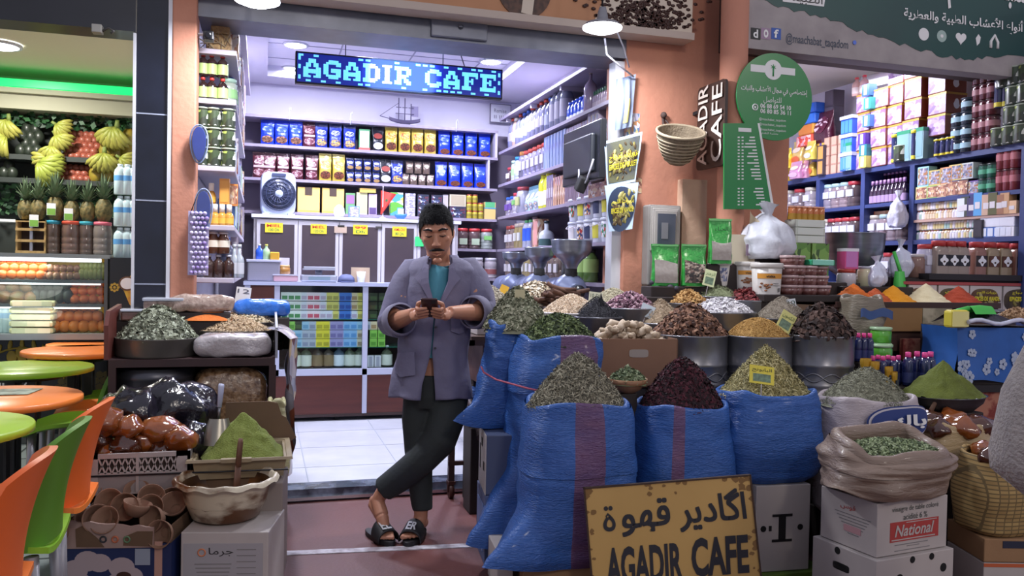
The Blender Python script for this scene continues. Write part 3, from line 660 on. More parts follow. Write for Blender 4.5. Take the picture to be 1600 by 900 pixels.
for j in range(3):
    for i,px in enumerate((733,742,751)):
        if j==2 and i==2:continue
        one(KC,px,335-j*14,7.95,Z3+j*.079,f'{("left","middle","right")[i]} yellow tin in the {("bottom","middle","top")[j]} layer',0,'yellow tins on the third back shelf')
one(carton('carton','carton',.115,.17,.08,'d8bc78','5ab078','4aa0c0',(.62,.68),fz=(.7,1)),764,325,Y1,Z3,'cream and green carton at the right end of the third back shelf')
# jars low on the right of the back wall
KJR=jar('plastic_jar','jar',.062,.2,'5c4a4c','b8383c','a8b8a0',ribs=3,flat_label=True,lab_z=(.2,.5));KJR2=jar('plastic_jar','jar',.062,.2,'8c9490','c03c40','7ab868',ribs=3,flat_label=True,lab_z=(.45,.65))
one(KJR,722,365,7.97,1.585,'leftmost dark jar with red lid behind the man\'s shoulder',0,'red lidded jars');one(KJR,741,365,7.97,1.585,'brown jar with red lid, second on its shelf behind the man',0,'red lidded jars')
one(KJR2,760,365,7.97,1.585,'grey jar with green label and red lid at the shelf corner',0,'red lidded jars')
KJW=jar('plastic_jar','jar',.065,.2,'a8a0a8','d0ccd8','8a5050',ribs=3,lab_z=(.2,.45))
one(KJW,745,420,7.97,1.30,'white lidded jar low behind the man\'s shoulder',0,'low jars');one(KJW,766,420,7.97,1.30,'white lidded jar with red contents low at the shelf corner',0,'low jars')
# sailing ship model on the top board
t=thing('ship_model','small dark model sailing ship on the top back shelf','model ship',(at(633,185,Y=8.0).x,8.02,BZ[0]));dk=mat('ship_wood','57506c',.6)
obj('hull',MB().grid(lambda u,v:((u-.5)*.3,.03*math.sin(PI*u)*(1 if v<.5 else-1)*(.4+.6*abs(2*v-1)),.02+.035*abs(2*v-1)+.03*(2*u-1)**2),14,6),dk,t);obj('stand',MB().box(-.05,-.03,0,.05,.03,.02),dk,t)
for x,h in((-.06,.27),(.0,.27),(.06,.22)):
    o=obj('mast',MB().tube([(x,0,.03),(x,0,h)],.005,5),dk,t);obj('rigging',MB().tube([(x-.03,0,.12),(x+.03,0,.12)],.004,4).tube([(x-.025,0,.18),(x+.025,0,.18)],.004,4),dk,o)
obj('sail',MB().grid(lambda u,v:(.06+.07*u,.015*math.sin(PI*u),.1+.1*v),6,4),mat('ship_sail','8a84a0',.7),t);obj('bowsprit',MB().tube([(-.12,0,.06),(-.24,0,.085)],.004,5).tube([(-.24,0,.085),(-.06,0,.22)],.003,4),dk,t)
t=thing('framed_notice','white framed notice in the corner above the right shelves','notice',at(782,192,Y=8.18));obj('frame',MB().box(-.11,0,0,.11,.02,.19),mat('ink_grey','6a6678',.5),t);obj('sheet',MB().box(-.103,-.002,.007,.103,0,.183),WHITEP,t)
letters(t,'Remise',(-.07,0,.10),(1,0,0),(0,0,1),.13,.04,mat('ink_grey'),depth=.004);letters(t,'II III',(-.07,0,.04),(1,0,0),(0,0,1),.1,.035,mat('ink_grey'),depth=.004)
for px in(452,548,713):
    o=thing('shelf_hook',f'small white clip {("above the blue pouches at left","above the navy pouches","above the yellow and blue pouches at right")[(452,548,713).index(px)]} on the top back board','hook',(at(px,178,Y=7.9).x,7.895,2.75));obj('clip',MB().tube([(0,0,-.04),(0,-.006,.0),(0,0,.06),(.012,.004,.08),(.014,0,.05)],.004,5),WHITEP,o)
# ------------------------------------------------------------------ glazed cabinet behind the counter
CF=mat('cabinet_frame','bab6bc',.4);BG=mat('brown_glass','3d343c',.25,noise=(2.5,'4b3f42',.3))
t=thing('glazed_cabinet','white framed cabinet with brown glass doors behind the counter','cabinet',(0,7.65,.07));X0,X1=-.08,1.76
obj('case',MB().box(X0,.03,0,X1,.24,1.735),CF,t);obj('top_board',MB().box(X0-.02,-.02,1.735,X1+.02,.25,1.765),mat('cabinet_top','c8cad8',.3),t)
dx=[at(p,390,Y=7.65).x for p in(401,466,530,596,652,712)]
for a,b in zip(dx,dx[1:]):
    d=obj('door',MB().box(a,0,1.14,b-.006,.03,1.72),CF,t);obj('glass',MB().box(a+.03,-.004,1.17,b-.035,0,1.68),BG,d)
for px in(533,592):obj('latch',MB().box(at(px,345,Y=7.65).x-.03,-.012,1.67,at(px,345,Y=7.65).x+.03,-.004,1.69),mat('latch_dark'),t)
YN=mat('yellow_paper','e3c928',.6);RI=mat('red_ink','c43424',.6)
for px,py,w,h,m_,tx,l in((428,356,.15,.085,YN,'MIEL 130 Dh','leftmost yellow price note on the brown glass cabinet'),(498,358,.14,.085,YN,'MIEL 120 Dh','second yellow price note on the brown glass cabinet'),(532,359,.11,.06,mat('kraft_note','b09a86',.7),'','small brown paper note between yellow notes'),
(563,359,.13,.085,YN,'99 Dh','third yellow price note, near the red flag'),(624,362,.13,.09,YN,'AMLOU 80 Dh','yellow price note beside the man\'s head')):
    p=at(px,py+h*85,Y=7.64);o=thing('price_note',l,'note',p,group='price notes on the cabinet');obj('paper',MB().box(-w/2,-.002,0,w/2,.0,h),m_,o)
    if tx:
        a,b=tx.rsplit(' ',2)[0],' '.join(tx.rsplit(' ',2)[1:])
        letters(o,a,(-w*.4,-.002,h*.55),(1,0,0),(0,0,1),w*.8,h*.3,RI,depth=.001,bold=.02);letters(o,b,(-w*.3,-.002,h*.12),(1,0,0),(0,0,1),w*.6,h*.3,mat('green_ink','2f7a3c',.6),depth=.001,bold=.02)
o=thing('note','small bright green note by the man\'s ear','note',at(655,385,Y=7.64));obj('paper',MB().box(-.04,-.002,0,.04,0,.09),mat('green_paper','35d070',.6),o)
# fan and trinkets on the cabinet
ZT=1.835
t=thing('box_fan','square pale blue desk fan with dark round grille on the white cabinet','fan',(at(434,335,Y=7.72).x,7.73,ZT),.1)
fb=mat('fan_body','b4c0dc',.4);r=.148
pts=rrect(.30,.38,.35,32);obj('case',MB().prism([(x,z+.19)for x,z in pts],-.06,.05),fb,t,bevel=.01)
g=obj('grille',MB().lathe([(0,.012),(r*.98,.008),(r,0)],36,(0,0,0),M=Matrix.Translation((0,-.06,.185))@Matrix.Rotation(PI/2,4,'X'),caps=False),mat('fan_dark','333a50',.3),t)
m=MB()
for k in range(4):m.tube([(r*(.3+.22*k)*math.cos(a*PI/18),-.075,.185+r*(.3+.22*k)*math.sin(a*PI/18))for a in range(37)],.003,4,cap=False)
for k in range(18):a=k*PI/9;m.tube([(r*.2*math.cos(a),-.076,.185+r*.2*math.sin(a)),(r*math.cos(a+.5),-.07,.185+r*math.sin(a+.5))],.0025,4)
obj('guard_ring',m,mat('fan_wire','3a4260',.4),t);obj('hub',MB().lathe([(.035,0),(.033,.014),(0,.016)],20,M=Matrix.Translation((0,-.07,.185))@Matrix.Rotation(PI/2,4,'X')),fb,t)
obj('handle',MB().box(-.06,-.064,.342,.06,-.058,.366),mat('fan_wire'),t);obj('foot',MB().box(-.14,-.08,-.002,-.08,.06,.014).box(.08,-.08,-.002,.14,.06,.014),fb,t)
t=thing('egg_lamp','white egg-shaped lamp standing on the cabinet in front of the gold bags','lamp',(at(530,333,Y=7.72).x,7.72,ZT));obj('shade',MB().lathe([(.035,0),(.052,.03),(.045,.08),(.02,.11),(0,.115)],18),mat('egg_white','eef0f6',.3),t);obj('base',MB().lathe([(.04,-.0),(.037,.008)],16),mat('ink_grey'),t)
one(carton('box','box',.095,.105,.06,'5c8ccc','#silver_print'),553,330,7.72,ZT,'small blue and white box standing beside the egg lamp')
t=thing('table_flag','small red flag with green star on a stick on the cabinet','flag',(at(598,335,Y=7.72).x,7.72,ZT));obj('stick',MB().lathe([(.03,0),(.03,.01),(.005,.02),(.004,.29),(.008,.3)],10),mat('stick_white','c8c0c8',.5),t)
f=obj('cloth',MB().grid(lambda u,v:(-.02+.14*u*(1-v*.35)-.09*v*u,-.01+.012*math.sin(u*6),.26-.2*v-.03*u),10,8).grid(lambda u,v:(-.02+.14*u*(1-v*.35)-.09*v*u,-.007+.012*math.sin(u*6),.26-.2*v-.03*u),10,8),mat('flag_red','d8382c',.6),t)
obj('star',MB().prism([(.03+.022*(1 if k%2==0 else .4)*math.sin(k*PI/5),.17+.022*(1 if k%2==0 else .4)*math.cos(k*PI/5))for k in range(10)],-.001,.001,(0,-.02,0)),mat('flag_green','2a5a34',.6),f)
t=thing('toy_boat','small blue and white boat ornament beside the red flag','ornament',(at(626,338,Y=7.72).x,7.72,ZT));obj('hull',MB().lathe([(.03,0),(.055,.03),(.06,.05)],14,sq=.5),mat('toy_blue','3c78d0',.4),t);obj('cabin',MB().cbox((0,0,.075),(.05,.03,.05)),mat('egg_white'),t)
# ------------------------------------------------------------------ glass counter
t=thing('glass_counter','white framed glass counter with brown panels standing behind the man','counter',(0,7.2,.07));X0,X1=-.14,1.9
AW=mat('counter_white','b2b6cc',.35);C1,C2=at(434,500,Y=7.2).x,at(571,500,Y=7.2).x
fr=MB()
for x in(X0,C1-.03,C2-.025,X1-.04):fr.box(x,-.012,.39 if x>X0 else .1,x+.045,.03,1.15)
fr.box(C2-.02,-.012,.06,C2+.02,.0,.42);fr.box(X0,-.012,.39,X1,.03,.445);obj('frame',fr,AW,t,bevel=.002)
obj('countertop',MB().box(X0-.01,-.03,1.15,X1,.45,1.18),mat('counter_top','b4bad4',.25),t)
obj('back_panel',MB().box(X0,.40,.08,X1,.43,1.15),mat('counter_back','2c2a30',.6),t);obj('side_panel',MB().box(X0,0,.08,X0+.02,.42,1.15),BROWNW,t)
obj('left_panel',MB().box(X0+.045,.0,.39,C1-.03,.02,1.15),BROWNW,t)
o=obj('base_panel',MB().box(X0,.004,.06,X1,.03,.395),BROWNW,t);obj('plinth',MB().box(X0,.0,.035,X1,.03,.06),mat('plinth_dark','33221f',.5),t)
for x in(X0+.1,.62,1.3,X1-.1):obj('foot',MB().lathe([(.02,0),(.015,.04)],10,(x,.06,0)),DARK,t)
for z in(.62,.86):obj('glass_shelf',MB().box(C1,.03,z,X1,.38,z+.006),mat('shelf_glass_green','2c6a5c',.15,coat=.5),t)
obj('inner_floor',MB().box(C1,.03,.43,X1,.40,.45),mat('counter_back'),t)
obj('glass_pane',MB().box(C1+.02,-.004,.45,C2-.02,.0,1.148),glassmat('pane_glass','f4faf8',.05),t);obj('glass_pane',MB().box(C2+.02,-.004,.45,X1-.04,.0,1.148),glassmat('pane_glass'),t)
# goods inside the counter
SB={}
for k,(a,b)in dict(g=('e4e8e4','3a8a48'),p=('e8d8e0','c84a64'),w=('d8dce8','b8a8c0'),b=('3c74c8','1f4a9c'),y=('d8d068','a8a048'),o=('dccca8','a88a64'),d=('3c3424','5a4a2c'),k=('2c3a28','486038'),c=('9cc4dc','6a9cc0'),s=('8ab8e4','5c94d0'),v=('a098c8','7a70a8'),l=('8cc858','5c9838'),Y=('e0d43c','b0a82c'),G=('b0b8c8','8890a8'),t=('c8c0a8','8a7c64')).items():
    SB[k]=carton('tea_box','tea box',.062,.07,.1,a,b,f=.7,fz=(.15,.6))
names=dict(g='white and green',p='white and pink',w='pale',b='blue',y='yellow green',o='beige',d='dark brown',k='dark green',c='pale blue',s='sky blue',v='lilac',l='leaf green',Y='bright yellow',G='grey blue',t='cream')
def counter_rows(rows,x0,dx,z0,dz,where):
    for j,row in enumerate(rows):
        seen={}
        for i,k in enumerate(row):
            if k==' ':continue
            seen[k]=seen.get(k,0)+1
            SB[k].put((x0+dx*i,7.28,.07+z0+j*dz),0,f'{nth(i+1)} box from the left, {names[k]}, in {("bottom","middle","top")[j]} row of {where}','small boxes in the glass counter')
counter_rows(['gggwppwwybbwydk','gggwppwyybboydd','gggwppwyybboydk'],C1+.055,.0525,.868,.077,'the upper counter shelf')
counter_rows([' ccGGYYvvsst ',' ccGGYYvvsst ',' lkcGYYvvsscG'],C1+.055,.0575,.628,.074,'the middle counter shelf')
counter_rows(['kkk','kkk','kkk'],C2+.075,.07,.868,.077,'upper shelf behind the man')
counter_rows(['ll','ll','ot'],C2+.075,.07,.628,.074,'middle shelf behind the man')
OIL=[bottle('oil_bottle','bottle',.05,.185,c,'d0d4dc',l,(.08,.58),.6,.3)for c,l in(('56604c','d8dcd0'),('4c4038','8a7454'),('4a5a6c','dce4ec'))]
OILx=[at(x,560,Y=7.3).x for x in(461,478,496,513,529,546,561)]
for i,x in enumerate(OILx):OIL[(0,0,1,1,2,0,0)[i]].put((x,7.29,.52),0,f'{nth(i+1)} oil bottle from the left on the counter floor behind the glass','oil bottles in the glass counter')
OIL[0].put((C2+.20,7.29,.52),0,'oil bottle behind glass at the man\'s elbow')
KWB=carton('box','box',.055,.1,.06,'d8d8e0','a8a8b8',f=.5)
for i in range(2):KWB.put((C2+.055+.062*i,7.27,.52),0,f'{("left","right")[i]} small white box on counter floor next to the man\'s coat','small white boxes')
# things on the counter
ZC=1.252
t=thing('shop_scale','silver shop scale with a flat tray on the glass counter','scale',(at(498,440,Y=7.3).x,7.32,ZC));sl=mat('scale_silver','b8bccc',.3,.5)
obj('body',MB().box(-.15,-.1,0,.15,.1,.06),sl,t,bevel=.012);obj('tray',MB().box(-.13,-.11,.1,.13,.11,.115).box(-.13,-.11,.115,.13,-.10,.13),sl,t,bevel=.004);obj('display',MB().box(-.09,-.103,.015,.09,-.1,.045),mat('scale_display','7d93a0',.3),t);obj('post',MB().lathe([(.03,.055),(.03,.1)],12),sl,t)
t=thing('cap','small blue-grey cap lying on the glass counter','cap',(at(541,440,Y=7.32).x,7.32,ZC));obj('crown',MB().lathe([(.075,0),(.068,.04),(.04,.065),(0,.07)],16),mat('cap_blue','5c6488',.7),t);obj('peak',MB().box(-.05,-.11,0,.05,-.05,.008),mat('cap_blue'),t)
t=thing('cup_holder','cream paper cup in front of a kraft square on the counter','cup',(at(563,441,Y=7.33).x,7.33,ZC));obj('cup',MB().lathe([(.028,0),(.04,.095)],14,(0,-.05,0)),mat('egg_white'),t);obj('backing_card',MB().box(-.08,.0,0,.08,.01,.13),mat('kraft_card','b59f86',.8),t)
t=thing('storage_tub','grey plastic tub with pale lid at the left end of the counter','tub',(at(412,438,Y=7.32).x,7.34,ZC));obj('body',MB().box(-.13,-.1,0,.13,.1,.16),mat('tub_grey','8a8898',.5),t,bevel=.012);obj('lid',MB().box(-.14,-.11,.16,.14,.11,.18),mat('tub_lid','b8b8cc',.4),t,bevel=.004)
for px,c,cp,l,hh in((405,'2c5cc8','e8e8f0','blue bottle standing on the grey tub lid',.13),(416,'a8cc9c','d8d060','pale green bottle standing on the grey tub lid',.13)):one(bottle('bottle','bottle',.03,hh,c,cp,None,sq=.7),px,412,7.32,ZC+.18,l)
one(carton('box','box',.075,.065,.06,'e8b838','c89828',bev=.006),429,412,7.3,ZC+.18,'small orange yellow box on the grey tub lid')
one(carton('paper_pack','box',.12,.2,.1,'c4c4dc'),441,395,7.44,ZC,'white box standing between the tub and the cabinet')
one(jar('candy_jar','jar',.055,.075,'a8783c','c8a060',None,lidh=.2),443,423,7.3,ZC+.062,'small gold jar standing on the clear food box')
t=thing('food_box','clear food box with pink contents on the counter','food box',(at(446,440,Y=7.3).x,7.3,ZC));obj('tray',MB().box(-.1,-.07,0,.1,.07,.05),mat('foodbox','c8a0a8',.2,coat=.5),t,bevel=.01);obj('lid',MB().box(-.105,-.075,.05,.105,.075,.06),mat('foodbox_lid','c4c4d4',.2,coat=.5),t)
one(jar('canister','canister',.1,.2,'a8b0d0','c8ccec','5a68b8',lidh=.2),428,440,7.5,ZC,'pale blue canister behind the grey tub')
# ------------------------------------------------------------------ right shelving of the cafe (faces -X)
t=thing('shelving_unit','long grey wooden shelving along the right cafe wall','shelves',(2.2,5.12,0))
RZ=(2.86,2.535,2.215,1.90,1.585,1.305)
for z in RZ:
    obj('shelf',MB().box(0,0,z-.025,.32,2.75,z),SHELF,t)
m=MB()
for z in RZ:
    for k in range(7):m.prism([(0,-.025),(0,-.12),(.16,-.025)],0,.02,(.30,.2+.4*k,z),(-1,0,0),(0,0,1))
for k in range(4):obj('bracket',MB().box(.02,.3+.75*k,2.80,.3,.33+.75*k,2.835),SHELF2,t)
obj('back_panel',MB().box(.30,0,.3,.318,2.78,2.86),mat('shelf_back'),t);obj('side_panel',MB().box(.02,0,.9,.3,.015,2.83),SHELF2,t)
RXR=-PI/2
def rowY(items,z,X=2.285,where='',grp=None,y0=7.75):
    """items = [(Kind, count, spacing, phrase)] set from the far end towards the street"""
    y=y0
    for K,n,sp,ph in items:
        for i in range(n):
            y-=sp/2
            if K:K.put((X,y,z),RXR+random.uniform(-.05,.05),(f'{nth(i+1)} {ph} from the far end of {where}' if n>1 else f'{ph} on {where}'),grp)
            y-=sp/2
BB=bottle('plastic_bottle','bottle',.055,.30,'6c6c84','c04834','8c889e',(.25,.5),.62,.35);BBb=bottle('plastic_bottle','bottle',.055,.29,'686c88','2c54a8','868aa4',(.2,.5),.62,.35);BBt=bottle('plastic_bottle','bottle',.055,.33,'74778c','646c7c','908ca0',(.2,.62),.66,.4);BBo=bottle('plastic_bottle','bottle',.05,.28,'a08a80','d8d0c8','b8a89c',(.2,.5),.7,.5)
BL=bottle('plastic_bottle','bottle',.034,.16,'2c54c8','3c64d8','e0e4f0',(.0,.3),.6,.5);TG=bottle('glass_bottle','bottle',.05,.33,'8c7c94','b8a8a0',None,sh=.55,nk=.22)
TN=bottle('small_bottle','bottle',.016,.15,'a898a8','24583e','b8a8b4',(.05,.45),.62,.5,.28);TV=bottle('small_bottle','bottle',.016,.15,'a494ac','58407a','b4a4bc',(.05,.45),.62,.5,.3)
rowY([(BB,1,.12,'clear red-capped bottle next to the corner'),(BBo,1,.12,'tan bottle'),(BB,1,.12,'clear orange-capped bottle'),(BBb,2,.12,'clear blue-capped bottle'),(BB,4,.12,'clear red-capped bottle'),(BBb,1,.12,'blue-capped bottle beside the tall ones'),(BBt,3,.125,'tall grey-capped bottle'),(BL,5,.075,'short blue bottle'),(TG,1,.12,'tall slim-necked glass bottle'),(TN,10,.042,'tiny green-capped bottle'),(TV,5,.042,'tiny violet-capped bottle')],RZ[1],where='the top right shelf',grp='bottles on the top right shelf',y0=7.72)
JB=jar('plastic_jar','jar',.06,.24,'807c94','b84438','bcb8cc',ribs=2,flat_label=True,lab_z=(.3,.6));JBl=jar('plastic_jar','jar',.06,.22,'98a0a8','2c78b0','c8ccd8',ribs=3);JO=jar('plastic_jar','jar',.06,.25,'6c6a7c','c88440','dcd8e0',ribs=0,flat_label=True);JG=jar('plastic_jar','jar',.055,.2,'a0a89c','9cb8a8','8ab87c',ribs=3)
JRD=jar('plastic_jar','jar',.055,.15,'4c3840','a83840','e0dce4',lidh=.15,flat_label=True)
printed('stripe_print',['848ca8','5c7cac','9ca4b8','706488'],(9,9,3));printed('book_print',['8c8498','a48c78','6c5c6c','6c2c38','b4acb8'],(5,9,4));printed('mixed_pack',['9c98ac','c0bcc8','7c748c','a87448','4c6c8c','b4a870'],(6,6,7));printed('warm_pack',['b8846c','d8b890','8c5c4c','e0d4c8'],(6,6,5))
CW=carton('carton','carton',.07,.27,.12,'#stripe_print');CB1=carton('carton','carton',.05,.26,.12,'#book_print','b8b0bc',None,f=.5,fz=(.3,.6));CT=carton('carton','carton',.06,.30,.12,'94889c','#mixed_pack',None);CS=carton('carton','carton',.045,.2,.1,'#mixed_pack');CWm=carton('carton','carton',.05,.23,.12,'#warm_pack');CSl=carton('carton','carton',.022,.22,.12,'b8a8b4','8c7888');CFl=carton('carton','carton',.22,.1,.14,'#warm_pack')
rowY([(JRD,1,.14,'short dark jar with red lid'),(JG,1,.13,'pale jar with green label'),(JBl,1,.13,'ribbed jar with blue lid'),(JO,1,.14,'grey jar with orange lid'),(JB,5,.125,'clear white-labelled jar with red lid'),(CW,7,.075,'white and blue striped carton'),(CB1,8,.055,'book-like carton'),(CT,3,.07,'tall pale carton'),(CS,8,.055,'small patterned carton')],RZ[2],where='the second right shelf',grp='goods on the second right shelf',y0=7.74)
JGL=jar('plastic_jar','jar',.07,.2,'a09ca8','b83c48','7ab86c',ribs=2,flat_label=True,lab_z=(.45,.66));JBC=jar('plastic_jar','jar',.06,.18,'8c8494','3464c0','6c4c9c',ribs=3,flat_label=True);JWH=jar('plastic_jar','jar',.085,.24,'9a9aac','983840','b0b47c',lidh=.12,flat_label=True)
YB=bottle('powder_bottle','bottle',.06,.30,'d8d83c','e4e03c','e8e8d8',(.1,.5),.72,.55,.12);KBW=pouch('zip_pouch','pouch',.13,.23,.08,'a8c4d4','e4e8ec','#mixed_pack','5c8a9c',foil=False)
rowY([(JBC,2,.13,'ribbed blue-lidded jar with purple label'),(JGL,1,.15,'ribbed jar with green label and red lid'),(JWH,1,.19,'big pale jar with dark red lid'),(KBW,3,.13,'blue and white pouch'),(YB,2,.13,'bright yellow bottle'),(CB1,3,.055,'patterned upright carton'),(CWm,5,.055,'warm brown carton'),(CSl,9,.03,'thin dark-edged carton'),(CT,1,.07,'pale tall carton'),(CSl,7,.03,'slim upright carton'),(CFl,3,.17,'brown flat pack lying')],RZ[3],where='the third right shelf',grp='goods on the third right shelf',y0=7.74)
JT=jar('plastic_jar','jar',.06,.22,'7c6c64','a84440','c8c4c8',ribs=2,flat_label=True);JGY=jar('plastic_jar','jar',.055,.23,'9c8c5c','c0b0a0','c8c8c4',ribs=0,flat_label=True);BWB=bottle('plastic_bottle','bottle',.05,.25,'a8acbc','4c9c5c','2c58c8',(.25,.7),.72,.5);MILL=bottle('pepper_mill','pepper mill',.045,.27,'7c6870','6c5860',None,sh=.6,nk=.6)
KPK=carton('carton','carton',.14,.24,.1,'#warm_pack','d89c94',None,f=.7);BDK=bottle('flask','bottle',.065,.22,'c8d0d8','2c3c44','3c5c5c',(.05,.3),.45,.3)
rowY([(JT,2,.13,'brown jar with red lid'),(JGY,2,.125,'mustard jar with pale lid'),(BWB,2,.12,'white bottle with blue label'),(MILL,1,.1,'brown turned mill'),(KPK,1,.16,'pink and brown carton'),(BDK,1,.15,'white flask with dark stopper')],RZ[4],where='the fourth right shelf',grp='goods on the fourth right shelf',y0=7.72)
def tub_kind(nm,r,h,body,lid,lab,lz=(.2,.75),extra=None):
    def make():
        t=thing(nm,nm,'tub')
        obj('body',MB().lathe([(r*.86,0),(r*.88,.01),(r,h*.9)],24),mat('tub_'+body,body,.4),t);obj('lid',MB().lathe([(r*1.05,h*.88),(r*1.06,h*.97),(r*1.0,h)],24),mat('tub_'+lid,lid,.4),t)
        a0=-PI/2-.75;f=lambda off:(lambda u,v:(lambda z,rr,a:(rr*math.cos(a),rr*math.sin(a),z))(h*(lz[0]+(lz[1]-lz[0])*v),r*(.88+.12*h*(lz[0]+(lz[1]-lz[0])*v)/(h*.9))+off,a0+1.5*u))
        obj('label',MB().grid(f(.002),10,4),MATS[lab[1:]]if lab.startswith('#')else mat('label_'+lab,lab,.5),t)
        obj('handle',MB().tube([((r*1.05)*math.cos(a),(r*1.05)*math.sin(a)*.6-r*.55,h*.86-.03*abs(math.sin(a)))for a in[PI+PI*k/10 for k in range(11)]],.003,5),mat('stick_white'),t)
        return t
    return Kind(make)
printed('salve_print',['e0e0e8','c83c3c','2c3c6c','e8e4dc','d8a04c'],(4,4,4));printed('salve_green',['e8e8ec','2c8c5c','c84434','dcdce4'],(4,4,3))
TB=[tub_kind('white_tub',.075,.17,'c4c6d4','d0d2de',l)for l in('e8e4e4','d8d048','#salve_print','#salve_green','3c4468')]
ys=[5.92,5.74,5.60,5.44,5.28,5.15]
for j in(0,1):
    for i,y in enumerate(ys):TB[(i*2+j*3+(1 if i==1 and j==1 else 0))%5].put((2.29,y,RZ[4]+j*.172),RXR,f'{nth(i+1)} white tub from the far end in the {("lower","upper")[j]} tub row, fourth right shelf','white tubs on the right shelf')
GJ=bottle('glass_jar','jar',.05,.25,'4a4a48','2c2c30',None,sh=.66,nk=.5);GJ2=bottle('glass_jar','jar',.055,.24,'6c8c4c','3c3c3c','a8c878',(.3,.7),.66,.5)
rowY([(JT,2,.13,'brown red-lidded jar'),(JB,2,.13,'clear red-lidded jar'),(JGY,2,.125,'mustard jar'),(JT,6,.13,'brown jar'),(GJ,3,.12,'dark glass jar with black lid'),(GJ2,2,.12,'green glass jar with black lid')],RZ[5],where='the lowest right shelf',grp='jars on the lowest right shelf',y0=7.72)
# television seen from behind
t=thing('television','black flat television seen from behind on an arm over the right shelves','television',(2.06,5.25,1.98));TVm=mat('tv_black','14171d',.35);TVd=mat('tv_grey','23262e',.45)
Y0=at(899,235,X=2.06).y-5.25;Y1=at(962,235,X=2.06).y-5.25
obj('casing',MB().box(-.015,-.32,0,.03,.36,.38),TVm,t,bevel=.006);obj('rear_bulge',MB().box(-.045,-.24,.05,-.012,.28,.30),TVd,t,bevel=.012)
obj('wall_arm',MB().box(.03,0,.16,.14,.05,.22),TVd,t)
obj('cable',MB().tube([(-.05,-.05,.08),(-.07,-.1,.02),(-.06,-.12,-.06),(-.05,-.2,.0),(-.05,-.3,.12)],.006,6),mat('cable_white'),t)
t2=tag(obj('power_adapter',MB().box(-.03,-.04,-.05,.03,.04,.05),DARK,None,(2.0,5.12,1.955),(.4,.3,0),bevel=.008),'black power adapter hanging by its cord under the television','adapter');
# ------------------------------------------------------------------ left shelving of the cafe
t=thing('shelving_unit','narrow white shelving along the left cafe wall behind the orange pier','shelves',(-.385,5.1,0))
LZ=(2.62,2.335,1.95,1.61,1.305)
for z in LZ:obj('shelf',MB().box(0,0,z-.03,.225,2.5,z),SHELF2,t,bevel=.004)
obj('shelf',MB().box(0,.3,2.9,.26,2.75,2.925),SHELF2,t);obj('back_panel',MB().box(0,2.48,1.28,.2,2.5,2.9),SHELF,t)
def front(K,px,py,z,lab,grp,y=5.16):p=at(px,py,Y=y);return K.put((max(-.345,p.x),y,z),random.uniform(-.08,.08),lab,grp)
VB=bottle('syrup_bottle','bottle',.031,.132,'2a1c1c','c03c34','a8c078',(.1,.55),.6,.34,.14);
for j in(0,1):
    for i,px in enumerate((314,331,348)):front(VB,px,140-j*40,LZ[1]+j*.134,f'{("left","middle","right")[i]} dark bottle with green label in the {("lower","upper")[j]} layer by the camera','dark syrup bottles on the left shelf')
printed('mixed_can',['2c3428','a4b85c','d8dcd0','3a4a30','c8c4b0'],(2.5,2.5,2.2));CN=jar('tin_can','can',.04,.112,'3a4434','a8b4a0','#mixed_can',lidh=.06,neck=.98,lab_z=(.08,.82))
for j in range(3):
    for i,px in enumerate((312,334,357)):front(CN,px,240-j*33,LZ[2]+j*.114,f'{("left","middle","right")[i]} green can in the {("bottom","middle","top")[j]} layer on the left shelf','green cans on the left shelf')
HN=bottle('honey_bottle','bottle',.027,.125,'c8923c','e8e4e0','d8b048',(.1,.35),.42,.45,.38)
for i,px in enumerate((325,336,347,358)):front(HN,px,340,LZ[3],f'{nth(i+1)} honey bottle with white cap from the left on the left shelf','honey bottles');
front(HN,334,320,LZ[3]+.001,'rear honey bottle standing behind the front four','honey bottles',5.26)
for i,px in enumerate((330,343,356)):front(HN,px,310,LZ[3]+.127,f'{("left","middle","right")[i]} honey bottle in the upper layer beside the orange box','honey bottles',5.22)if i==0 else None
front(carton('carton','carton',.055,.15,.05,'c88a3c','d89c48'),351,320,LZ[3]+.127,'orange box standing on the honey bottles','orange boxes',5.2);front(carton('carton','carton',.055,.13,.05,'d8843c','#warm_pack'),364,320,LZ[3]+.127,'bright orange pack behind the orange box','orange boxes',5.3)
HJ=bottle('brown_jar','jar',.036,.13,'5c3a28','b8b0b0','e0d8c8',(.3,.6),.6,.62,.12);HJ2=bottle('brown_bottle','bottle',.032,.135,'3c2a26','b4b4c0',None,sh=.6,nk=.4);
for i,px in enumerate((318,333,349)):front(HJ,px,390,LZ[4]+.14,f'{("left","middle","right")[i]} brown honey jar with white tag in the upper layer','brown jars on the left shelf');front(HJ2,px+8,430,LZ[4],f'{("left","middle","right")[i]} dark brown bottle in the bottom layer','brown bottles on the left shelf')
for i,px in enumerate((366,374)):front(bottle('glass_bottle','bottle',.028,.2,'a8aeb8','d0d4dc','c8c8d0',sh=.5),px,400,LZ[4],f'{("left","right")[i]} pale glass bottle at the right end of the lowest left shelf','pale bottles',5.24)
o=thing('straw_parcel','brown straw-tied parcel with white top on the highest left shelf','parcel',(-.26,5.2,LZ[0]));obj('bundle',MB().box(-.07,-.06,0,.07,.06,.10),mat('parcel_brown','8a6c4c',.8,noise=(40,'b09468',.1)),o,bevel=.02);obj('upper_roll',MB().box(-.045,-.05,.10,.06,.05,.17),mat('parcel_brown'),o,bevel=.012);obj('white_top',MB().box(-.04,-.045,.17,.055,.045,.185),mat('egg_white'),o,bevel=.005)
m=MB()
for k in range(12):a=random.uniform(-.07,.07);m.tube([(a,-.064,random.uniform(.02,.1)),(a+random.uniform(-.05,.05),-.075,random.uniform(.0,.12)),(a+random.uniform(-.1,.1),-.07,random.uniform(-.02,.12))],.0025,4)
obj('straw',m,mat('straw_light'),o)
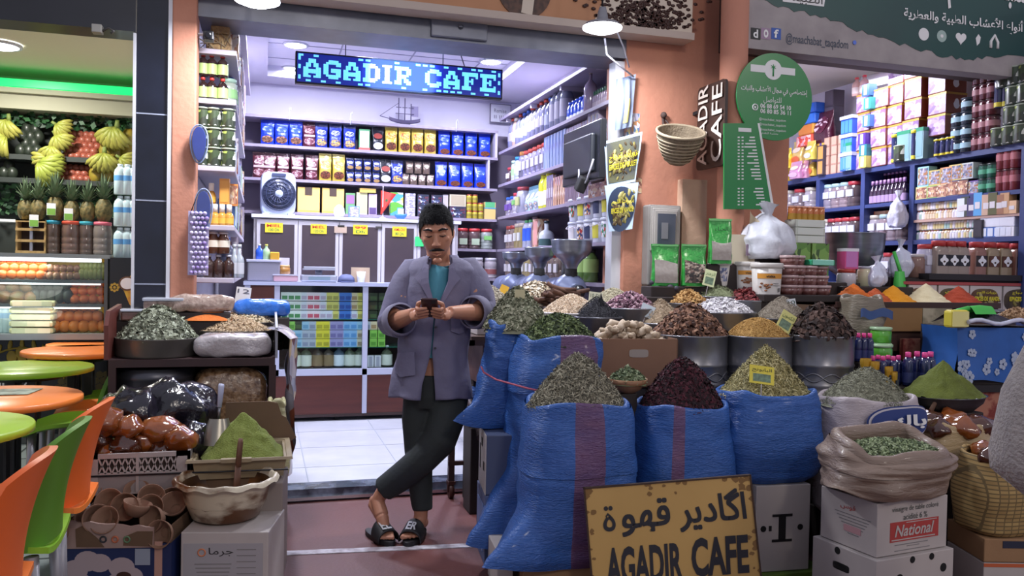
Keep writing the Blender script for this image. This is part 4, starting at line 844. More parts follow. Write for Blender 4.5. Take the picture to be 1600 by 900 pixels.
LK=[CS,CT,CB1,CWm,CSl,carton('carton','carton',.05,.22,.1,'5ca05c','d8e0d8'),carton('carton','carton',.05,.2,.1,'4c7cc0','c8d4e8'),JG,BBb]
for lvl,z in enumerate(LZ):
    y=5.36;i=0
    while y<7.4:
        K=LK[random.randrange(len(LK))];i+=1;K.put((-.215,y,z),PI/2,f'{nth(i)} pack from the street on the {("top","second","third","fourth","lowest")[lvl]} left shelf',f'mixed packs along the {("top","second","third","fourth","lowest")[lvl]} left shelf',scale=(1,1,.85));y+=.15
# wrapped slippers and beads hung on the orange pier
SLP=mat('slipper_blue','3c4c9c',.5,noise=(8,'4c5cac'))
for px,py,ln,l in((311,225,.17,'upper'),(318,330,.2,'lower')):
    p=at(px,py,Y=4.86);t=thing('wrapped_sole',f'{l} of the blue foot-shaped soles hung in clear film on the orange pier','sole',p,group='blue soles hung on the pier')
    pts=[(.036*math.sin(a)*(1+.18*math.cos(a)),ln*.55*math.cos(a))for a in[2*PI*k/24 for k in range(24)]]
    obj('sole',MB().prism(pts[::-1],-.012,.012),SLP,t,bevel=.004);obj('film',MB().prism([(x*1.25,z*1.12)for x,z in pts[::-1]],.014,.016),glassmat('clear_film','dfe6f2',.12),t);obj('edge',MB().tube([(x*1.25,0,z*1.12)for x,z in pts+pts[:1]],.004,5),mat('film_edge','9aa4c0',.4),t)
t=thing('bead_mat','strip of clear violet bubbles hung low on the orange pier','bead strip',at(310,430,Y=4.85));m=MB()
hgt=at(310,330,Y=4.85).z-at(310,430,Y=4.85).z
for r_ in range(13):
    for c_ in range(4):m.ball((-.036+.022*c_+(.011 if r_%2 else 0),-.008,.015+r_*hgt/13),.012,8)
obj('bubbles',m,mat('bubble_violet','9c84c8',.12,coat=.7,noise=(25,'d0c8e8',.1)),t);obj('backing',MB().box(-.055,0,0,.05,.008,hgt),mat('bubble_back','b8b0d4',.4),t);obj('cord',MB().tube([(-.04,0,hgt),(0,.01,hgt+.12),(.03,0,hgt)],.003,5),DARK,t)
# ------------------------------------------------------------------ coffee grinders
SSL=mat('brushed_steel','9aa0ae',.28,.75,noise=(4,'7c8290'),stretch=(1,1,6));GRB=mat('grinder_blue','646c8a',.4,.3)
def grinder(loc,hop,label,body=True,s=1.0,rz=0):
    t=thing('coffee_grinder',label,'grinder',loc,rz,'coffee grinders beside the right shelves')
    r,h=hop
    obj('hopper',MB().lathe([(.035*s,.30*s),(.05*s,.34*s),(r*.55,.34*s+h*.2),(r*.85,.34*s+h*.40),(r*.97,.34*s+h*.6),(r,.34*s+h),(r*1.03,.34*s+h+.008),(r*.97,.34*s+h),(r*.9,.34*s+h*.65),(.02,.36*s)],32,caps=False),SSL,t)
    obj('neck',MB().lathe([(.045*s,.22*s),(.04*s,.31*s)],16),DARK,t)
    T=Matrix.Translation((0,.1,.16*s))@Matrix.Rotation(PI/2,4,'X')
    obj('grinding_head',MB().lathe([(.05*s,0),(.11*s,.02),(.12*s,.09),(.10*s,.14),(.055*s,.16),(.05*s,.22)],28,M=T),GRB,t)
    obj('hand_wheel',MB().lathe([(.0,.0),(.04*s,.0),(.042*s,.05),(.0,.055)],16,M=Matrix.Translation((0,-.115,.16*s))@Matrix.Rotation(PI/2,4,'X')),mat('camera_black'),t)
    obj('motor',MB().lathe([(.08*s,0),(.1*s,.03),(.1*s,.22),(.08*s,.25)],24,M=Matrix.Translation((0,.36,.15*s))@Matrix.Rotation(PI/2,4,'X')),GRB,t)
    obj('base',MB().box(-.1*s,-.06,0,.1*s,.34,.06),GRB,t,bevel=.01)
    return t
BEN=1.09
struct_b=thing('grinder_bench','low dark bench under the coffee grinders','bench',(1.9,5.75,.07));obj('bench_top',MB().box(-.32,-.55,BEN-.11,.28,.8,BEN-.07),BROWNW,struct_b);
for x,y in((-.28,-.46),(.24,-.46),(-.28,.66),(.24,.66)):obj('leg',MB().box(x-.025,y-.025,0,x+.025,y+.025,BEN-.11),DARK,struct_b)
pg=at(892,440,Y=5.3);grinder((pg.x,5.3,BEN),(.14,at(890,378,Y=5.45).z-BEN-.34),'biggest steel coffee grinder with a wide hopper, nearest the pier')
pg=at(842,440,Y=5.75);grinder((pg.x,5.75,BEN),(.11,at(842,389,Y=5.85).z-BEN-.34),'middle coffee grinder with a tapered steel hopper')
pg=at(806,440,Y=6.2);grinder((pg.x,6.2,BEN),(.11,at(806,396,Y=6.25).z-BEN-.34),'rear coffee grinder nearest the man, with dark steel hopper')
# ------------------------------------------------------------------ herb shop on the right: navy shelving facing -X
NAVY=mat('navy_paint','2c3a6e',.5,noise=(3,'364680'))
t=thing('shelving_unit','navy blue shelving full of packs along the right herb shop wall','shelves',(5.05,4.5,0));H1,H2,H3,H4=2.335,2.015,1.85,1.69
obj('shelf',MB().box(0,0,H1-.04,.36,2.95,H1),NAVY,t)
obj('shelf',MB().box(0,0.02,H2-.03,.36,1.08,H2),NAVY,t);obj('shelf',MB().box(0,1.08,H2-.03,.36,2.95,H2),NAVY,t)
obj('shelf',MB().box(0,0.02,H3-.02,.36,1.08,H3),mat('pink_board','b89a90',.6),t);obj('shelf',MB().box(0,0,H4-.035,.36,2.95,H4),NAVY,t);obj('shelf',MB().box(0,0,1.30,.36,2.95,1.335),NAVY,t)
for y in(.0,1.04,1.62,2.24,2.9):obj('upright',MB().box(-.005,y,.4,.36,y+.05,H1-.04),NAVY,t)
obj('back_panel',MB().box(.345,0,.4,.362,2.95,H1),mat('shelf_brown','5a5056',.7),t)
XR=5.17
def sh(K,px,z,lab,grp=None,X=XR,rot=RXR,sc=None):
    p=at(px,300,X=X);return K.put((X,p.y,z),rot+random.uniform(-.05,.05),lab,grp,sc)
printed('lilac_print',['b8a4d0','a484bc','c8bcd8','8c68a8','b090c8'],(5,3,5))
def argan():
    t=thing('oil_carton','x','carton');obj('box',MB().box(-.09,-.1,0,.09,.1,.165),mat('card_brown_red','8a4630',.4,coat=.3),t,bevel=.003)
    obj('front_print',MB().box(-.087,-.102,.006,.087,-.1,.145),mat('lilac_print'),t);obj('gold_rim',MB().box(-.091,-.103,.146,.091,.101,.162),mat('gold_ink','c8a04c',.35,.3),t)
    obj('drop_print',MB().prism([(.03*math.sin(a)*(1 if math.cos(a)<0 else .75),.04*math.cos(a))for a in[2*PI*k/16 for k in range(16)]][::-1],0,.003,(.09,0,.075),(0,1,0),(0,0,1)),mat('egg_white'),t)
    return t
KA=Kind(argan)
GA='purple oil cartons on the top of the herb shop shelves'
cols=[(1337,3,5.18),(1360,4,5.16),(1385,4,5.14),(1411,5,5.16),(1437,4,5.13),(1476,5,5.16)]
for ci,(px,n,X)in enumerate(cols):
    for j in range(n):
        base=.0 if px not in(1437,1476)else .17
        sh(KA,px+random.uniform(-2,2),H1+base+j*.167,f'purple oil carton, {nth(j+1)} from the bottom in the {nth(ci+1)} stack from the left',GA,X)
KAO=carton('carton','carton',.2,.165,.15,'8a4630','a05438')
for px,z,l in((1448,.67,'upper'),(1448,.50,'lower')):sh(KAO,px+14,H1+z,f'{l} brown carton with white drop between the purple stacks','brown oil cartons',5.24)
KWB2=carton('carton','carton',.16,.16,.14,'d8dcec','e0e4f0');sh(KWB2,1460,H1+.34,'plain white carton between the purple stacks',None,5.25)
KGB=carton('carton','carton',.14,.25,.1,'8cb0b8','7ca4b0','1f8a64',(.88,1.0));
for px,l in((1328,'left'),(1417,'middle'),(1438,'right')):sh(KGB,px,H1,f'{l} grey blue carton with green top on the herb shop shelf','green topped cartons',5.06)
KYN=bottle('spray_can','can',.026,.24,'2c3460','e8d83c','d8c838',(.02,.14),.82,.9,.12);sh(KYN,1427,H1,'tall navy tube with yellow ends in front of green topped cartons',None,5.02)
for i,px in enumerate((1463,1472,1481,1489)):sh(KYN,px,H1,f'{nth(i+1)} short navy tube with yellow ends from the left','short yellow ended tubes',5.04,sc=(1,1,.55))
sh(KYN,1557,H1+.28,'big navy tube with yellow ends above the coconut cans',None,5.06,sc=(1.3,1.3,1.15));sh(KYN,1568,H1+.28,'second big navy tube with yellow ends beside the maroon cans',None,5.08,sc=(1.3,1.3,1.15))
KDC=jar('tin_can','can',.062,.10,'1c2a38','2c3c4c','9cc0d0',lidh=.05,neck=.98,lab_z=(.3,.7))
for j in range(4):
    for i,px in enumerate((1497,1512)):
        if j==3 and i==0:continue
        sh(KDC,px,H1+j*.102,f'{("left","right")[i]} dark teal can, {nth(j+1)} from the bottom','dark teal cans',5.08)
KMC=jar('tin_can','can',.05,.12,'5a2630','3a1a20','b07c84',lidh=.06,neck=.98,lab_z=(.35,.7))
for j in range(5):
    for i,px in enumerate((1526,1537,1548)):sh(KMC,px,H1+j*.122,f'{("left","middle","right")[i]} maroon can, {nth(j+1)} layer from the bottom','maroon cans on the herb shop shelf',5.09)
for i,px in enumerate((1556,1566)):sh(KMC,px,H1+.56,f'{("left","right")[i]} maroon can on top of the navy tubes','maroon cans on the herb shop shelf',5.09)
KCO=jar('tin_can','can',.06,.135,'34423a','a8b4a0','#mixed_can',lidh=.05,neck=.98,lab_z=(.08,.9))
for j in range(4):
    for i,px in enumerate((1560,1577,1595)):
        if j in(1,2)and i==0:continue
        sh(KCO,px+j*2,H1+j*.137,f'{("left","middle","right")[i]} coconut picture can, {nth(j+1)} layer from the bottom','coconut cans on the herb shop shelf',5.07)
KBX=carton('carton','carton',.13,.15,.12,'4a4250','5a5260')
for j in range(3):sh(KBX,1300,H1+.36+j*.152,f'dark box, {nth(j+1)} from the bottom behind the maroon bag','dark boxes',5.2)
printed('maroon_white',['5a2038','5a2038','4a182c','e0c8d4','6a2a44'],(5,5,5));KBIG=pouch('pouch','pouch',.26,.30,.1,'4c1c30','#maroon_white',None,foil=True,lab_z=(.3,.85));sh(KBIG,1286,H1+.31,'big maroon foil bag with white lettering in the herb shop',None,5.1)
printed('snack_red',['e0503c','d8a0a8','e8c8c0','c83440'],(6,4,3));
for(px,z,w,h,c,c2,l)in((1268,.62,.2,.1,'2858b8','2c64cc','topmost blue pack on the snack pile'),(1266,.52,.22,.1,'2c6cd8','3c7ce0','blue pack second in the snack pile'),(1264,.42,.24,.1,'e0a03c','d8843c','orange pack in the snack pile'),(1262,.31,.26,.11,'e05840','#snack_red','red and pink pack in the snack pile beside the round sign')):
    sh(carton('snack_pack','pack',w,h,.12,c,c2,bev=.015),px,H1+z,l,'snack packs by the round green sign',5.1)
for i,(px,z,c,c2,w,h)in enumerate(((1226,.12,'e8cc3c','e07c3c',.19,.2),(1247,.14,'e0c078','d8643c',.17,.24),(1228,-.04,'e0c034','c83c40',.16,.16),(1244,.0,'d098c0','d8b8d0',.17,.17),(1256,.0,'c890b0','b06c98',.14,.18),(1268,.02,'e0c050','d86c40',.14,.22),(1266,.16,'e0cc60','ccd0d8',.13,.18))):
    sh(pouch('snack_bag','pack',w,h,.08,c,'e8d8c8',c2,seed=i),px,H1+max(z,0),f'{nth(i+1)} bright snack bag of the heap right of the round green sign','snack bags',5.02+.05*(i%3))
for i,(px,z,c,c2)in enumerate(((1280,.15,'5c50a0','d8b04c'),(1288,.15,'6458a8','e0b850'))):sh(carton('carton','carton',.15,.19,.08,c,c2,None,f=.5),px,H1+z,f'{("left","right")[i]} violet and orange carton above the cookies','violet cartons',5.1)
KCK=carton('biscuit_pack','pack',.1,.14,.08,'3c3440','d09850',None,f=.7)
for j in range(2):sh(KCK,1286,H1+j*.0 if j==0 else H1+.14,f'{("lower","upper")[j]} biscuit pack with orange discs','biscuit packs',5.06)
KPB=carton('box','box',.1,.085,.1,'c09484','d0a894')
for c_ in range(3):
    for j in range(4):sh(KPB,1297+c_*11,H1+j*.087,f'pale brown box, {nth(j+1)} from the bottom in {("left","middle","right")[c_]} box stack by the cookies','pale brown boxes',5.1,sc=(.75,1,1))
KBC=carton('blue_pack','pack',.05,.13,.08,'2c58d0','4c8ce8');KBCw=carton('blue_pack','pack',.17,.03,.1,'c8d0e8')
for j in range(3):
    for i in range(3):sh(KBC,1334-14+i*6,H1+j*.165,f'{("left","middle","right")[i]} blue carton in the {("bottom","middle","top")[j]} layer of the blue stack','blue cartons',5.05)
    sh(KBCw,1326,H1+.132+j*.165,f'white tray, {nth(j+1)} from the bottom in the blue stack','white trays',5.05)
for i,(px,z,c)in enumerate(((1352,0,'d8d060'),(1352,.1,'2c7c84'),(1350,.2,'54309c'),(1356,.35,'4c7cc8'),(1357,.5,'3ca090'),(1354,.62,'3464c8'))):sh(carton('box','box',.09,.1,.08,c,'c8ccd8',None,f=.4),px,H1+z,f'{("yellow","teal","purple","blue and white","sea green","deep blue")[i]} small box beside the blue stack','small bright boxes',5.03)
KBT=bottle('spray_bottle','bottle',.04,.17,'d8b0a8','d84c50','e8d8d4',sh=.6);
for i,px in enumerate((1334,1346)):sh(KBT,px,H1+.67,f'{("left","right")[i]} pink bottle on top of the left purple stack','pink bottles',5.1)
for i,px in enumerate((1396,1407)):sh(KCO if i else KYN,px,H1,f'{("navy tube","pale can")[i]} between the purple stacks',None,5.03)
# jars in the left and middle bays
RJ=[jar('plastic_jar','jar',.072,.235,b,l,lb,ribs=r,flat_label=True,lab_z=(.42,.68))for b,l,lb,r in(('8a8494','b0d0d8','d8dcec',2),('7c7078','c04048','d4d8e8',2),('a09aa4','c8c4b8','d8dcec',3),('8c7c84','a8c8d0','ccd0e0',3),('54484c','b43c48','c8ccdc',2))]
for i,(px,k)in enumerate(((1221,0),(1235,2),(1252,1),(1269,2),(1299,0),(1311,3),(1324,3),(1337,4))):sh(RJ[k],px,H2-.0,f'{nth(i+1)} labelled jar from the left on the upper jar shelf','jars in the herb shop bays',5.16)
for i,(px,k)in enumerate(((1295,2),(1306,4),(1317,1),(1329,1),(1341,4),(1373,2),(1388,3),(1402,1),(1415,4))):sh(RJ[k],px,H4,f'{nth(i+1)} labelled jar from the left on the middle jar shelf','jars in the herb shop bays',5.16)
for i,(px,k)in enumerate(((1372,0),(1383,0),(1396,1),(1410,1))):sh(RJ[k],px,1.36,f'{nth(i+1)} labelled jar from the left on the low jar shelf','jars in the herb shop bays',5.16)
VBT=bottle('violet_bottle','bottle',.028,.20,'34243c','b48cc0','a890b8',(.05,.35),.5,.4,.18)
for j in range(2):
    for i in range(9):sh(VBT,1364+i*6.2,H2+(.0 if j==0 else .10),f'{nth(i+1)} dark violet bottle from the left in the {("front","rear")[j]} row of the middle bay','dark violet bottles',5.08 if j==0 else 5.24)
for i,(px,c,l)in enumerate(((1371,'e07040','orange'),(1384,'d8b090','pale tan'),(1396,'c09060','brown'))):sh(carton('box','box',.14,.06,.1,c),px,H3+.05,f'{l} box lying above the middle bay jars','boxes over the jars',5.2)
# right bay: rows of small packs
PK=[bottle('small_bottle','bottle',.022,.075,b,c,l,(.1,.6),.7,.5,.2)for b,c,l in(('d8d8e4','c87c80','e8e4ec'),('e0dcd0','c8a03c','d8c890'),('d8dce8','2c6c5c','a8c8c0'),('c8a888','8c5c3c','d8c8b0'),('e0e0e8','b08c60','d8d4dc'))]
for row,(z,n,seed)in enumerate(((H3,24,1),(H4,26,5))):
    rr=random.Random(seed)
    for j in range(2):
        for i in range(n):sh(PK[rr.randrange(5)],1429+i*(4.3 if row==0 else 4.4),z+j*.0765,f'{nth(i+1)} small bottle from the left in the {("lower","upper")[j]} layer of the {("third","fourth")[row]} right bay shelf',f'small bottles on the {("third","fourth")[row]} right bay shelf',5.1)
KDK=carton('carton','carton',.08,.13,.08,'1c1a20','2c2830');sh(KDK,1536,H4,'black carton with a white emblem among the small bottles',None,5.08)
for i,px in enumerate((1546,1556,1567,1576,1585)):
    for j in range(2):sh(carton('box','box',.09,.07,.08,('4c7cc8','3c6cc0','c8d4ec','d8dce8','e0e4ec')[i],'d8e0f0',None,f=.5)if j==0 else KWB2,px,H4+j*.073,f'{nth(i+1)} blue or white box in the {("lower","upper")[j]} layer at the right end','blue and white boxes',5.09,sc=None if j==0 else(.5,.5,.42))
for i,(px,c,h)in enumerate(((1508,'d8e0e8',.14),(1514,'3a4438',.15),(1524,'3c3468',.14),(1534,'58a0d8',.17),(1547,'c8a890',.15),(1557,'5a5a2c',.16),(1568,'9c6c4c',.14),(1576,'c89c70',.15),(1588,'e0b890',.09))):sh(carton('carton','carton',.075,h,.07,c,'d8d4d8',None,f=.6,fz=(.3,.6)),px,H3,f'{nth(i+1)} taller pack from the left on the pink board','taller packs on the pink board',5.08)
for i,(px,c,h,z)in enumerate(((1448,'9cd0dc',.16,.1),(1446,'e0dc90',.1,0),(1466,'d8c070',.12,.1),(1464,'88b868',.1,0),(1484,'d89c70',.13,.1),(1480,'c8b490',.1,0),(1498,'e0c878',.12,.12),(1494,'5c5c7c',.12,0),(1516,'d0d8d8',.12,.12),(1510,'3c2c34',.12,0),(1528,'7858b0',.1,0))):
    sh(carton('carton','carton',.12,h,.08,c,('#mixed_pack','#warm_pack')[i%2]),px,H2+z,f'{nth(i+1)} pack from the left in the mixed heap of the right bay','mixed packs of the right bay',5.1)
KGR=jar('tin_can','can',.055,.105,'1f5a48','2c3c38','4ca07c',lidh=.06,neck=.98);KRD=jar('tin_can','can',.045,.155,'7a2c34','4a2024','b06870',lidh=.05,neck=.98,lab_z=(.4,.7))
for j in range(2):
    for i,px in enumerate((1541,1554)):sh(KGR,px,H2+j*.107,f'{("left","right")[i]} dark green tin in the {("lower","upper")[j]} layer','dark green tins',5.1)
    for i,px in enumerate((1566,1577,1588)):sh(KRD,px,H2+j*.157,f'{("left","middle","right")[i]} dark red tin in the {("lower","upper")[j]} layer','dark red tins',5.1)
# ------------------------------------------------------------------ spice counter in front of the herb shop
YS=4.2
def zt(y):return at(1420,y,Y=YS).z
p0,p1=at(1305,470,Y=YS),at(1560,474,Y=YS);zc=at(1420,472,Y=YS).z
t=thing('spice_counter','dark wooden counter with cut-out boxes holding cones of ground spice','counter',(p0.x,YS,0));w=p1.x-p0.x
obj('rim_board',MB().box(0,-.02,zc-.035,w,.0,zc),mat('rim_wood','3c2622',.5),t);obj('tray',MB().box(0,0,zc-.3,w,.5,zc-.02),mat('tray_wood','4a302a',.6),t);obj('body',MB().box(.02,.06,0,w-.02,.48,zc-.3),mat('stall_dark','2c2322',.7),t)
for a,b,m_ in((1316,1363,'panel_brown'),(1366,1436,'panel_kraft'),(1436,1482,'panel_chipped')):
    xa,xb=at(a,500,Y=YS).x-p0.x,at(b,500,Y=YS).x-p0.x;zl=at(1400,517,Y=YS).z
    obj('front_panel',MB().box(xa,-.03,zl,xb-.004,-.005,zc-.036),{'panel_brown':mat('panel_brown','6a5040',.7,noise=(4,'75594a')),'panel_kraft':mat('panel_kraft','9a7448',.7,noise=(5,'8a6640',.3)),'panel_chipped':mat('panel_chipped','b5aa94',.7,noise=(9,'8c8470',.06))}[m_],t)
xa,xb=at(1400,540,Y=YS).x-p0.x,at(1482,540,Y=YS).x-p0.x;obj('lower_board',MB().box(xa,-.06,at(1440,560,Y=YS).z,xb+.9,-.03,at(1440,528,Y=YS).z),mat('red_carpet','7a302c',.8,noise=(12,'a8705c',.05)),t)
def cone(px,ytop,yb,hw,D,c,c2,lab,nm='spice_cone',Y=None):
    """smooth cone of ground spice"""
    p=at(px,yb,Y=Y)if Y else at(px,yb,D=D);D_=(p-EYE).dot(FW);r=hw*D_/FOC;h=(yb-ytop)*D_/FOC*1.03
    m=MB().grid(lambda u,v:(lambda rr,a:Vector((rr*math.cos(a),rr*math.sin(a),h*(1-v)*(1 if v>.06 else .985)-.02*v))+mnoise.noise_vector(Vector((rr*math.cos(a),rr*math.sin(a),v))*16)*.006*min(1,v*5))(r*(v+.012*math.sin(v*9)),2*PI*u),40,20,wrap=True)
    o=obj(nm,m,mat('powder_'+c,c,.95,noise=(18,c2,.25),bump=(160,.4)),None,p);tag(o,lab,'spice',None,'stuff');return o
cone(1424,446,470,30,0,'d8b48c','c8a47c','pale tan cone of ground spice behind the white one',Y=YS+.38)
cone(1458,448,470,27,0,'e8a820','d89818','small bright yellow cone of ground spice at the back',Y=YS+.38)
for a in((1333,443,468,40,'e2762a','d0641c','leftmost bright orange cone of ground spice'),(1367,450,470,33,'b85428','a84820','rust brown cone of ground spice between two orange ones'),(1395,446,471,40,'e59a22','d98c18','golden orange cone of ground spice left of the white one'),(1446,443,472,42,'e8dcb8','dccda4','creamy white cone of ground spice'),(1497,447,473,40,'ae4426','9c3a20','brick red cone of ground spice at the right')):
    cone(a[0],a[1],a[2],a[3],0,a[4],a[5],a[6],Y=YS+.16)
# poster board behind the cones with the jar shelf
YB_=4.74-.16;q0,q1=at(1440,424,Y=YB_),at(1625,434,Y=YB_);zb=at(1500,487,Y=YB_).z;zs=(q0.z+q1.z)/2
t=thing('poster_shelf','dark shelf with spice posters below and square jars above it','shelf',(q0.x,YB_,0));w=q1.x-q0.x
obj('shelf',MB().box(-.0,-.07,zs-.04,w,.16,zs),mat('shelf_black','1a1618',.4),t);obj('red_rail',MB().box(-.2,-.062,zs-.075,w,-.05,zs-.055),mat('rail_red','a84848',.5),t);obj('stand',MB().box(-.2,-.04,1.226,w,.02,zs-.04),mat('stall_dark'),t)
def board(px0,px1,txt,ar,c,f,lab):
    xa,xb=at(px0,460,Y=YB_).x-q0.x,at(px1,460,Y=YB_).x-q0.x;h=zs-.08-zb;o=obj('poster',MB().box(xa,-.058,zb,xb,-.042,zs-.078),mat('poster_white','c8c0bc',.5),t);ww=xb-xa
    cx=xa+ww*.45;obj('picture',MB().prism([(cx+ww*.44*math.copysign(abs(math.cos(a))**.7,math.cos(a)),zb+h*.46+h*.45*math.copysign(abs(math.sin(a))**.7,math.sin(a)))for a in[2*PI*k/28 for k in range(28)]],.058,.061),mat(f,c,.6,noise=(9,'6a5a40',.2)),o)
    m=MB();rr=random.Random(px0)
    for k in range(26):m.ball((cx+rr.gauss(0,ww*.16),-.062,zb+h*.42+rr.gauss(0,h*.16)),rr.uniform(.008,.018),6,mi=rr.randrange(3),sc=(1.5,.3,.8),M=Matrix.Rotation(rr.uniform(-1,1),3,'Y'))
    obj('printed_spices',m,[MATS['print_cream'],MATS['print_brown'],MATS['print_straw']],o)
    letters(o,ar,(xa+ww*.16,-.06,zb+h*.68),(1,0,0),(0,0,1),ww*.62,h*.14,mat('yellow_ink'),depth=.012,ar=True,bold=.02);letters(o,txt,(xa+ww*.1,-.06,zb+h*.44),(1,0,0),(0,0,1),ww*.78,h*.17,mat('yellow_ink'),depth=.012,bold=.03)
board(1410,1453,'EPICES','بزورات','6a2c22','board_red','');board(1456,1503,'EPICES','بزورات','4c5038','board_olive','');board(1505,1554,'EPICES DE VIANDE','بزورات اللحم','5a3024','board_brown','');board(1557,1625,'EPICES DE POULET','بزورات الدجاج','241c20','board_dark','')
def sqjar(col,card):
    def make():
        t=thing('square_jar','x','jar');r=.052;pts=rrect(2*r,2*r,.35,20)
        prof=[(1,0),(1,.15),(.9,.175),(.62,.19)];m=MB().grid(lambda u,v:(lambda k,q:(q[0]*prof[k][0],q[1]*prof[k][0],prof[k][1]))(int(round(v*3)),pts[int(round(u*20))%20]),20,3,wrap=True);obj('body',m,mat('jar_'+col,col,.2,coat=.5,noise=(40,col,.1)),t)
        obj('lid',MB().lathe([(.045,.188),(.046,.222),(.042,.226)],20),mat('lid_b83c3c','b83c3c',.35),t)
        l=obj('label',MB().box(-.046,-r-.003,.055,.046,-r+.002,.13),mat('card_'+card,card,.5),t);c_=[]
        for k in range(24):a=2*PI*k/24;rr=.026+.006*math.cos(4*a);c_.append((rr*math.cos(a)*1.1,.093+rr*math.sin(a)*1.15))
        obj('badge',MB().prism(c_,.003,.0045,(0,-r,0)),mat('egg_white'),l);obj('spice_mark',MB().prism([(.009*math.cos(PI*k/5),.083+.007*math.sin(PI*k/5))for k in range(10)],.0045,.0055,(0,-r,0)),mat('bean_brown'),l)
        return t
    return Kind(make)
SJ=[sqjar('9a8a80','1c1c28'),sqjar('a08c70','5a3424'),sqjar('94685c','2a2024')]
for i,(px,k)in enumerate(((1468,0),(1484,0),(1500,0),(1527,2),(1547,1),(1567,1),(1590,2))):SJ[k].put((at(px,420,Y=YB_+.02).x,YB_+.035,zs),0,f'{nth(i+1)} square spice jar from the left on the dark poster shelf','square jars with quatrefoil labels')
jar('plastic_jar','jar',.055,.2,'c0bcd4','b83c3c','d8d8ec',flat_label=True).put((at(1452,420,Y=YB_+.05).x+.0,YB_+.09,zs),0,'white labelled plain jar behind the first square spice jar')
# things around the spice cones
def stand(nm,label,X0,Y0,X1,Y1,z,cat='stand'):
    return tag(obj(nm,MB().box(X0,Y0,min(under(X0,Y0,X1,Y1)+.001,z-.02),X1,Y1,z),mat('stall_dark'),bevel=.006),label,cat)
p=at(1330,440,Y=4.86);ZB2=at(1330,446,Y=4.86).z
stand('goods_stand','dark stand behind the orange cone carrying the steel bowl and green cartons',3.05,4.7,4.1,4.95,ZB2-.02)
t=thing('mixing_bowl','large dull steel hopper bowl behind the spice cones','bowl',(p.x,4.86,ZB2-.02));hb=at(1330,366,Y=4.86).z-ZB2+.02;rb=(1378-1283)/2*5.85/1300
obj('bowl',MB().lathe([(.05,0),(.06,.06),(rb*.8,hb*.38),(rb*.97,hb*.75),(rb,hb),(rb*1.02,hb+.006),(rb*.96,hb),(rb*.9,hb*.7),(.04,.1)],36,caps=False),SSL,t);obj('foot',MB().lathe([(.09,0),(.06,.04),(.05,.08)],20),mat('latch_dark'),t)
def leaf_box(px,y0,y1,Y,w,d,c,label,top=True):
    p=at(px,y1,Y=Y);h=at(px,y0,Y=Y).z-p.z;t=thing('carton',label,'carton',p);obj('box',MB().box(-w/2,-d/2,0,w/2,d/2,h),c,t,bevel=.003);return t,h
YG=4.66;gp=MATS.get('x')or printed('leaf_print',['5c8a34','3c5c24','7ca84c','2c2c20','9ab868'],(4,4,4))
stand('goods_stand','dark stand carrying the green leaf cartons and jars beside the buckets',2.95,4.45,3.66,4.69,at(1250,440,Y=4.55).z,'stand')
zl=at(1250,440,Y=4.55).z
KLB=carton('leaf_carton','carton',.125,at(1250,380,Y=4.55).z-zl,.12,'#leaf_print',None)
for i,px in enumerate((1243,1272)):KLB.put((at(px,430,Y=4.57).x,4.57,zl),0,f'{("left","right")[i]} green olive leaf carton beside the buckets','green leaf cartons')
zl2=at(1250,380,Y=4.55).z;hh=(at(1250,343,Y=4.55).z-zl2)/3;KWX=carton('white_carton','carton',.22,hh-.002,.12,'c8ccc0','d8dcd4',bev=.003)
for j in range(3):KWX.put((at(1257,370,Y=4.57).x,4.57,zl2+j*hh),0,f'{("lowest","middle","top")[j]} white carton of the wrapped stack on the green leaf cartons','white cartons')
zl3=zl2+3*hh;KOR=bottle('spice_tin','tin',.025,.085,'c8743c','e0a890','b08428',(.0,.45),.8,.8)
for i in range(6):KOR.put((at(1237+i*9,340,Y=4.57).x,4.57,zl3),0,f'{nth(i+1)} orange tin from the left on top of the white cartons','orange tins')
leafside=tag(obj('carton',MB().box(-.05,-.06,0,.05,.06,.2),mat('olive_card','7c8450',.5),None,(at(1223,380,Y=4.57).x,4.57,zl),bevel=.003),'olive green carton standing left of the leaf cartons','carton')
# round clear boxes of dates
zr=at(1250,460,Y=4.36).z;stand('goods_stand','dark stand under the stacked round date boxes',2.80,4.22,3.42,4.44,zr)
KRB=Kind(lambda:(lambda t:(obj('tub',MB().lathe([(.05,0),(.056,.045)],20),mat('date_fill','6a3c38',.25,coat=.6,noise=(30,'8c6460',.1)),t),obj('lid',MB().lathe([(.059,.042),(.059,.056),(.056,.058)],20),mat('clear_lid','c4a8a8',.2,coat=.5),t),t)[2])(thing('round_box','x','box')))
k=0
for i,(px,n)in enumerate(((1232,4),(1244,4),(1262,3),(1282,3))):
    for j in range(n if i<2 else n-0):
        if j*.06>.18:continue
        KRB.put((at(px,450,Y=4.33).x+random.uniform(-.005,.005),4.33+random.uniform(-.01,.03)*(i%2),zr+j*.059),0,f'round date box, {nth(j+1)} from the bottom in the {nth(i+1)} stack from the left','round date boxes')
one(carton('flat_box','box',.17,.035,.12,'2ca070','8cd8c0',bev=.006),1276,425,4.33,zr+.178,'flat green-lidded box on the round date boxes')
one(jar('red_jar','jar',.06,.11,'c8c4cc','b04038',None,lidh=.2),1322,445,4.5,at(1322,447,Y=4.5).z,'clear jar with red lid behind the orange cone');one(carton('pink_box','box',.1,.13,.08,'d4508c','c87cc0','e8e8f0',(.85,1)),1324,420,4.5,at(1322,447,Y=4.5).z+.111,'pink and white box standing on the red lidded jar')
stand('goods_stand','dark stand under the red lidded jar behind the orange cone',at(1300,447,Y=4.5).x,4.4,at(1410,447,Y=4.5).x,4.6,at(1322,447,Y=4.5).z)
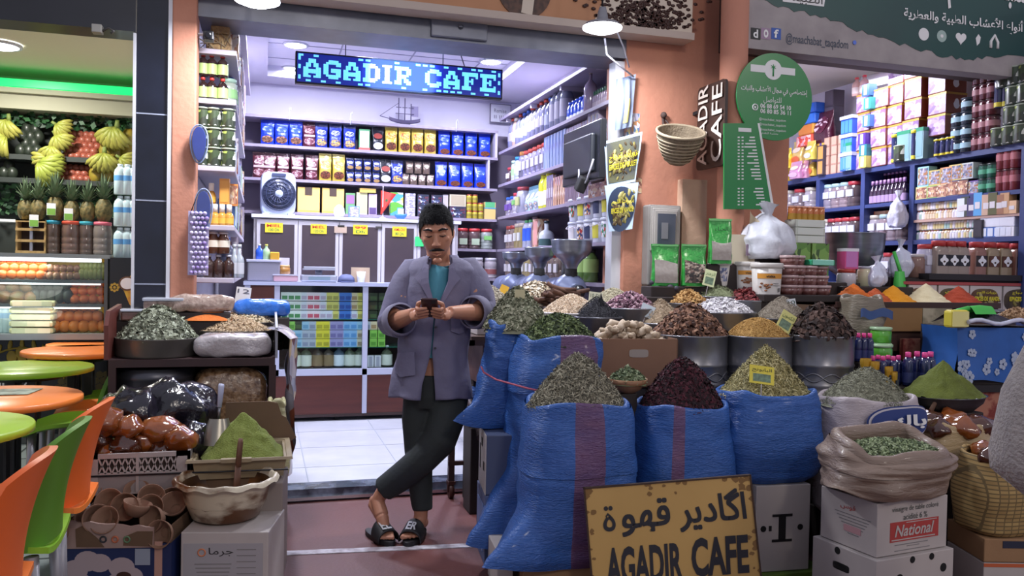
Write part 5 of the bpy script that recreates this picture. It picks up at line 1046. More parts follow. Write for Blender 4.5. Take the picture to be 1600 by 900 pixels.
one(jar('glass_jar','jar',.055,.13,'d8d4b0','c0c4d0',None,lidh=.1),1352,447,4.52,at(1322,447,Y=4.5).z,'clear jar of cream powder between the two orange cones')
one(jar('glass_jar','jar',.06,.16,'8a6a60','c8c0c0',None,lidh=.1),1430,430,4.66,1.385,'clear jar of brown spice left of the poster shelf');stand('goods_stand','dark stand under the brown spice jar',at(1380,440,Y=4.66).x,4.6,at(1440,440,Y=4.66).x-.02,4.75,1.385)
PB=mat('plastic_bag','cfd2e6',.25,coat=.5,bump=(18,.6))
def knotbag(loc,r,h,label,m_=PB,seed=0,sq=1):
    t=thing('plastic_bag',label,'bag',loc);
    def fn(u,v):
        a=2*PI*u;prof=[(0,.8),(.1,1),(.35,1.05),(.6,.75),(.75,.3),(.82,.16),(.92,.3),(1,.42)]
        rr=r*np.interp(v,[q[0]for q in prof],[q[1]for q in prof])*(1+.10*math.sin(a*7+v*3+seed));p=Vector((rr*math.cos(a),rr*math.sin(a)*sq,h*v));return p+mnoise.noise_vector(p*14+Vector((seed,0,0)))*.02
    m=MB().grid(fn,28,22,wrap=True);m.add([fn(i/28,0)for i in range(28)],[tuple(range(28))[::-1]]);obj('film',m,m_,t);return t
p=at(1377,468,Y=4.52);knotbag((at(1362,447,Y=4.45).x+.05,4.47,at(1322,447,Y=4.5).z),.065,.2,'small knotted white plastic bag behind the golden spice cone')
knotbag((at(1412,430,Y=4.66).x-.02,4.67,1.385),.075,.26,'white plastic bag hanging by the navy upright beside the jars',seed=3);knotbag((at(1408,330,X=5.0).x-.035,at(1408,330,X=5.0).y,1.80),.07,.3,'white plastic bag tied on the navy upright of the middle bay',seed=5).name='bag_by_upright'
t=thing('scoop','bright green plastic scoop standing in the tan spice','scoop',at(1404,452,Y=YS+.36));gs=mat('scoop_green','4cc050',.35)
obj('bowl',MB().grid(lambda u,v:(.05*math.sin(PI*(u-.5))*(1-.3*v),-.05*math.cos(PI*(u-.5))*(1-.4*v),.14*v-.02),12,5),gs,t);obj('handle',MB().tube([(.0,-.02,.1),(-.02,.03,.25)],.012,8),gs,t)
# hidden shopkeeper behind the cartons
def head_person():
    p=at(1299,400,Y=4.98);t=thing('person','dark-haired man half hidden behind the green cartons in the herb shop','person',(p.x,5.08,0));sk=mat('skin_dim','8a5c48',.55);z=p.z
    m=MB().ball((0,0,z),.1,20,sc=(.8,1,1.2)).tube([(0,.02,z-.08),(0,.04,z-.24)],.055,12).ball((-.01,-.1,z-.02),.022,8).ball((.03,-.085,z+.01),.012,6)
    m.tube([(0,.05,z-.2),(0,.08,z-.5),(0,.08,.75)],[.1,.19,.16],16,flat=.7);m.tube([(-.09,.05,.8),(-.1,.05,.4),(-.1,.05,.0)],[.1,.07,.05],12);m.tube([(.09,.05,.8),(.1,.05,.4),(.1,.05,.0)],[.1,.07,.05],12)
    obj('body',m,sk,t);obj('hair',MB().grid(lambda u,v:(lambda a,b:(.084*math.sin(b)*math.cos(a),.012+.105*math.sin(b)*math.sin(a),z+.02+.118*math.cos(b)))(2*PI*u,.02+1.35*v),20,8,wrap=True),mat('hair_black','0d0d12',.9),t)
    obj('shirt',MB().tube([(0,.05,z-.17),(0,.06,z-.24),(0,.08,z-.5),(0,.08,.72)],[.08,.2,.2,.18],20,flat=.7),mat('shirt_brown','6a4030',.8),t)
head_person()
# ------------------------------------------------------------------ juice shop on the left
def single(nm,mb,mats,loc,label,cat,grp=None,rot=(0,0,0),bevel=0,kind=None):return tag(obj(nm,mb,mats,None,loc,rot,bevel),label,cat,grp,kind)
FB=mat('mural_black','14151a',.35,coat=.3);GD=mat('mural_gold','b89a3c',.5);YC=6.9
t=thing('juice_counter','fruit display counter with glass shelves and black and gold mural front','counter',(-2.6,YC,0));w=at(167,450,Y=YC).x+2.6
obj('base',MB().box(0,.45,0,w,.8,.80),FB,t);obj('counter_edge',MB().box(-.02,-.02,.80,w+.02,.8,.845),mat('grey_edge','8c9498',.35,.3),t)
ZF=[.845,1.065,1.245]
for z in ZF[1:]:obj('shelf',MB().box(0,.02,z-.02,w,.5,z),mat('shelf_dark_steel','5a6064',.35,.4),t)
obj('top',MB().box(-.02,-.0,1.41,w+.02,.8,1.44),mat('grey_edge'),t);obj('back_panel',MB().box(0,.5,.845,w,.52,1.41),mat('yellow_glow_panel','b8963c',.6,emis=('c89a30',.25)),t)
obj('lit_tube',MB().tube([(w-1.2,.05,1.395),(w-.05,.05,1.395)],.014,8),mat('tube_white','ffffff',.5,emis=('f4f6ff',3)),t)
for x in(.0,w-.02):obj('post',MB().box(x,0,.845,x+.025,.03,1.41),mat('shelf_dark_steel'),t)
light('counter_tube_glow','AREA',(w-.6,.08,1.37),4,(1,.98,.92),.4,parent=t)
for z in ZF[1:]:
    obj('lit_tube',MB().tube([(w-1.1,.04,z-.03),(w-.05,.04,z-.03)],.006,6),mat('tube_white'),t);light('counter_tube_glow','AREA',(w-.55,.02,z-.035),1.1,(1,.97,.88),.5,rot=(.5,0,0),parent=t)  # thin tubes and glows added under the shelves to brighten the lower fruit
obj('glass_pane',MB().box(.03,-.004,.85,w-.03,.0,1.40),glassmat('pane_glass'),t)
m=MB();cx=at(8,565,Y=YC).x+2.6
for k in range(11):a=PI*(k/10);rr=.27;m.ball((cx+rr*math.cos(a),.446,.50+rr*.85*math.sin(a)),.035,8,sc=(.5,.15,1.3),M=Matrix.Rotation(-(PI/2-a)*.5,3,'Y'))
for k,(x,z,r)in enumerate(((0,.66,.06),(-.07,.63,.05),(.07,.63,.05),(0,.58,.05))):m.ball((cx+x,.446,z),r,10,sc=(.8,.1,1))
m.tube([(cx+.30*math.cos(a*PI/16),.444,.45+.25*math.sin(a*PI/16))for a in range(17)],.008,5);obj('mural_wreath',m,GD,t)
letters(t,'LAIT',(cx-.17,.448,.45),(1,0,0),(0,0,1),.24,.06,mat('white_ink'),depth=.004,bold=.02);letters(t,'JUNAH',(cx-.17,.448,.37),(1,0,0),(0,0,1),.30,.06,mat('white_ink'),depth=.004,bold=.02)
m=MB();rr=random.Random(3)
for k in range(60):m.prism([(.03*math.cos(PI*q/3+.3),.03*math.sin(PI*q/3+.3))for q in range(6)],-.03,-.026,(w-.42+.05*(k%8)+.025*((k//8)%2),.42,.18+.05*(k//8)),(1,0,0),(0,0,1))
obj('mural_comb',m,mat('mural_gold_dim','6a5a2c',.5),t)
x0=at(172,450,Y=YC).x;x1=-.672
t=thing('mural_panel','black panel with halved coconut and fruit picture beside the fruit counter','panel',(x0,YC-.02,0));obj('panel',MB().box(0,0,.3,.30,.03,1.42),FB,t)
Pm=Plane(YC-.02,172,450);off=Pm.o.z
def mp(px,py):p=at(px,py,Y=YC-.02);return(p.x-x0,p.z)
c=mp(199,443);obj('coconut_print',MB().prism([(c[0]+.06*math.cos(a),c[1]+.055*math.sin(a))for a in[2*PI*k/24 for k in range(24)]],0,.005),mat('coconut_shell','6a4a38',.6),t);obj('coconut_flesh',MB().prism([(c[0]+.047*math.cos(a),c[1]+.043*math.sin(a))for a in[2*PI*k/24 for k in range(24)]],.005,.008),mat('egg_white'),t)
obj('fruit_print',MB().prism([mp(*q)for q in((190,446),(196,460),(202,475),(208,482),(212,476),(212,420),(206,428),(200,436))],0,.003),mat('mural_orange','c8843c',.6,noise=(14,'d8b84c',.1)),t)
m=MB();c=mp(179,449)
for k in range(9):a=2*PI*k/8;rr=.026 if k<8 else 0;m.lathe([(.010,0),(.010,.004)],10,M=Matrix.Translation((c[0]+rr*math.cos(a),0,c[1]+rr*math.sin(a)))@Matrix.Rotation(PI/2,4,'X'))
obj('sun_print',m,GD,t)
# fruit kinds
def fruit_kind(nm,c,c2,r,sc=(1,1,1),bumpy=.05,stem=None,n=14):
    return Kind(lambda:(lambda o:(tag(o,nm,'fruit'),o)[1])(obj(nm,MB().ball((0,0,r*sc[2]),r,n,sc=sc,bumpy=bumpy),mat('fruit_'+nm,c,.4,noise=(9,c2,.3),coat=.15))))
ORG=fruit_kind('orange','d8802c','c8681e',.047);MND=fruit_kind('mandarin','e0742c','cc5a20',.04,(1,1,.88));AVO=fruit_kind('avocado','343c34','22281f',.05,(.85,.85,1.15));PEA=fruit_kind('peach','b4684e','823838',.035);MGO=fruit_kind('mango','5c7038','a05038',.055,(1.15,.9,.85));KIW=fruit_kind('kiwi','8a7850','a85c50',.034,(1.1,.9,.9));PRK=fruit_kind('prickly_pear','7c8a3c','a0984c',.032,(.8,.8,1.4));PAP=fruit_kind('papaya','c8a03c','6a7a30',.07,(.8,.8,1.25));APL=fruit_kind('apple','c8704c','d89c58',.04)
def fr(K,px,py,Y,label,grp,z=None):p=at(px,py,Y=Y);return K.put((p.x,Y,p.z if z is None else z),random.uniform(0,6),label,grp)
for j in range(3):
    for i in range(5):fr(MND,4+i*15+(j%2)*4-(0),430,7.0+.03*j,f'{nth(i+1)} mandarin from the left in the {("front bottom","middle","top")[j]} row of the highest fruit shelf','mandarins on the highest fruit shelf',ZF[2]+j*.048)
for j in range(2):
    for i in range(6):fr(KIW,68+i*10.5,430,7.0+.03*j,f'{nth(i+1)} brown fruit from the left in the {("lower","upper")[j]} row beside the mandarins','kiwis on the highest fruit shelf',ZF[2]+j*.055)
    for i in range(6):fr(PRK,128+i*7,430,7.0+.03*j,f'{nth(i+1)} green pear-shaped fruit from the left in the {("lower","upper")[j]} row','prickly pears on the highest fruit shelf',ZF[2]+j*.05)
for j in range(2):
    for i in range(3):fr(MGO,6+i*22-(j*6),465,7.0+.03*j,f'{nth(i+1)} green and red mango from the left in the {("lower","upper")[j]} row','mangoes on the middle fruit shelf',ZF[1]+j*.075)
    for i in range(5):fr(AVO,56+i*12.5-(j*4),465,7.0+.03*j,f'{nth(i+1)} dark avocado from the left in the {("lower","upper")[j]} row of the middle shelf','avocados on the middle fruit shelf',ZF[1]+j*.08)
for j in range(3):
    for i in range(4):fr(MND,117+i*14.5-(j%2)*2,465,7.0+.03*j,f'{nth(i+1)} bright mandarin from the left in the {nth(j+1)} row of the middle shelf','mandarins on the middle fruit shelf',ZF[1]+j*.058)
for j in range(3):
    for i in range(6-j):fr(ORG,86+i*15+(j*7),520,6.99+.05*j,f'{nth(i+1)} orange from the left in the {("bottom","middle","top")[j]} layer of the lowest fruit shelf','oranges on the lowest fruit shelf',ZF[0]+j*.072)
KBREAD=carton('bread_pack','bread',.30,.045,.2,'cfc8a0','dcd6b8',bev=.015)
for j in range(5):KBREAD.put((at(55,515,Y=7.0).x,7.0,ZF[0]+j*.05),random.uniform(-.08,.08),f'pale flat bread pack, {nth(j+1)} from the bottom of the stack beside the oranges','flat bread packs')
WB=bottle('water_bottle','bottle',.042,.22,'b8ccd4','d8e4ec','7ca8d0',(.5,.68),.72,.36)
for i,px in enumerate((0,10,20)):fr(WB,px,515,7.0,f'{nth(i+1)} water bottle from the left behind the lowest glass','water bottles in the fruit counter',ZF[0])
# upper fruit wall: two trays
YW=7.6
t=thing('fruit_rack','dark two-tier fruit rack with leafy trim on the juice shop back wall','rack',(-2.7,YW,0));w2=at(211,250,Y=YW).x+2.7
TZ=[at(100,249,Y=YW).z,at(100,285,Y=YW).z];dkr=mat('rack_dark','2e3432',.6)
for z in TZ:obj('tray',MB().box(0,-.02,z-.02,w2,.28,z).box(0,-.03,z-.02,w2,-.02,z+.02),dkr,t)
obj('back_panel',MB().box(0,.27,1.44,w2,.29,2.55),dkr,t)
m=MB();rr=random.Random(9)
for(za,zb_,n)in((at(100,197,Y=YW).z,at(100,176,Y=YW).z,420),(at(100,335,Y=YW).z,at(100,288,Y=YW).z,520)):
    for k in range(n):
        c=Vector((rr.uniform(0,w2),rr.uniform(.05,.26),rr.uniform(za,zb_)));M=Matrix.Rotation(rr.uniform(-1,1),3,'X')@Matrix.Rotation(rr.uniform(-3,3),3,'Y');s_=rr.uniform(.02,.035)
        m.add([c+M@Vector(q)*s_ for q in((0,0,-1),(.7,-.1,0),(0,-.2,1),(-.7,-.1,0))],[(0,1,2,3)],rr.randrange(2))
o=obj('ivy',m,[mat('ivy_green','2f5c34',.5),mat('ivy_dark','1f3f28',.5)],t);o['kind']='stuff'
def heap(K,px0,px1,rows,z,Y,ph,grp,dz=.055,dpx=None):
    for j in range(rows):
        n=max(1,int((px1-px0)/dpx)-(j%2))
        for i in range(n):p=at(px0+dpx*(i+.5+.5*(j%2)),240,Y=Y);K.put((p.x,Y+.022*j+random.uniform(-.008,.008),z+j*dz),random.uniform(0,6),f'{nth(i+1)} {ph} from the left in layer {nth(j+1)} from the bottom',grp)
heap(AVO,26,72,4,TZ[0],YW+.06,'avocado on the upper fruit rack','avocados on the upper fruit rack',.062,13);heap(PEA,98,160,5,TZ[0],YW+.05,'peach on the upper fruit rack','peaches on the upper fruit rack',.048,9.5)
heap(AVO,0,38,2,TZ[1],YW+.06,'avocado on the lower fruit rack','avocados on the lower fruit rack',.062,13);heap(PEA,84,142,3,TZ[1],YW+.05,'peach on the lower fruit rack','peaches on the lower fruit rack',.048,9.5)
for i,(px,z)in enumerate(((165,0),(181,0),(199,0),(176,.13),(201,.13))):fr(PAP,px,240,YW+.1,f'{nth(i+1)} green papaya of the upper rack at right','papayas on the fruit rack',TZ[0]+z)
for i,px in enumerate((150,168,186)):fr(PAP,px,280,YW+.06,f'{nth(i+1)} yellow papaya from the left on the lower rack','papayas on the fruit rack',TZ[1])
def bananas(px,py,Y,label,n=12,s=1.0,green=False):
    p=at(px,py,Y=Y);t=thing('banana_bunch',label,'bananas',p,group='banana bunches on the fruit rack');t.rotation_euler=(0,random.uniform(-1.2,1.2),random.uniform(-.3,.3));n=max(7,n*2//3);c='93983e' if green else 'aa9a4e'
    me=MB().tube([(0,0,0),(0,-.035,-.03),(0,-.05,-.075),(0,-.04,-.12),(0,-.02,-.15)],[.007,.019,.022,.019,.005],8).mesh('banana',mat('fruit_banana_'+c,c,.5,noise=(7,'8a9a3c',.35)))
    for k in range(n):
        row=k%2;a=(k/(n-1)-.5)*2.5;o=link('banana',me,t,(0,-.02*row,-.01-.02*row),(-.2-.35*row,0,a));o.rotation_euler=(0.15+.25*row,a*.75,0);o.location=(math.sin(a)*.03*0,-.025*row,0)
    obj('stalk',MB().tube([(0,.02,-.01),(0,.0,.05)],[.02,.012],8),mat('stalk_green','7a8a44',.6),t);t.scale=(s*.85,)*3
for a in((12,188,YW,'banana bunch at the upper left of the rack',14,1.25),(10,215,YW-.03,'banana bunch below the upper left one',14,1.3),(88,195,YW,'small banana bunch between avocados and peaches, top',12,1.0),(88,212,YW-.02,'middle banana bunch between avocados and peaches',12,1.1),(82,229,YW-.04,'lowest banana bunch between avocados and peaches',12,1.0),(181,200,YW-.02,'big banana bunch hung at the right of the rack',16,1.5),(163,240,YW-.05,'banana bunch before the lower papayas',14,1.3),(188,247,YW-.04,'right banana bunch before the lower papayas',10,1.0),(62,255,YW-.05,'greenish banana bunch on the lower rack',18,1.5,True),(78,247,YW-.02,'banana bunch behind the greenish one',10,1.1)):bananas(*a)
# jars and pineapples standing on the counter
ZJ=1.44;YJ=7.12
def big_jar(px,c,lid,label,w=.065,h=.255):one(jar('big_jar','jar',w,h,c,lid,None,ribs=3,lidh=.08,neck=.9),px,390,YJ,ZJ,label,0,'big jars under the pineapples')
big_jar(83,'54443c','2c8ca8','tall jar with blue lid beside the wooden crate',.055);big_jar(111,'6c544c','d05440','wide ribbed jar with red lid under the pineapples',.068);big_jar(135,'5a4a44','3c9cb0','slim jar with light blue lid under a pineapple',.055);big_jar(160,'7a706c','d86c80','wide jar with pink lid at the right under a pineapple',.068)
def pineapple():
    t=thing('pineapple','x','pineapple');m=MB().grid(lambda u,v:(lambda r:(r*math.cos(2*PI*u),r*math.sin(2*PI*u),.15*v))(.055*math.sin(PI*(.12+.76*v))**.6*(1+.06*math.sin(2*PI*u*10+v*30)*math.sin(v*40))),40,24,wrap=True)
    m.add([(0,0,0)],[]);obj('fruit',m,mat('pineapple_skin','7c6c40',.7,noise=(50,'4a4a2c',.15)),t);m=MB();rr=random.Random(5)
    for k in range(34):
        a=k*2.4;q=k/34;tilt=1.0*(1-q)+.05;L=.10+.08*q;d=Vector((math.cos(a)*math.sin(tilt),math.sin(a)*math.sin(tilt),math.cos(tilt)));s_=Vector((-math.sin(a),math.cos(a),0))*.012;b=Vector((0,0,.145+.02*q));mid=b+d*L*.55;tip=b+d*L+Vector((0,0,-.02*(1-q)))
        m.add([b-s_,b+s_,mid+s_*.8,mid-s_*.8,tip],[(0,1,2,3),(3,2,4)])
    obj('crown',m,mat('pineapple_leaf','5c7054',.6),t);return t
PN=Kind(pineapple)
for i,(px,z,Y)in enumerate(((40,.255,7.15),(60,.255,7.1),(86,.26,YJ+.0),(112,.258,YJ),(137,.258,YJ),(162,.258,YJ))):PN.put((at(px,340,Y=Y).x,Y,ZJ+z),i,f'{nth(i+1)} pineapple from the left on the juice counter','pineapples',(1.15,1.15,1.15)if i in(2,5)else None)
for px,py in((53,348),(80,330),(107,338)):p=at(px,py,Y=7.03);o=thing('paper_tag',f'green and white paper tag on a pineapple, {nth((53, 80, 107).index(px)+1)} from the left','tag',p,.2,'pineapple tags');obj('card',MB().box(-.03,0,-.03,.03,.002,.06),mat('egg_white'),o);obj('print',MB().box(-.028,-.002,-.028,.028,0,.02),mat('tag_green','7cb04c',.5),o)
t=thing('wooden_crate','small slatted wooden crate under the left pineapples','crate',(at(51,392,Y=7.12).x,7.12,ZJ));wd=mat('crate_wood','b89a68',.7,noise=(5,'a08050'),stretch=(8,1,1))
for z in(0,.085,.17,.235):obj('slat',MB().box(-.1,-.07,z,.1,-.06,z+.02),wd,t)
for x in(-.1,.09):obj('post',MB().box(x,-.06,0,x+.012,.06,.255),wd,t)
obj('back',MB().box(-.09,.05,0,.09,.06,.255),mat('crate_dark','3c2a24',.7),t);obj('floor',MB().box(-.09,-.06,0,.09,.06,.01),wd,t);obj('lid_board',MB().box(-.1,-.07,.245,.1,.07,.255),wd,t)
t=thing('glass_shelf','pale shelf with glassware at the left of the juice counter','shelf',(-2.55,7.1,ZJ));obj('board',MB().box(0,0,.235,at(30,350,Y=7.1).x+2.55,.2,.255),mat('egg_white'),t);obj('leg',MB().box(.5,.02,0,.53,.18,.235),ALU,t);obj('leg',MB().box(.85,.02,0,.87,.18,.235),ALU,t)
WB2=bottle('water_bottle','bottle',.046,.235,'c4dce4','d4e4ee','5c9cd8',(.45,.62),.72,.36)
t=thing('bottle_stand','dark stand carrying the water bottle stack beside the mural panel','stand',(at(197,400,Y=YC+.1).x,YC+.12,0));obj('body',MB().box(-.12,-.07,0,.12,.1,1.415),dkr,t)
for j in range(3):
    for i,px in enumerate((187,198,209)):WB2.put((at(px,400,Y=YC+.1).x,YC+.1,1.418+j*.243),0,f'{("left","middle","right")[i]} water bottle in the {("bottom","middle","top")[j]} layer beside the black pier','stacked water bottles')
# round tables and moulded chairs on the terrace
GRN='a4c83c';ORN='f0843a'
def table(px,py,hw,c,label,z=.74):
    p=at(px,py,Z=z);r=hw*((p-EYE).dot(FW))/FOC;t=thing('round_table',label,'table',(p.x,p.y,.012),0,'round plastic tables');m_=mat('plastic_'+c,c,.35,coat=.2);z-=.012
    obj('tabletop',MB().lathe([(r*.96,z-.035),(r,z-.03),(r,z-.006),(r*.985,z),(0,z)],48),m_,t);obj('apron',MB().lathe([(r*.55,z-.07),(r*.6,z-.035)],24),mat('black_iron','1d1a1b',.5),t)
    for k in range(4):a=PI/4+k*PI/2;obj('leg',MB().box(r*.2*math.cos(a)-.022,r*.2*math.sin(a)-.022,0,r*.2*math.cos(a)+.022,r*.2*math.sin(a)+.022,z-.04),mat('black_iron'),t)
table(-16,620,131,ORN,'orange round table with a dark mat, second from the street');table(38,573,98,GRN,'lime green round table in the middle of the row');table(128,546,84,ORN,'orange round table next to the farthest one',.78);table(128,537,50,ORN,'farthest orange round table by the fruit counter',.78);table(-125,668,157,GRN,'nearest lime green round table at left edge')
p=at(5,613,Z=.742);single('placemat',MB().prism([(-.16,-.1),(.13,-.1),(.15,.1),(-.15,.1)],0,.003,(0,0,0),(1,0,0),(0,1,0)),mat('mat_dark','3c4a3c',.5,noise=(12,'8c9a8c',.1)),p,'dark printed mat lying on the orange table','placemat')
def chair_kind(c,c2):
    def make():
        t=thing('plastic_chair','x','chair');m_=mat('plastic_'+c,c,.35,coat=.2);ml=mat('plastic_'+c2,c2,.4)
        def seat(u,v):x,y=u-.5,v-.5;return Vector((x*.44,y*.43*(1-.12*(u)),.45+.012*math.cos(x*5)-.035*max(0,-x-.3)*3+.02*abs(y)**2*6))
        def back(u,v):
            y=u-.5;z=.46+.38*v;r=.20+.03*v;a=y*2.0;return Vector((.2-.12*(1-math.cos(a))*1.4+.09*v*v+.0,.215*math.sin(a)/math.sin(1.0)*(1-.10*v**3),z-.05*v*(2*abs(y))**2.5))
        def shell(fn,nu,nv,th,nn):
            m=MB().grid(fn,nu,nv);m.grid(lambda u,v:fn(1-u,v)+nn*th,nu,nv);
            e=[(i/nu,0)for i in range(nu+1)]+[(1,j/nv)for j in range(1,nv+1)]+[(i/nu,1)for i in range(nu-1,-1,-1)]+[(0,j/nv)for j in range(nv-1,0,-1)]
            vs=[]
            for q in e:vs+=[fn(*q),fn(*q)+nn*th]
            k=len(e);m.add(vs,[(2*i,2*i+1,2*((i+1)%k)+1,2*((i+1)%k))for i in range(k)],0,True);return m
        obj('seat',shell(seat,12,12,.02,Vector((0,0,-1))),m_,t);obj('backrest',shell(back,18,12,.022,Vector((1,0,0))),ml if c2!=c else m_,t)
        for x,y in((-.18,-.17),(-.18,.17),(.17,-.17),(.17,.17)):obj('leg',MB().tube([(x,y,.44),(x*1.12,y*1.12,0)],[.022,.016],8),mat('chair_leg_grey','9c9aa0',.4,.4),t)
        return t
    return Kind(make)
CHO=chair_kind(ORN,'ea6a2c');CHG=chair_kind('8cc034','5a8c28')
CX=-.86
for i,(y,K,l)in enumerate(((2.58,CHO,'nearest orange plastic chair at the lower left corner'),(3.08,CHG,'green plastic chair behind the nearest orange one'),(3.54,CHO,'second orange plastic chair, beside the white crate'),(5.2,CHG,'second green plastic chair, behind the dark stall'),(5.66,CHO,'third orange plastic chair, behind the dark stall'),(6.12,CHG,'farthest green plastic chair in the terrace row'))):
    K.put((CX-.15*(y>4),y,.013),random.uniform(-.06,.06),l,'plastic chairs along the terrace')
# ------------------------------------------------------------------ heaps of dried goods
def tmpl(kind):
    if kind=='leaf':return np.array([(-.5,0,0),(-.15,.22,.08),(-.15,-.22,.08),(.5,0,.06),(.15,.2,.0),(.15,-.2,.0)],float),[(0,2,1),(1,2,5,4),(4,5,3)]
    if kind=='needle':return np.array([(-.5,-.06,0),(-.5,.06,0),(0,-.075,.07),(0,.075,.07),(.5,-.03,0),(.5,.03,0)],float),[(0,2,3,1),(2,4,5,3)]
    if kind=='grain':return np.array([(-.5,0,0),(.5,0,0),(0,.26,0),(0,-.26,0),(0,0,.26),(0,0,-.26)],float),[(0,4,2),(2,4,1),(1,4,3),(3,4,0),(0,2,5),(2,1,5),(1,3,5),(3,0,5)]
    if kind=='chunk':return np.array([(-.5,0,0),(.5,.1,0),(.05,.42,.1),(-.1,-.4,0),(0,.05,.45),(0,0,-.4)],float),[(0,4,2),(2,4,1),(1,4,3),(3,4,0),(0,2,5),(2,1,5),(1,3,5),(3,0,5)]
    if kind=='stick':v=[(x,y,z)for x in(-.5,.5)for y,z in((-.07,-.05),(.07,-.05),(.07,.05),(-.07,.05))];return np.array(v,float),[(0,1,5,4),(1,2,6,5),(2,3,7,6),(3,0,4,7),(0,3,2,1),(4,5,6,7)]
    if kind=='curl':
        v=[];f=[]
        for i in range(6):a=(i/5-.5)*3.4;v+=[(.42*math.sin(a),-.14,.38*math.cos(a)-.1),(.42*math.sin(a),.14,.38*math.cos(a)-.1+.1*math.sin(i))]
        for i in range(5):f.append((2*i,2*i+2,2*i+3,2*i+1))
        return np.array(v,float),f
def heap_mesh(nm,rx,ry,h,kind,n,size,cols,p=1.3,seed=1,lift=.3,tilt=.7,base=None):
    rng=np.random.default_rng(seed);mb=MB()
    zf=lambda r:h*(1-np.clip(r,0,1)**p)
    def fn(u,v):r=1-v;a=2*PI*u;q=Vector((rx*r*math.cos(a),ry*r*math.sin(a),float(zf(r))-.004-size*.45));return q+mnoise.noise_vector(q*9+Vector((seed,0,0)))*size*.6*(1 if v>0 else 0)
    mb.grid(fn,36,14,wrap=True);V0=np.array(mb.v);F0=mb.f
    tv,tf=tmpl(kind);k=len(tv)
    r=np.sqrt(rng.random(n)*.98);a=rng.random(n)*2*PI
    pos=np.stack([rx*r*np.cos(a),ry*r*np.sin(a),zf(r)+rng.random(n)*size*lift],1)
    nz=np.stack([np.cos(a)*h*p*np.clip(r,.05,1)**(p-1)/rx,np.sin(a)*h*p*np.clip(r,.05,1)**(p-1)/ry,np.ones(n)],1)+rng.normal(0,tilt,(n,3));nz/=np.linalg.norm(nz,axis=1)[:,None]
    t=rng.normal(0,1,(n,3));t-=nz*np.sum(t*nz,1)[:,None];t/=np.linalg.norm(t,axis=1)[:,None];b=np.cross(nz,t)
    sz=size*rng.uniform(.65,1.35,n)
    P=pos[:,None,:]+sz[:,None,None]*(tv[None,:,0:1]*t[:,None,:]+tv[None,:,1:2]*b[:,None,:]+tv[None,:,2:3]*nz[:,None,:])
    off=len(V0);P=P.reshape(-1,3);faces=list(F0);mi=[0]*len(F0);pick=rng.integers(0,len(cols),n)
    for i in range(n):
        o=off+i*k
        for f in tf:faces.append(tuple(q+o for q in f));mi.append(int(pick[i]))
    me=bpy.data.meshes.new(nm);me.from_pydata(np.vstack([V0,P]).tolist(),[],faces);
    for c in cols:me.materials.append(mat('herb_'+c,c,.85))
    me.polygons.foreach_set('material_index',mi);return me
def heap_at(p,nm,label,rx,ry,h,kind,n,size,cols,cat='herbs',p_=1.3,seed=1,**k):
    o=link(nm,heap_mesh(nm,rx,ry,h,kind,n,size,cols,p_,seed,**k),None,p);return tag(o,label,cat,None,'stuff')
def px2m(px,D):return px*D/FOC
# ------------------------------------------------------------------ woven sacks
def sackmat(nm,c,c2,crinkle=.7,sc=26):
    m_=mat(nm,c,.45,noise=(7,c2,.3),coat=.12,stretch=(1,1,3));nt=m_.node_tree;b=nt.nodes['Principled BSDF']
    tc=nt.nodes.new('ShaderNodeTexCoord');mp=nt.nodes.new('ShaderNodeMapping');mp.inputs['Scale'].default_value=(1,1,5);n=nt.nodes.new('ShaderNodeTexNoise');n.inputs['Scale'].default_value=sc;n.inputs['Detail'].default_value=4;n.inputs['Distortion'].default_value=1.2
    bp=nt.nodes.new('ShaderNodeBump');bp.inputs['Strength'].default_value=crinkle;bp.inputs['Distance'].default_value=.012
    nt.links.new(tc.outputs['Object'],mp.inputs[0]);nt.links.new(mp.outputs[0],n.inputs[0]);nt.links.new(n.outputs[0],bp.inputs['Height']);nt.links.new(bp.outputs[0],b.inputs['Normal']);return m_
SKB=sackmat('woven_blue','3565b0','28539c');SKR=sackmat('woven_blue_stripe','5c4674','6c4868');SKBd=sackmat('woven_blue_inside','4474bc','3460a8')
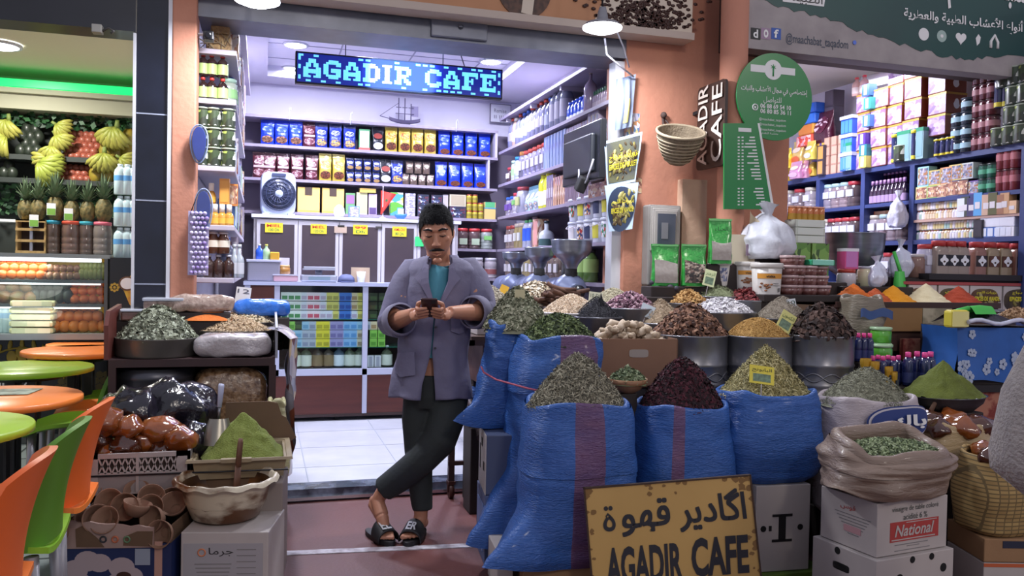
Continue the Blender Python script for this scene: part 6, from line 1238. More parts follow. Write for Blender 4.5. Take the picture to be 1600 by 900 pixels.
def sack(label,base,rx,ry,h,stripe=None,foot=None,lean=(0,0),seed=1,roll=.012,m_=None,group=None,wr=1.0,cat='sack',collar=.0,name='sack',sw=.16,vf=22,dip=0):
    """open woven sack; stripe = angle of a woven stripe, foot = (angle, reach) of the pulled-out bottom corner"""
    t=thing(name,label,cat,base,0,group);M_=m_ or[SKB,SKR,SKBd]
    fa=foot[0]if foot else 0
    def fn(u,v):
        a=2*PI*u;k=.62;c,s_=math.cos(a),math.sin(a);q=Vector((math.copysign(abs(c)**k,c)*rx,math.copysign(abs(s_)**k,s_)*ry,h*v))
        prof=.93+.10*math.sin(PI*min(1,v*1.15))-.04*(v>.9)*(v-.9)*10
        if v<.06:prof*=.86+.14*v/.06
        q.x*=prof;q.y*=prof
        if foot:
            d=(a-fa+PI)%(2*PI)-PI;q+=Vector((math.cos(fa),math.sin(fa),0))*foot[1]*math.exp(-(d/.55)**2)*max(0,1-v/.5)**1.7;q.z+=.05*math.exp(-(d/.45)**2)*max(0,1-v/.3)
        q.x+=lean[0]*(1-v);q.y+=lean[1]*(1-v)
        w_=mnoise.noise(Vector((a*1.2+seed,v*vf,seed)))*(.007 if vf>15 else .016)*(.35+.65*v)*wr+mnoise.noise(Vector((q.x*8+seed,q.y*8,q.z*7)))*.025*wr;r_=Vector((c,s_,0));q+=r_*w_*(.4 if v>.97 else 1)
        if v>.9:q.z+=.012*math.sin(a*3+seed)*(v-.9)*10
        if dip:q.z+=dip*s_*max(0,v-.4)
        return q
    nu=72
    sf=(lambda u,v:1 if stripe is not None and abs((2*PI*u-stripe+PI)%(2*PI)-PI)<sw else 0)
    m=MB().grid(fn,nu,40,wrap=True,mfn=sf);m.add([fn(i/nu,0)for i in range(nu)],[tuple(range(nu))[::-1]]);o=obj('bag',m,M_,t)
    def cuff(u,v):
        q=fn(u,1.0);a=2*PI*u;b=PI*1.0*v*1.35;rr=roll*(1+.35*mnoise.noise(Vector((a*2,seed,3))));return q+Vector((math.cos(a),math.sin(a),0))*rr*(math.cos(b)-1)*1.0+Vector((0,0,rr*math.sin(b)*1.2-(.03*max(0,v-.75)*4)))
    obj('rolled_rim',MB().grid(cuff,nu,8,wrap=True,mfn=sf),M_,t)
    if collar:
        def fold(u,v):q=fn(u,1-collar*v);a=2*PI*u;return q+Vector((math.cos(a),math.sin(a),0))*(.006+.006*math.sin(PI*v)+.003*mnoise.noise(Vector((a*3,v*3,seed))))
        obj('folded_collar',MB().grid(fold,nu,10,wrap=True,mfn=sf),M_,t)
    return t
def sackpx(label,px,yr,yb,hw,D,dr=.8,**k):
    b=at(px,yb,D=D);h=at(px,yr,D=D).z-b.z;rx=px2m(hw,D);return sack(label,b,rx,rx*dr,h,**k),b,rx,rx*dr,h
CARD=mat('cardboard','9a7654',.8,noise=(3,'8c6a4a'),bump=(50,.1));CARDd=mat('cardboard_dark','6c5440',.85,noise=(4,'5c4635'));WCARD=mat('white_card','b9b0ac',.6,noise=(3,'a89f9c'))
HOLE=mat('hole_black','0c0b0c',.9)
def crate_stand(label,x0,y0,x1,y1,z):return tag(obj('display_stand',MB().box(x0,y0,min(under(x0,y0,x1,y1)+.001,z-.02),x1,y1,z),mat('stall_dark'),bevel=.006),label,'stand')
# front blue sacks
T,b,rx,ry,h=sackpx('big blue woven sack with a maroon stripe, nearest the doorway, full of grey-green leaves',897,628,868,86,3.62,stripe=-PI/2-.05,foot=(PI+.35,.30),seed=1,collar=.42,wr=.8,sw=.13)
heap_at(b+Vector((0,0,h-.02)),'dried_leaves','tall cone of grey-green dried leaves in the big front blue sack',rx*.93,ry*.93,px2m(628-553,3.62)+.02,'needle',5600,.026,['8c8672','6c6858','aaa48e','504c40'],seed=1,p_=1.4)
tag(obj('cardboard_box',MB().box(-.24,-.14,0,.2,.2,b.z-.002).box(-.25,-.02,b.z-.03,-.1,.2,b.z-.004),CARD,None,(b.x,b.y,0),(0,0,-.2),bevel=.004),'flattened brown cardboard box under the big front blue sack','box')
T,b,rx,ry,h=sackpx('blue woven sack with slanting maroon stripe, full of dark red petals',1060,632,850,77,3.86,stripe=-PI/2-.30,seed=2,wr=.7)
heap_at(b+Vector((0,0,h-.02)),'dried_petals','mound of dark red dried petals in the middle blue sack',rx*.90,ry*.88,px2m(632-560,3.86)+.02,'leaf',3600,.026,['3c1620','28101a','552430','1d0c12'],seed=2,p_=1.6,cat='petals')
crate_stand('dark low stand under the blue sack of dark red petals',b.x-.2,b.y-.16,b.x+.2,b.y+.2,b.z-.002)
T,b,rx,ry,h=sackpx('plain blue woven sack full of pale green seeds beside the white sack',1192,612,742,82,3.98,seed=3,wr=.7)
heap_at(b+Vector((0,0,h-.02)),'dried_seeds','cone of pale green fennel seeds in the plain blue sack',rx*.92,ry*.88,px2m(612-541,3.98)+.02,'needle',4600,.026,['b0a470','8f8658','c9bf90','757048'],seed=3,p_=1.2,cat='seeds')
bz=b.z;t=thing('white_box','white carton with a black capital I mark under the plain blue sack','box',(b.x,b.y-.05,0),-.06);hw_=px2m(46,3.9)
o=obj('box',MB().box(-hw_,-.13,at(1215,882,D=3.9).z,hw_,.2,bz-.003),WCARD,t,bevel=.004);zz=at(1215,882,D=3.9).z;fh=bz-zz
m=MB();F_=lambda x0,z0,x1,z1:m.box(x0*hw_*2-hw_,-.132,zz+fh*z0,x1*hw_*2-hw_,-.13,zz+fh*z1)
F_(.42,.36,.55,.64);F_(.30,.34,.67,.37);F_(.30,.63,.67,.66);F_(.24,.47,.29,.53);obj('printed_mark',m,mat('black_ink'),t)
for x in(.14,.82):obj('hand_hole',MB().lathe([(.014,0),(.014,.002)],14,M=Matrix.Translation((x*hw_*2-hw_,-.13,zz+fh*.5))@Matrix.Rotation(PI/2,4,'X')),HOLE,t)
tag(obj('green_carton',MB().box(-.2,-.16,0,.2,.2,zz-.002),mat('leafy_carton','6c8a2c',.6,noise=(5,'3c4c1c',.2)),None,(b.x+.02,b.y-.05,0),bevel=.004),'yellow green carton under the white carton with the I mark','box')
# tall sacks behind
T,b,rx,ry,h=sackpx('tall narrow blue sack at the aisle, tied with a pink cord',794,507,668,38,4.06,foot=(PI+.3,.18),seed=5,lean=(-.02,.05),wr=1.2)
heap_at(b+Vector((.05,.05,h-.02)),'dried_leaves','heap of long grey sage leaves topping the tall aisle sack',.165,.16,px2m(62,4.06),'leaf',3400,.032,['8d8f76','6c7058','a9a890','50543f'],seed=5,p_=1.5)
tb=b
pts=[at(752,573,D=4.0),at(756,582,D=3.93),at(775,593,D=3.88),at(800,600,D=3.80),at(825,607,D=3.75),at(850,612,D=3.74)]
tag(obj('pink_string',MB().tube(pts,.0045,6),mat('cord_pink','b85a70',.6)),'thin pink string slung across the tall blue sacks','string')
T,b,rx,ry,h=sackpx('tall blue sack with maroon stripe behind the front sack, full of dark green mint',866,528,845,70,4.0,stripe=-PI/2+.25,foot=(PI+.2,.24),lean=(-.05,0),seed=6,wr=1.3,collar=.25,sw=.3)
heap_at(b+Vector((0,0,h-.03)),'dried_leaves','low heap of dark green mint leaves in the tall striped sack',rx*.93,ry*.93,px2m(36,4.0)+.03,'leaf',3400,.028,['5a6a40','3c4a2c','7c8a5c','2c3822'],seed=6,p_=1.8)
crate_stand('dark low stand under the tall striped blue sack',b.x-.2,b.y-.14,b.x+.18,b.y+.2,b.z-.002)
T,b2,rx,ry,h=sackpx('short blue sack hidden low behind the aisle sack',748,612,665,20,4.75,seed=8);crate_stand('dark stand under the short hidden blue sack',b2.x-.06,b2.y-.06,b2.x+.12,b2.y+.1,b2.z-.002)
# boxes by the aisle
def print_box(label,base,w,d,h,rz,c,face=None,cat='box',nm='cardboard_box',holes=(),bev=.004):
    t=thing(nm,label,cat,base,rz);obj('box',MB().box(-w/2,-d/2,0,w/2,d/2,h),c,t,bevel=bev)
    return t
p=at(774,765,D=3.98);t=print_box('white and blue carton standing under the tall aisle sack',(p.x+.03,p.y+.05,p.z),.16,.3,tb.z-p.z-.004,-.15,mat('blue_grey_card','4a5472',.6));obj('white_side',MB().box(-.083,-.15,0,-.0795,.15,tb.z-p.z-.006),WCARD,t);obj('side_marks',MB().box(-.0845,-.10,.1,-.083,-.06,.14).box(-.0845,-.02,.2,-.083,.03,.24).box(-.0845,.06,.08,-.083,.09,.2),HOLE,t)
t2=print_box('grey blue carton low under the white and blue one by the aisle',(p.x+.03,p.y+.05,.0),.17,.3,p.z-.003,-.12,mat('grey_blue_card','4c5a80',.6));obj('white_side',MB().box(-.0885,-.1,.05,-.0855,.1,p.z-.06),mat('pale_blue','6c86b8',.5),t2)
p=at(790,895,D=3.55);t=print_box('white carton at the foot of the front blue sack by the aisle',(p.x+.01,p.y+.12,0),.07,.24,at(790,862,D=3.55).z,-.1,WCARD)
# cart with castors
IR=mat('rust_iron','4a3230',.6,noise=(8,'33262a'));a=at(757,852,Z=0);b_=at(704,778,Z=0)
t=thing('market_cart','dark iron market cart on castors carrying the goods beside the man','cart',(1.09,4.0,0));
LEGS=[(a.x-1.09,a.y-4.0),(b_.x-1.09,b_.y-4.0),(b_.x-1.09+.16,b_.y-4.0+.02),(.25,a.y-4.0+.35),(.25,b_.y-4.0)]
for i,(x,y)in enumerate(LEGS):
    l=obj('leg',MB().box(x-.018,y-.018,.1,x+.018,y+.018,(.62,1.0,.62,1.0,1.0)[i]),IR,t)
    if i!=2:obj('castor',MB().lathe([(.045,-.014),(.045,.014)],16,M=Matrix.Translation((x,y,.046))@Matrix.Rotation(PI/2,4,'Y')).box(x-.022,y-.03,.085,x+.022,y+.03,.105).box(x-.022,y-.01,.04,x-.016,y+.01,.1),mat('castor_brown','4a2a24',.5),l)
m=MB();x0,y0=LEGS[0];x1,y1=LEGS[1]
m.box(x0-.01,y0+.35,.97,.26,y0+.39,1.0).box(x1-.015,y1-.04,.97,.26,y1,1.0).box(x0-.01,y0+.35,.97,x0+.02,y1,1.0).box(x0,y1-.02,.20,.27,y1+.0,.225)
m.tube([(x0,y0+.0,.56),(x1+.02,y1,.74)],.022,6).tube([(x0+.02,y0+.2,.50),(x1+.14,y1,.62)],.02,6);obj('frame',m,IR,t)
obj('deck',MB().box(x0,y0+.35,1.0,.27,y1,1.02),mat('deck_wood','4f3a30',.7),t);
t=print_box('red-brown carton with white scribble under the aisle goods',(at(746,600,D=4.6).x+.05,at(746,600,D=4.6).y+.16,1.022-.28),.05,.34,.24,0,mat('maroon_card','4a2622',.6,noise=(9,'6a4a44',.15)))
t=print_box('white carton of shallots beside the man at the aisle',(at(757,500,D=4.7).x,at(757,500,D=4.7).y,1.022),.14,.22,.1,0,WCARD);tb2=t
heap_at(Vector(t.location)+Vector((0,0,.098)),'shallots','small heap of white and violet shallots in the white carton',.07,.1,.06,'chunk',220,.03,['d8d0d0','b8a0a8','e0dcd8','8c7080'],seed=31,p_=2,cat='vegetables')
# tiers of the right stall
ZA,ZB_,ZC_,zlow=[q[0]for q in STEPS]
tierm=mat('stall_wood','3a2a24',.7,noise=(4,'2e221e'))
rr_=Matrix.Rotation(-.26,4,'Z')
def tier(z,d0,d1,px0,px1,nm):
    q=[at(px0,500,D=d0),at(px1,500,D=d0),at(px1,500,D=d1),at(px0,500,D=d1)];return tag(obj('stall_step',MB().prism([(p.x,p.y)for p in q],0,z,(0,0,0),(1,0,0),(0,1,0)),tierm),nm,'stall step')
for q_,l in zip(STEPS,('low dark stall step under the three tin drums','middle dark stall step under the wide tins','high dark stall step below the white buckets','dark stall step under the white tub behind the mint sack')):tier(*q_,l)
TIN=mat('tin_drum','8a8a90',.32,.75,noise=(5,'6e6e74'));TIND=mat('tin_dark','5c5c64',.35,.7,noise=(5,'48484e'))
def drum(px,yr,hw,D,z0,label,cat='drum',m_=TIN,ribs=True,nm='tin_drum',dr=1.0):
    p=at(px,yr,D=D);r=px2m(hw,D);h=p.z-z0;t=thing(nm,label,cat,(p.x,p.y,z0))
    prof=[(r*.98,0),(r,.01)]
    if ribs:
        for f in(.40,.47,.68):prof+=[(r,h*f-.008),(r*1.025,h*f),(r,h*f+.008)]
    prof+=[(r,h-.01),(r*1.02,h-.004),(r*1.0,h),(r*.97,h-.004),(r*.97,h-.05)]
    obj('body',MB().lathe(prof,40,caps=True),m_,t)
    if ribs:
        for s_ in(1,-1):obj('wavy_bead',MB().tube([(r*1.005*math.cos(a),r*1.005*math.sin(a),h*.56+s_*.022*math.sin(a*6))for a in[2*PI*k/72 for k in range(73)]],.005,5,cap=False),m_,t)
    return p,r
def fill(pr,nm,label,hpx,D,kind,n,size,cols,cat='herbs',seed=1,p_=1.5,over=.95,**k):p,r=pr;return heap_at(p+Vector((0,0,-.015)),nm,label,r*over,r*over,px2m(hpx,D)+.015,kind,n,size,cols,cat,p_,seed,**k)
D1=4.47
fill(drum(1078,521,58,D1,ZA,'left grey tin drum with wavy bands, beside the ginger box'),'dried_flowers','rough heap of brown star-shaped dried pods in the left tin drum',42,D1,'curl',1100,.045,['7a5644','5c3e30','8f6a54','402a22'],seed=11)
fill(drum(1184,523,52,D1,ZA,'middle grey tin drum with wavy bands',m_=TIN),'ground_spice','smooth mound of golden brown spice in the middle tin drum',26,D1,'grain',2600,.010,['b08a4c','9c7840','c09a5c'],'spice',12,2.0)
fill(drum(1281,522,51,D1,ZA,'right grey tin drum with wavy bands, beside the white sack'),'dried_pods','rough heap of dark brown curled dried pods in the right tin drum',40,D1,'curl',900,.06,['4c3832','33241f','5c463e','261a18'],seed=13)
D2=4.83
fill(drum(1032,503,44,D2,ZB_,'tin of grey seeds behind the ginger box',ribs=False,nm='tin_tub',cat='tin'),'dried_seeds','cone of grey-brown cumin seeds behind the ginger box',36,D2,'needle',2200,.018,['a08c74','87745e','b5a28a'],'seeds',14,1.2)
fill(drum(1128,486,52,D2,ZB_,'wide tin of white flakes behind the middle drum',ribs=False,nm='tin_tub',cat='tin'),'white_flakes','low heap of white flakes in the wide tin',19,D2,'leaf',1800,.026,['d8d4d8','c4c0c6','e6e4e6'],'gum',15,1.8)
fill(drum(1222,496,46,D2-.05,ZB_,'tin of grey powder behind the middle drum',ribs=False,nm='tin_tub',cat='tin',m_=TIND),'ground_spice','mound of grey-brown powder in the tin beside the open cardboard box',33,D2,'grain',2200,.009,['8c8274','7c7266','9a9082'],'spice',16,1.4)
D3=5.08
fill(drum(1118,462,40,D3,ZC_,'tin of grey-green leaves below the white buckets',ribs=False,nm='tin_tub',cat='tin'),'dried_leaves','flat heap of grey-green crumbled leaves in the back tin',17,D3,'needle',1600,.016,['8c9470','767e5c','a0a684'],'herbs',17,1.8)
fill(drum(1172,468,46,D3-.03,ZC_,'tin of red chillies below the white buckets',ribs=False,nm='tin_tub',cat='tin'),'dried_chillies','flat heap of dark red dried chillies in the back tin',15,D3,'leaf',900,.036,['7c3030','5c2226','96484a'],'chillies',18,2.0)
fill(drum(1075,473,34,D3-.12,ZB_,'tin of golden nuts behind the white flakes',ribs=False,nm='tin_tub',cat='tin'),'dried_nuts','small heap of golden brown nuts behind the white flakes',19,D3,'chunk',420,.022,['a8804c','8c6638','c09a64'],'nuts',19,1.5)
fill(drum(985,480,48,D3-.16,zlow,'tin of violet buds beside the black powder',ribs=False,nm='tin_tub',cat='tin'),'dried_buds','heap of violet and pink dried rosebuds',22,D3,'chunk',800,.022,['6c4c5c','8c6474','503644','b89aa4'],'buds',20,1.5)
fill(drum(893,487,52,4.85,zlow,'white tub of beige seeds behind the mint sack',ribs=False,nm='white_tub',cat='tub',m_=mat('enamel_white','b8b4b4',.4)),'dried_seeds','mound of beige seeds in the white tub behind the mint sack',27,4.85,'grain',2400,.013,['c8b49c','b8a088','d8c8b4'],'seeds',21,1.5)
fill(drum(932,494,40,4.70,zlow,'small tin of black powder behind the ginger box',ribs=False,nm='tin_tub',cat='tin',m_=TIND),'black_powder','low cone of black seeds behind the ginger box',32,4.62,'grain',1800,.009,['23222a','17161c','2e2d36'],'seeds',22,1.2)
t=thing('black_scoop','pointed black scoop stuck in the black seeds','scoop',at(942,500,D=4.66));obj('blade',MB().prism([(-.03,0),(.035,-.01),(-.015,.15)],-.004,.004),mat('camera_black'),t)
ZD=at(860,470,D=5.2).z-.06
t=thing('goods_stand','dark stand of goods between the man and the grinders','stand',at(840,520,D=5.25));t.location.z=0;obj('box',MB().box(-.35,-.14,0,.42,.16,ZD),tierm,t)
heap_at(at(838,472,D=5.15)-Vector((0,0,.0)),'dried_mushrooms','heap of pale sliced dried mushrooms before the coffee grinders',.2,.13,.12,'leaf',900,.035,['cfc4b0','b8a890','e0d8c8','8c7860'],'mushrooms',1.6,23)
heap_at(at(768,478,D=4.95),'dried_seeds','cone of grey-beige seeds behind the man\'s elbow',.13,.12,.12,'grain',1400,.014,['a8a090','928a7c','bcb4a4'],'seeds',1.3,24);q=at(768,478,D=4.95);crate_stand('dark stand under the seeds behind the man\'s elbow',q.x-.13,q.y-.1,q.x+.13,q.y+.12,q.z-.004)
heap_at(at(958,470,D=5.3),'dried_seeds','mound of pale green-grey seeds behind the violet buds',.14,.1,.08,'grain',1400,.012,['b0a890','9a927a','c4bca4'],'seeds',1.6,25);q=at(958,470,D=5.3);crate_stand('dark stand under the pale seeds by the pier',q.x-.14,q.y-.08,q.x+.14,q.y+.1,q.z-.004)
rr=random.Random(4);q0=at(880,470,D=5.0);me=MB().tube([(-.09,0,0),(0,.004,.005),(.09,0,0)],[.013,.015,.012],8).mesh('cinnamon_stick',mat('cinnamon','5c3c2c',.8,noise=(20,'40281e')))
for k in range(22):
    o=link('cinnamon_stick',me,None,q0+Vector((rr.gauss(0,.055),rr.gauss(0,.03),.008*(k//2)-.02)),(rr.uniform(-.3,.3),rr.uniform(-.7,.7),rr.uniform(-.6,.6)));tag(o,'dark cinnamon stick in the loose pile before the biggest grinder','cinnamon','cinnamon sticks')
crate_stand('dark stand under the cinnamon sticks',q0.x-.13,q0.y-.06,q0.x+.14,q0.y+.06,q0.z-.035)
LM=MB().ball((0,0,.02),.02,10,bumpy=.12).mesh('dried_lime',mat('lime_black','3a3642',.6,noise=(12,'242030')));q0=at(1038,463,D=5.02)
for k in range(26):
    L=0 if k<14 else 1 if k<22 else 2;o=link('dried_lime',LM,None,q0+Vector((rr.gauss(0,.055 if L==0 else .04),rr.gauss(0,.035),L*.032)),(rr.random(),rr.random(),0));s_=rr.uniform(.8,1.2);o.scale=(s_,s_,s_);tag(o,'black dried lime in the pile below the green pouches','dried lime','black dried limes')
crate_stand('dark stand under the black dried limes',q0.x-.16,q0.y-.09,q0.x+.16,q0.y+.09,q0.z-.002)
# ginger in a cardboard box
p=at(988,603,D=4.22);t=thing('ginger_box','brown cardboard box with a slot handle, full of ginger roots','box',(p.x,p.y+.05,p.z),-.13);w,d,h=.225,.2,at(988,528,D=4.22).z-p.z
m=MB();m.box(-w,-d/2,0,w,-d/2+.006,h).box(-w,d*1.0,0,w,d*1.0+.006,h+.0).box(-w,-d/2,0,-w+.006,d,h).box(w-.006,-d/2,0,w,d,h).box(-w,-d/2,0,w,d,.01);obj('box',m,mat('cardboard_ginger','8a6650',.8,noise=(3,'7c5a46')),t)
pts=[(.05*c_+.0,h*.70+.02*s_)for c_,s_ in[(math.copysign(abs(math.cos(a))**.4,math.cos(a)),math.copysign(abs(math.sin(a))**.4,math.sin(a)))for a in[2*PI*k/24 for k in range(24)]]]
obj('slot',MB().prism(pts,0,.002,(.02,-d/2,0)),mat('slot_pale','9c9088',.8),t)
crate_stand('dark stand under the ginger box',p.x-.2,p.y-.04,p.x+.22,p.y+.22,p.z-.002)
gm=MB();gm.tube([(-.05,0,0),(-.02,.008,.008),(.015,-.004,.004),(.05,.006,0)],[.008,.021,.019,.009],10).tube([(-.01,0,0),(-.005,.03,.01),(-.012,.045,.014)],[.015,.015,.008],8).tube([(.02,0,.0),(.03,-.025,.01),(.026,-.036,.014)],[.014,.013,.007],8);gm.noisy(.005,40)
GI=gm.mesh('ginger_root',mat('ginger_skin','c8b8a4',.7,noise=(25,'9c8468',.25)))
gi=0
for L in range(4):
    n=(16,14,9,4)[L]
    for k in range(n):
        o=link('ginger_root',GI,None,Vector(t.location)+Matrix.Rotation(-.13,3,'Z')@Vector((rr.uniform(-.17,.17)*(1-.2*L),rr.uniform(-.05,.15)*(1-.2*L)+.02,h-.03+.028*L)),(rr.uniform(-.4,.4),rr.uniform(-.4,.4),rr.uniform(0,6)));tag(o,'knobbly pale ginger root in the brown cardboard box','ginger','ginger roots')
# small bowl of leaves between the sacks
p=at(980,613,D=3.85);t=thing('wooden_bowl','small pale wooden bowl between the front sack and the red petals','bowl',p);obj('bowl',MB().lathe([(.035,0),(.06,.015),(.085,.045),(.092,.065),(.086,.06),(.03,.02)],28,caps=False),mat('bowl_wood','a87c5c',.6,noise=(10,'8f6648')),t)
heap_at(p+Vector((0,0,.055)),'dried_leaves','small heap of green mint in the wooden bowl',.085,.085,.055,'leaf',420,.026,['6c7a58','4c5a40','8a9474'],'herbs',1.5,26);crate_stand('dark post under the small wooden bowl',p.x-.04,p.y-.03,p.x+.04,p.y+.05,p.z-.002)
# open cardboard box behind the right drum
p=at(1268,520,D=4.8);t=thing('open_box','open cardboard box with raised flap behind the right tin drum','box',(p.x,p.y,ZB_));hh=p.z-ZB_
obj('box',MB().box(-.2,-.02,0,.16,.2,hh),CARD,t);obj('flap',MB().prism([(-.11,0),(.165,0),(.155,.14),(.13,.155),(-.08,.16)],0,.005,(0,.05,hh),(1,0,0),(0,.35,1)),CARDd,t);obj('side_flap',MB().prism([(-.2,0),(-.11,0),(-.12,.15),(-.19,.16)],0,.005,(0,.06,hh),(1,0,0),(0,.3,1)),CARD,t)
# price cards
def card(px,py,D,w,h,c,tx,label,rot=(0,0,0),ink='2c4a3c',pic=None):
    p=at(px,py,D=D);t=thing('price_card',label,'price card',p,group='price cards stuck in the heaps');t.rotation_euler=rot
    obj('card',MB().box(-w/2,-.0012,0,w/2,.0012,h),mat('card_paper_'+c,c,.5),t)
    if pic:obj('picture',MB().box(-w*.36,-.002,h*.12,w*.36,-.001,h*.55),mat('card_picture','7c9a7c',.5,noise=(60,'4a5c4a')),t)
    if tx:letters(t,tx,(-w*.4,-.002,h*.62),(1,0,0),(0,0,1),w*.8,h*.26,mat('ink_'+ink,ink,.6),depth=.001,ar=tx[0]>'z')
    obj('pin',MB().tube([(0,.002,h*.5),(0,.004,-.06)],.002,5),mat('stick_white'),t)
card(1190,600,3.80,.115,.085,'d8c83c','البابونج','yellow price card with a picture in the pale green seeds',(-.35,.12,-.26),'3c4420',True)
card(1222,516,4.42,.085,.11,'d0cc7c','الكمون','pale yellow price card in the golden brown spice',(-.3,.55,-.26),'3c5c30',True)
card(1106,447,4.95,.07,.1,'d0d8a8','الزعتر','pale green price card leaning on the green pouches',(-.2,.25,-.26),'3c6c30',True)
card(1008,495,4.75,.08,.075,'b8c4cc','','pale blue blank price card in the grey-brown cumin',(-.3,.4,-.26));card(1240,490,4.72,.05,.085,'c4c8cc','10','narrow white price card in the grey powder',(-.2,-.15,-.26));card(929,480,4.9,.08,.09,'c0c0a8','10 Dh','cream price card behind the beige seeds',(-.15,.1,-.26));card(812,478,4.04,.05,.08,'c0b890','','small straw price card in the grey sage leaves',(-.15,0,-.26));card(772,474,4.97,.09,.06,'b0a890','15 Dh','dull cream price card behind the man\'s elbow',(-.15,0,-.26));card(785,458,5.0,.05,.05,'d8a830','','small yellow price card behind the man\'s elbow',(-.15,.4,-.26))
# pouches, buckets on the back tier
def zpouch(px,y0,y1,hw,D,label,content,top=.45,seed=1):
    p=at(px,y1,D=D);w=px2m(hw*2,D);h=at(px,y0,D=D).z-p.z;t=thing('zip_pouch',label,'pouch',p,-.2,'green zip pouches');d=.07
    def fn(u,v):k=int(round(u*24))%24;q=rrect(w*(1-.05*math.sin(PI*v)),d*(1 if v<.15 else max(.05,1-max(0,v-.3)/.65)),.6,24)[k];z=Vector((q[0],q[1],v*h));return z+mnoise.noise_vector(z*22+Vector((seed,0,0)))*.006
    gr=mat('pouch_green','2f9a3c',.25,.1,coat=.5,bump=(30,.3));ob=obj('pouch',MB().grid(fn,24,16,wrap=True),gr,t);
    wz=lambda u,v:Vector(((u-.5)*w*.82,-d/2*max(.08,1-max(0,(.08+top*v)-.3)/.65)*(1.02)-.006,h*(.08+top*v+.05*math.sin(u*3+seed)*(v>.9))))
    obj('window',MB().grid(wz,10,8),content,t);obj('seal',MB().box(-w*.47,-.006,h*.955,w*.47,.006,h*1.0),mat('pouch_seal','7cc87c',.3),t)
    return t,w,h
PWD=mat('window_grey','a8a09a',.5,noise=(60,'988f88'));PWF=printed('window_flowers',['4a3c34','8c7c6c','2c2824','b0a090','6a4c44'],(9,9,9),.3)
zpouch(1038,382,447,22,5.02,'green zip pouch of grey powder before the meter box',PWD,.5,1);zpouch(1083,382,447,20,5.02,'green zip pouch of dried flowers beside the round pillar',PWF,.5,2)
q=at(1060,447,D=5.02);crate_stand('dark stand under the two green zip pouches',q.x-.2,q.y-.04,q.x+.2,q.y+.1,q.z-.003)
tt,w_,h_=zpouch(1124,342,412,19,5.05,'taller green zip pouch with black writing standing behind the buckets',PWD,.42,3);letters(tt,'الحناء',(-w_*.3,-.03,h_*.72),(1,0,0),(0,0,1),w_*.55,h_*.1,mat('black_ink'),depth=.004,ar=True)
q=at(1124,412,D=5.05);crate_stand('dark stand under the taller green zip pouch',q.x-.08,q.y-.0,q.x+.5,q.y+.09,q.z-.003)
printed('almond_print',['d8d0c8','a8784c','d8d0c8','e0dcd4','8c5c38'],(6,6,4))
def bucket(px,y0,y1,hw,D,label,fancy=True,s=1):
    p=at(px,y1,D=D);r=px2m(hw,D);h=at(px,y0,D=D).z-p.z;t=thing('bucket',label,'bucket',p,-.28,'white lidded buckets');wm=mat('bucket_white','cdc8c4',.35)
    obj('body',MB().lathe([(r*.84,0),(r*.86,.006),(r*.97,h*.9)],32),wm,t);obj('lid',MB().lathe([(r*1.0,h*.86),(r*1.04,h*.88),(r*1.05,h*.97),(r*1.0,h),(0,h)],32),wm,t)
    f=lambda z0,z1,off,a0,aw:(lambda u,v:(lambda z,a:((r*(.85+.13*z)+off)*math.cos(a),(r*(.85+.13*z)+off)*math.sin(a),h*z))(z0+(z1-z0)*v,-PI/2+a0+aw*(u-.5)))
    if fancy:
        obj('label',MB().grid(f(.12,.72,.0015,0,1.9),14,4),mat('label_white','d8d4d0',.5),t);obj('orange_band',MB().grid(f(.56,.70,.003,0,1.9),14,2),mat('band_orange','d8963c',.5),t)
        m=MB();rr2=random.Random(px)
        for k in range(14):a=-PI/2-.25+rr2.gauss(0,.22);z=h*(.34+rr2.gauss(0,.05));R_=r*(.85+.13*z/h)+.003;m.ball((R_*math.cos(a),R_*math.sin(a),z),.010,6,sc=(1,1,.6))
        obj('almond_print',m,mat('almond_brown','8c5a38',.6),t)
        letters(t,'viska',(-r*.35,-r*.945,h*.59),(1,0,0),(0,0,1),r*.6,h*.07,mat('black_ink'),depth=.006,bold=.03)
        obj('small_print',MB().box(r*.15,-r*.93,h*.36,r*.55,-r*.88,h*.375).box(r*.15,-r*.93,h*.42,r*.5,-r*.88,h*.435).box(r*.52,-r*.85,h*.2,r*.62,-r*.7,h*.3),mat('grey_ink','7c7878',.6),t)
    else:obj('label',MB().grid(f(.2,.75,.0015,-.1,1.2),10,4),printed('bucket_print',['8c94b0','c8c4c8','5c6488','b0a8a8'],(6,6,5)),t)
    obj('handle',MB().tube([(r*1.06*math.cos(a),r*1.06*math.sin(a),h*.85-.07*h*math.sin((a-.0))*0)for a in[-.2+.4*k/6 for k in range(7)]],.004,5),mat('stick_white'),t)
bucket(1197,411,466,24,4.98,'larger almond-print white bucket with orange band in front');bucket(1165,409,455,20,5.12,'smaller almond-print white bucket with orange band behind the larger one');bucket(1124,409,447,18,5.12,'white bucket with grey print beside the green pouch',False)
for px,y,D,r in((1197,466,4.98,.09),(1165,455,5.12,.08),(1124,447,5.12,.07)):q=at(px,y,D=D);crate_stand('dark stand under the '+{1197:'larger almond',1165:'smaller almond',1124:'grey print'}[px]+' bucket',q.x-r,q.y-r,q.x+r,q.y+r,q.z-.003)
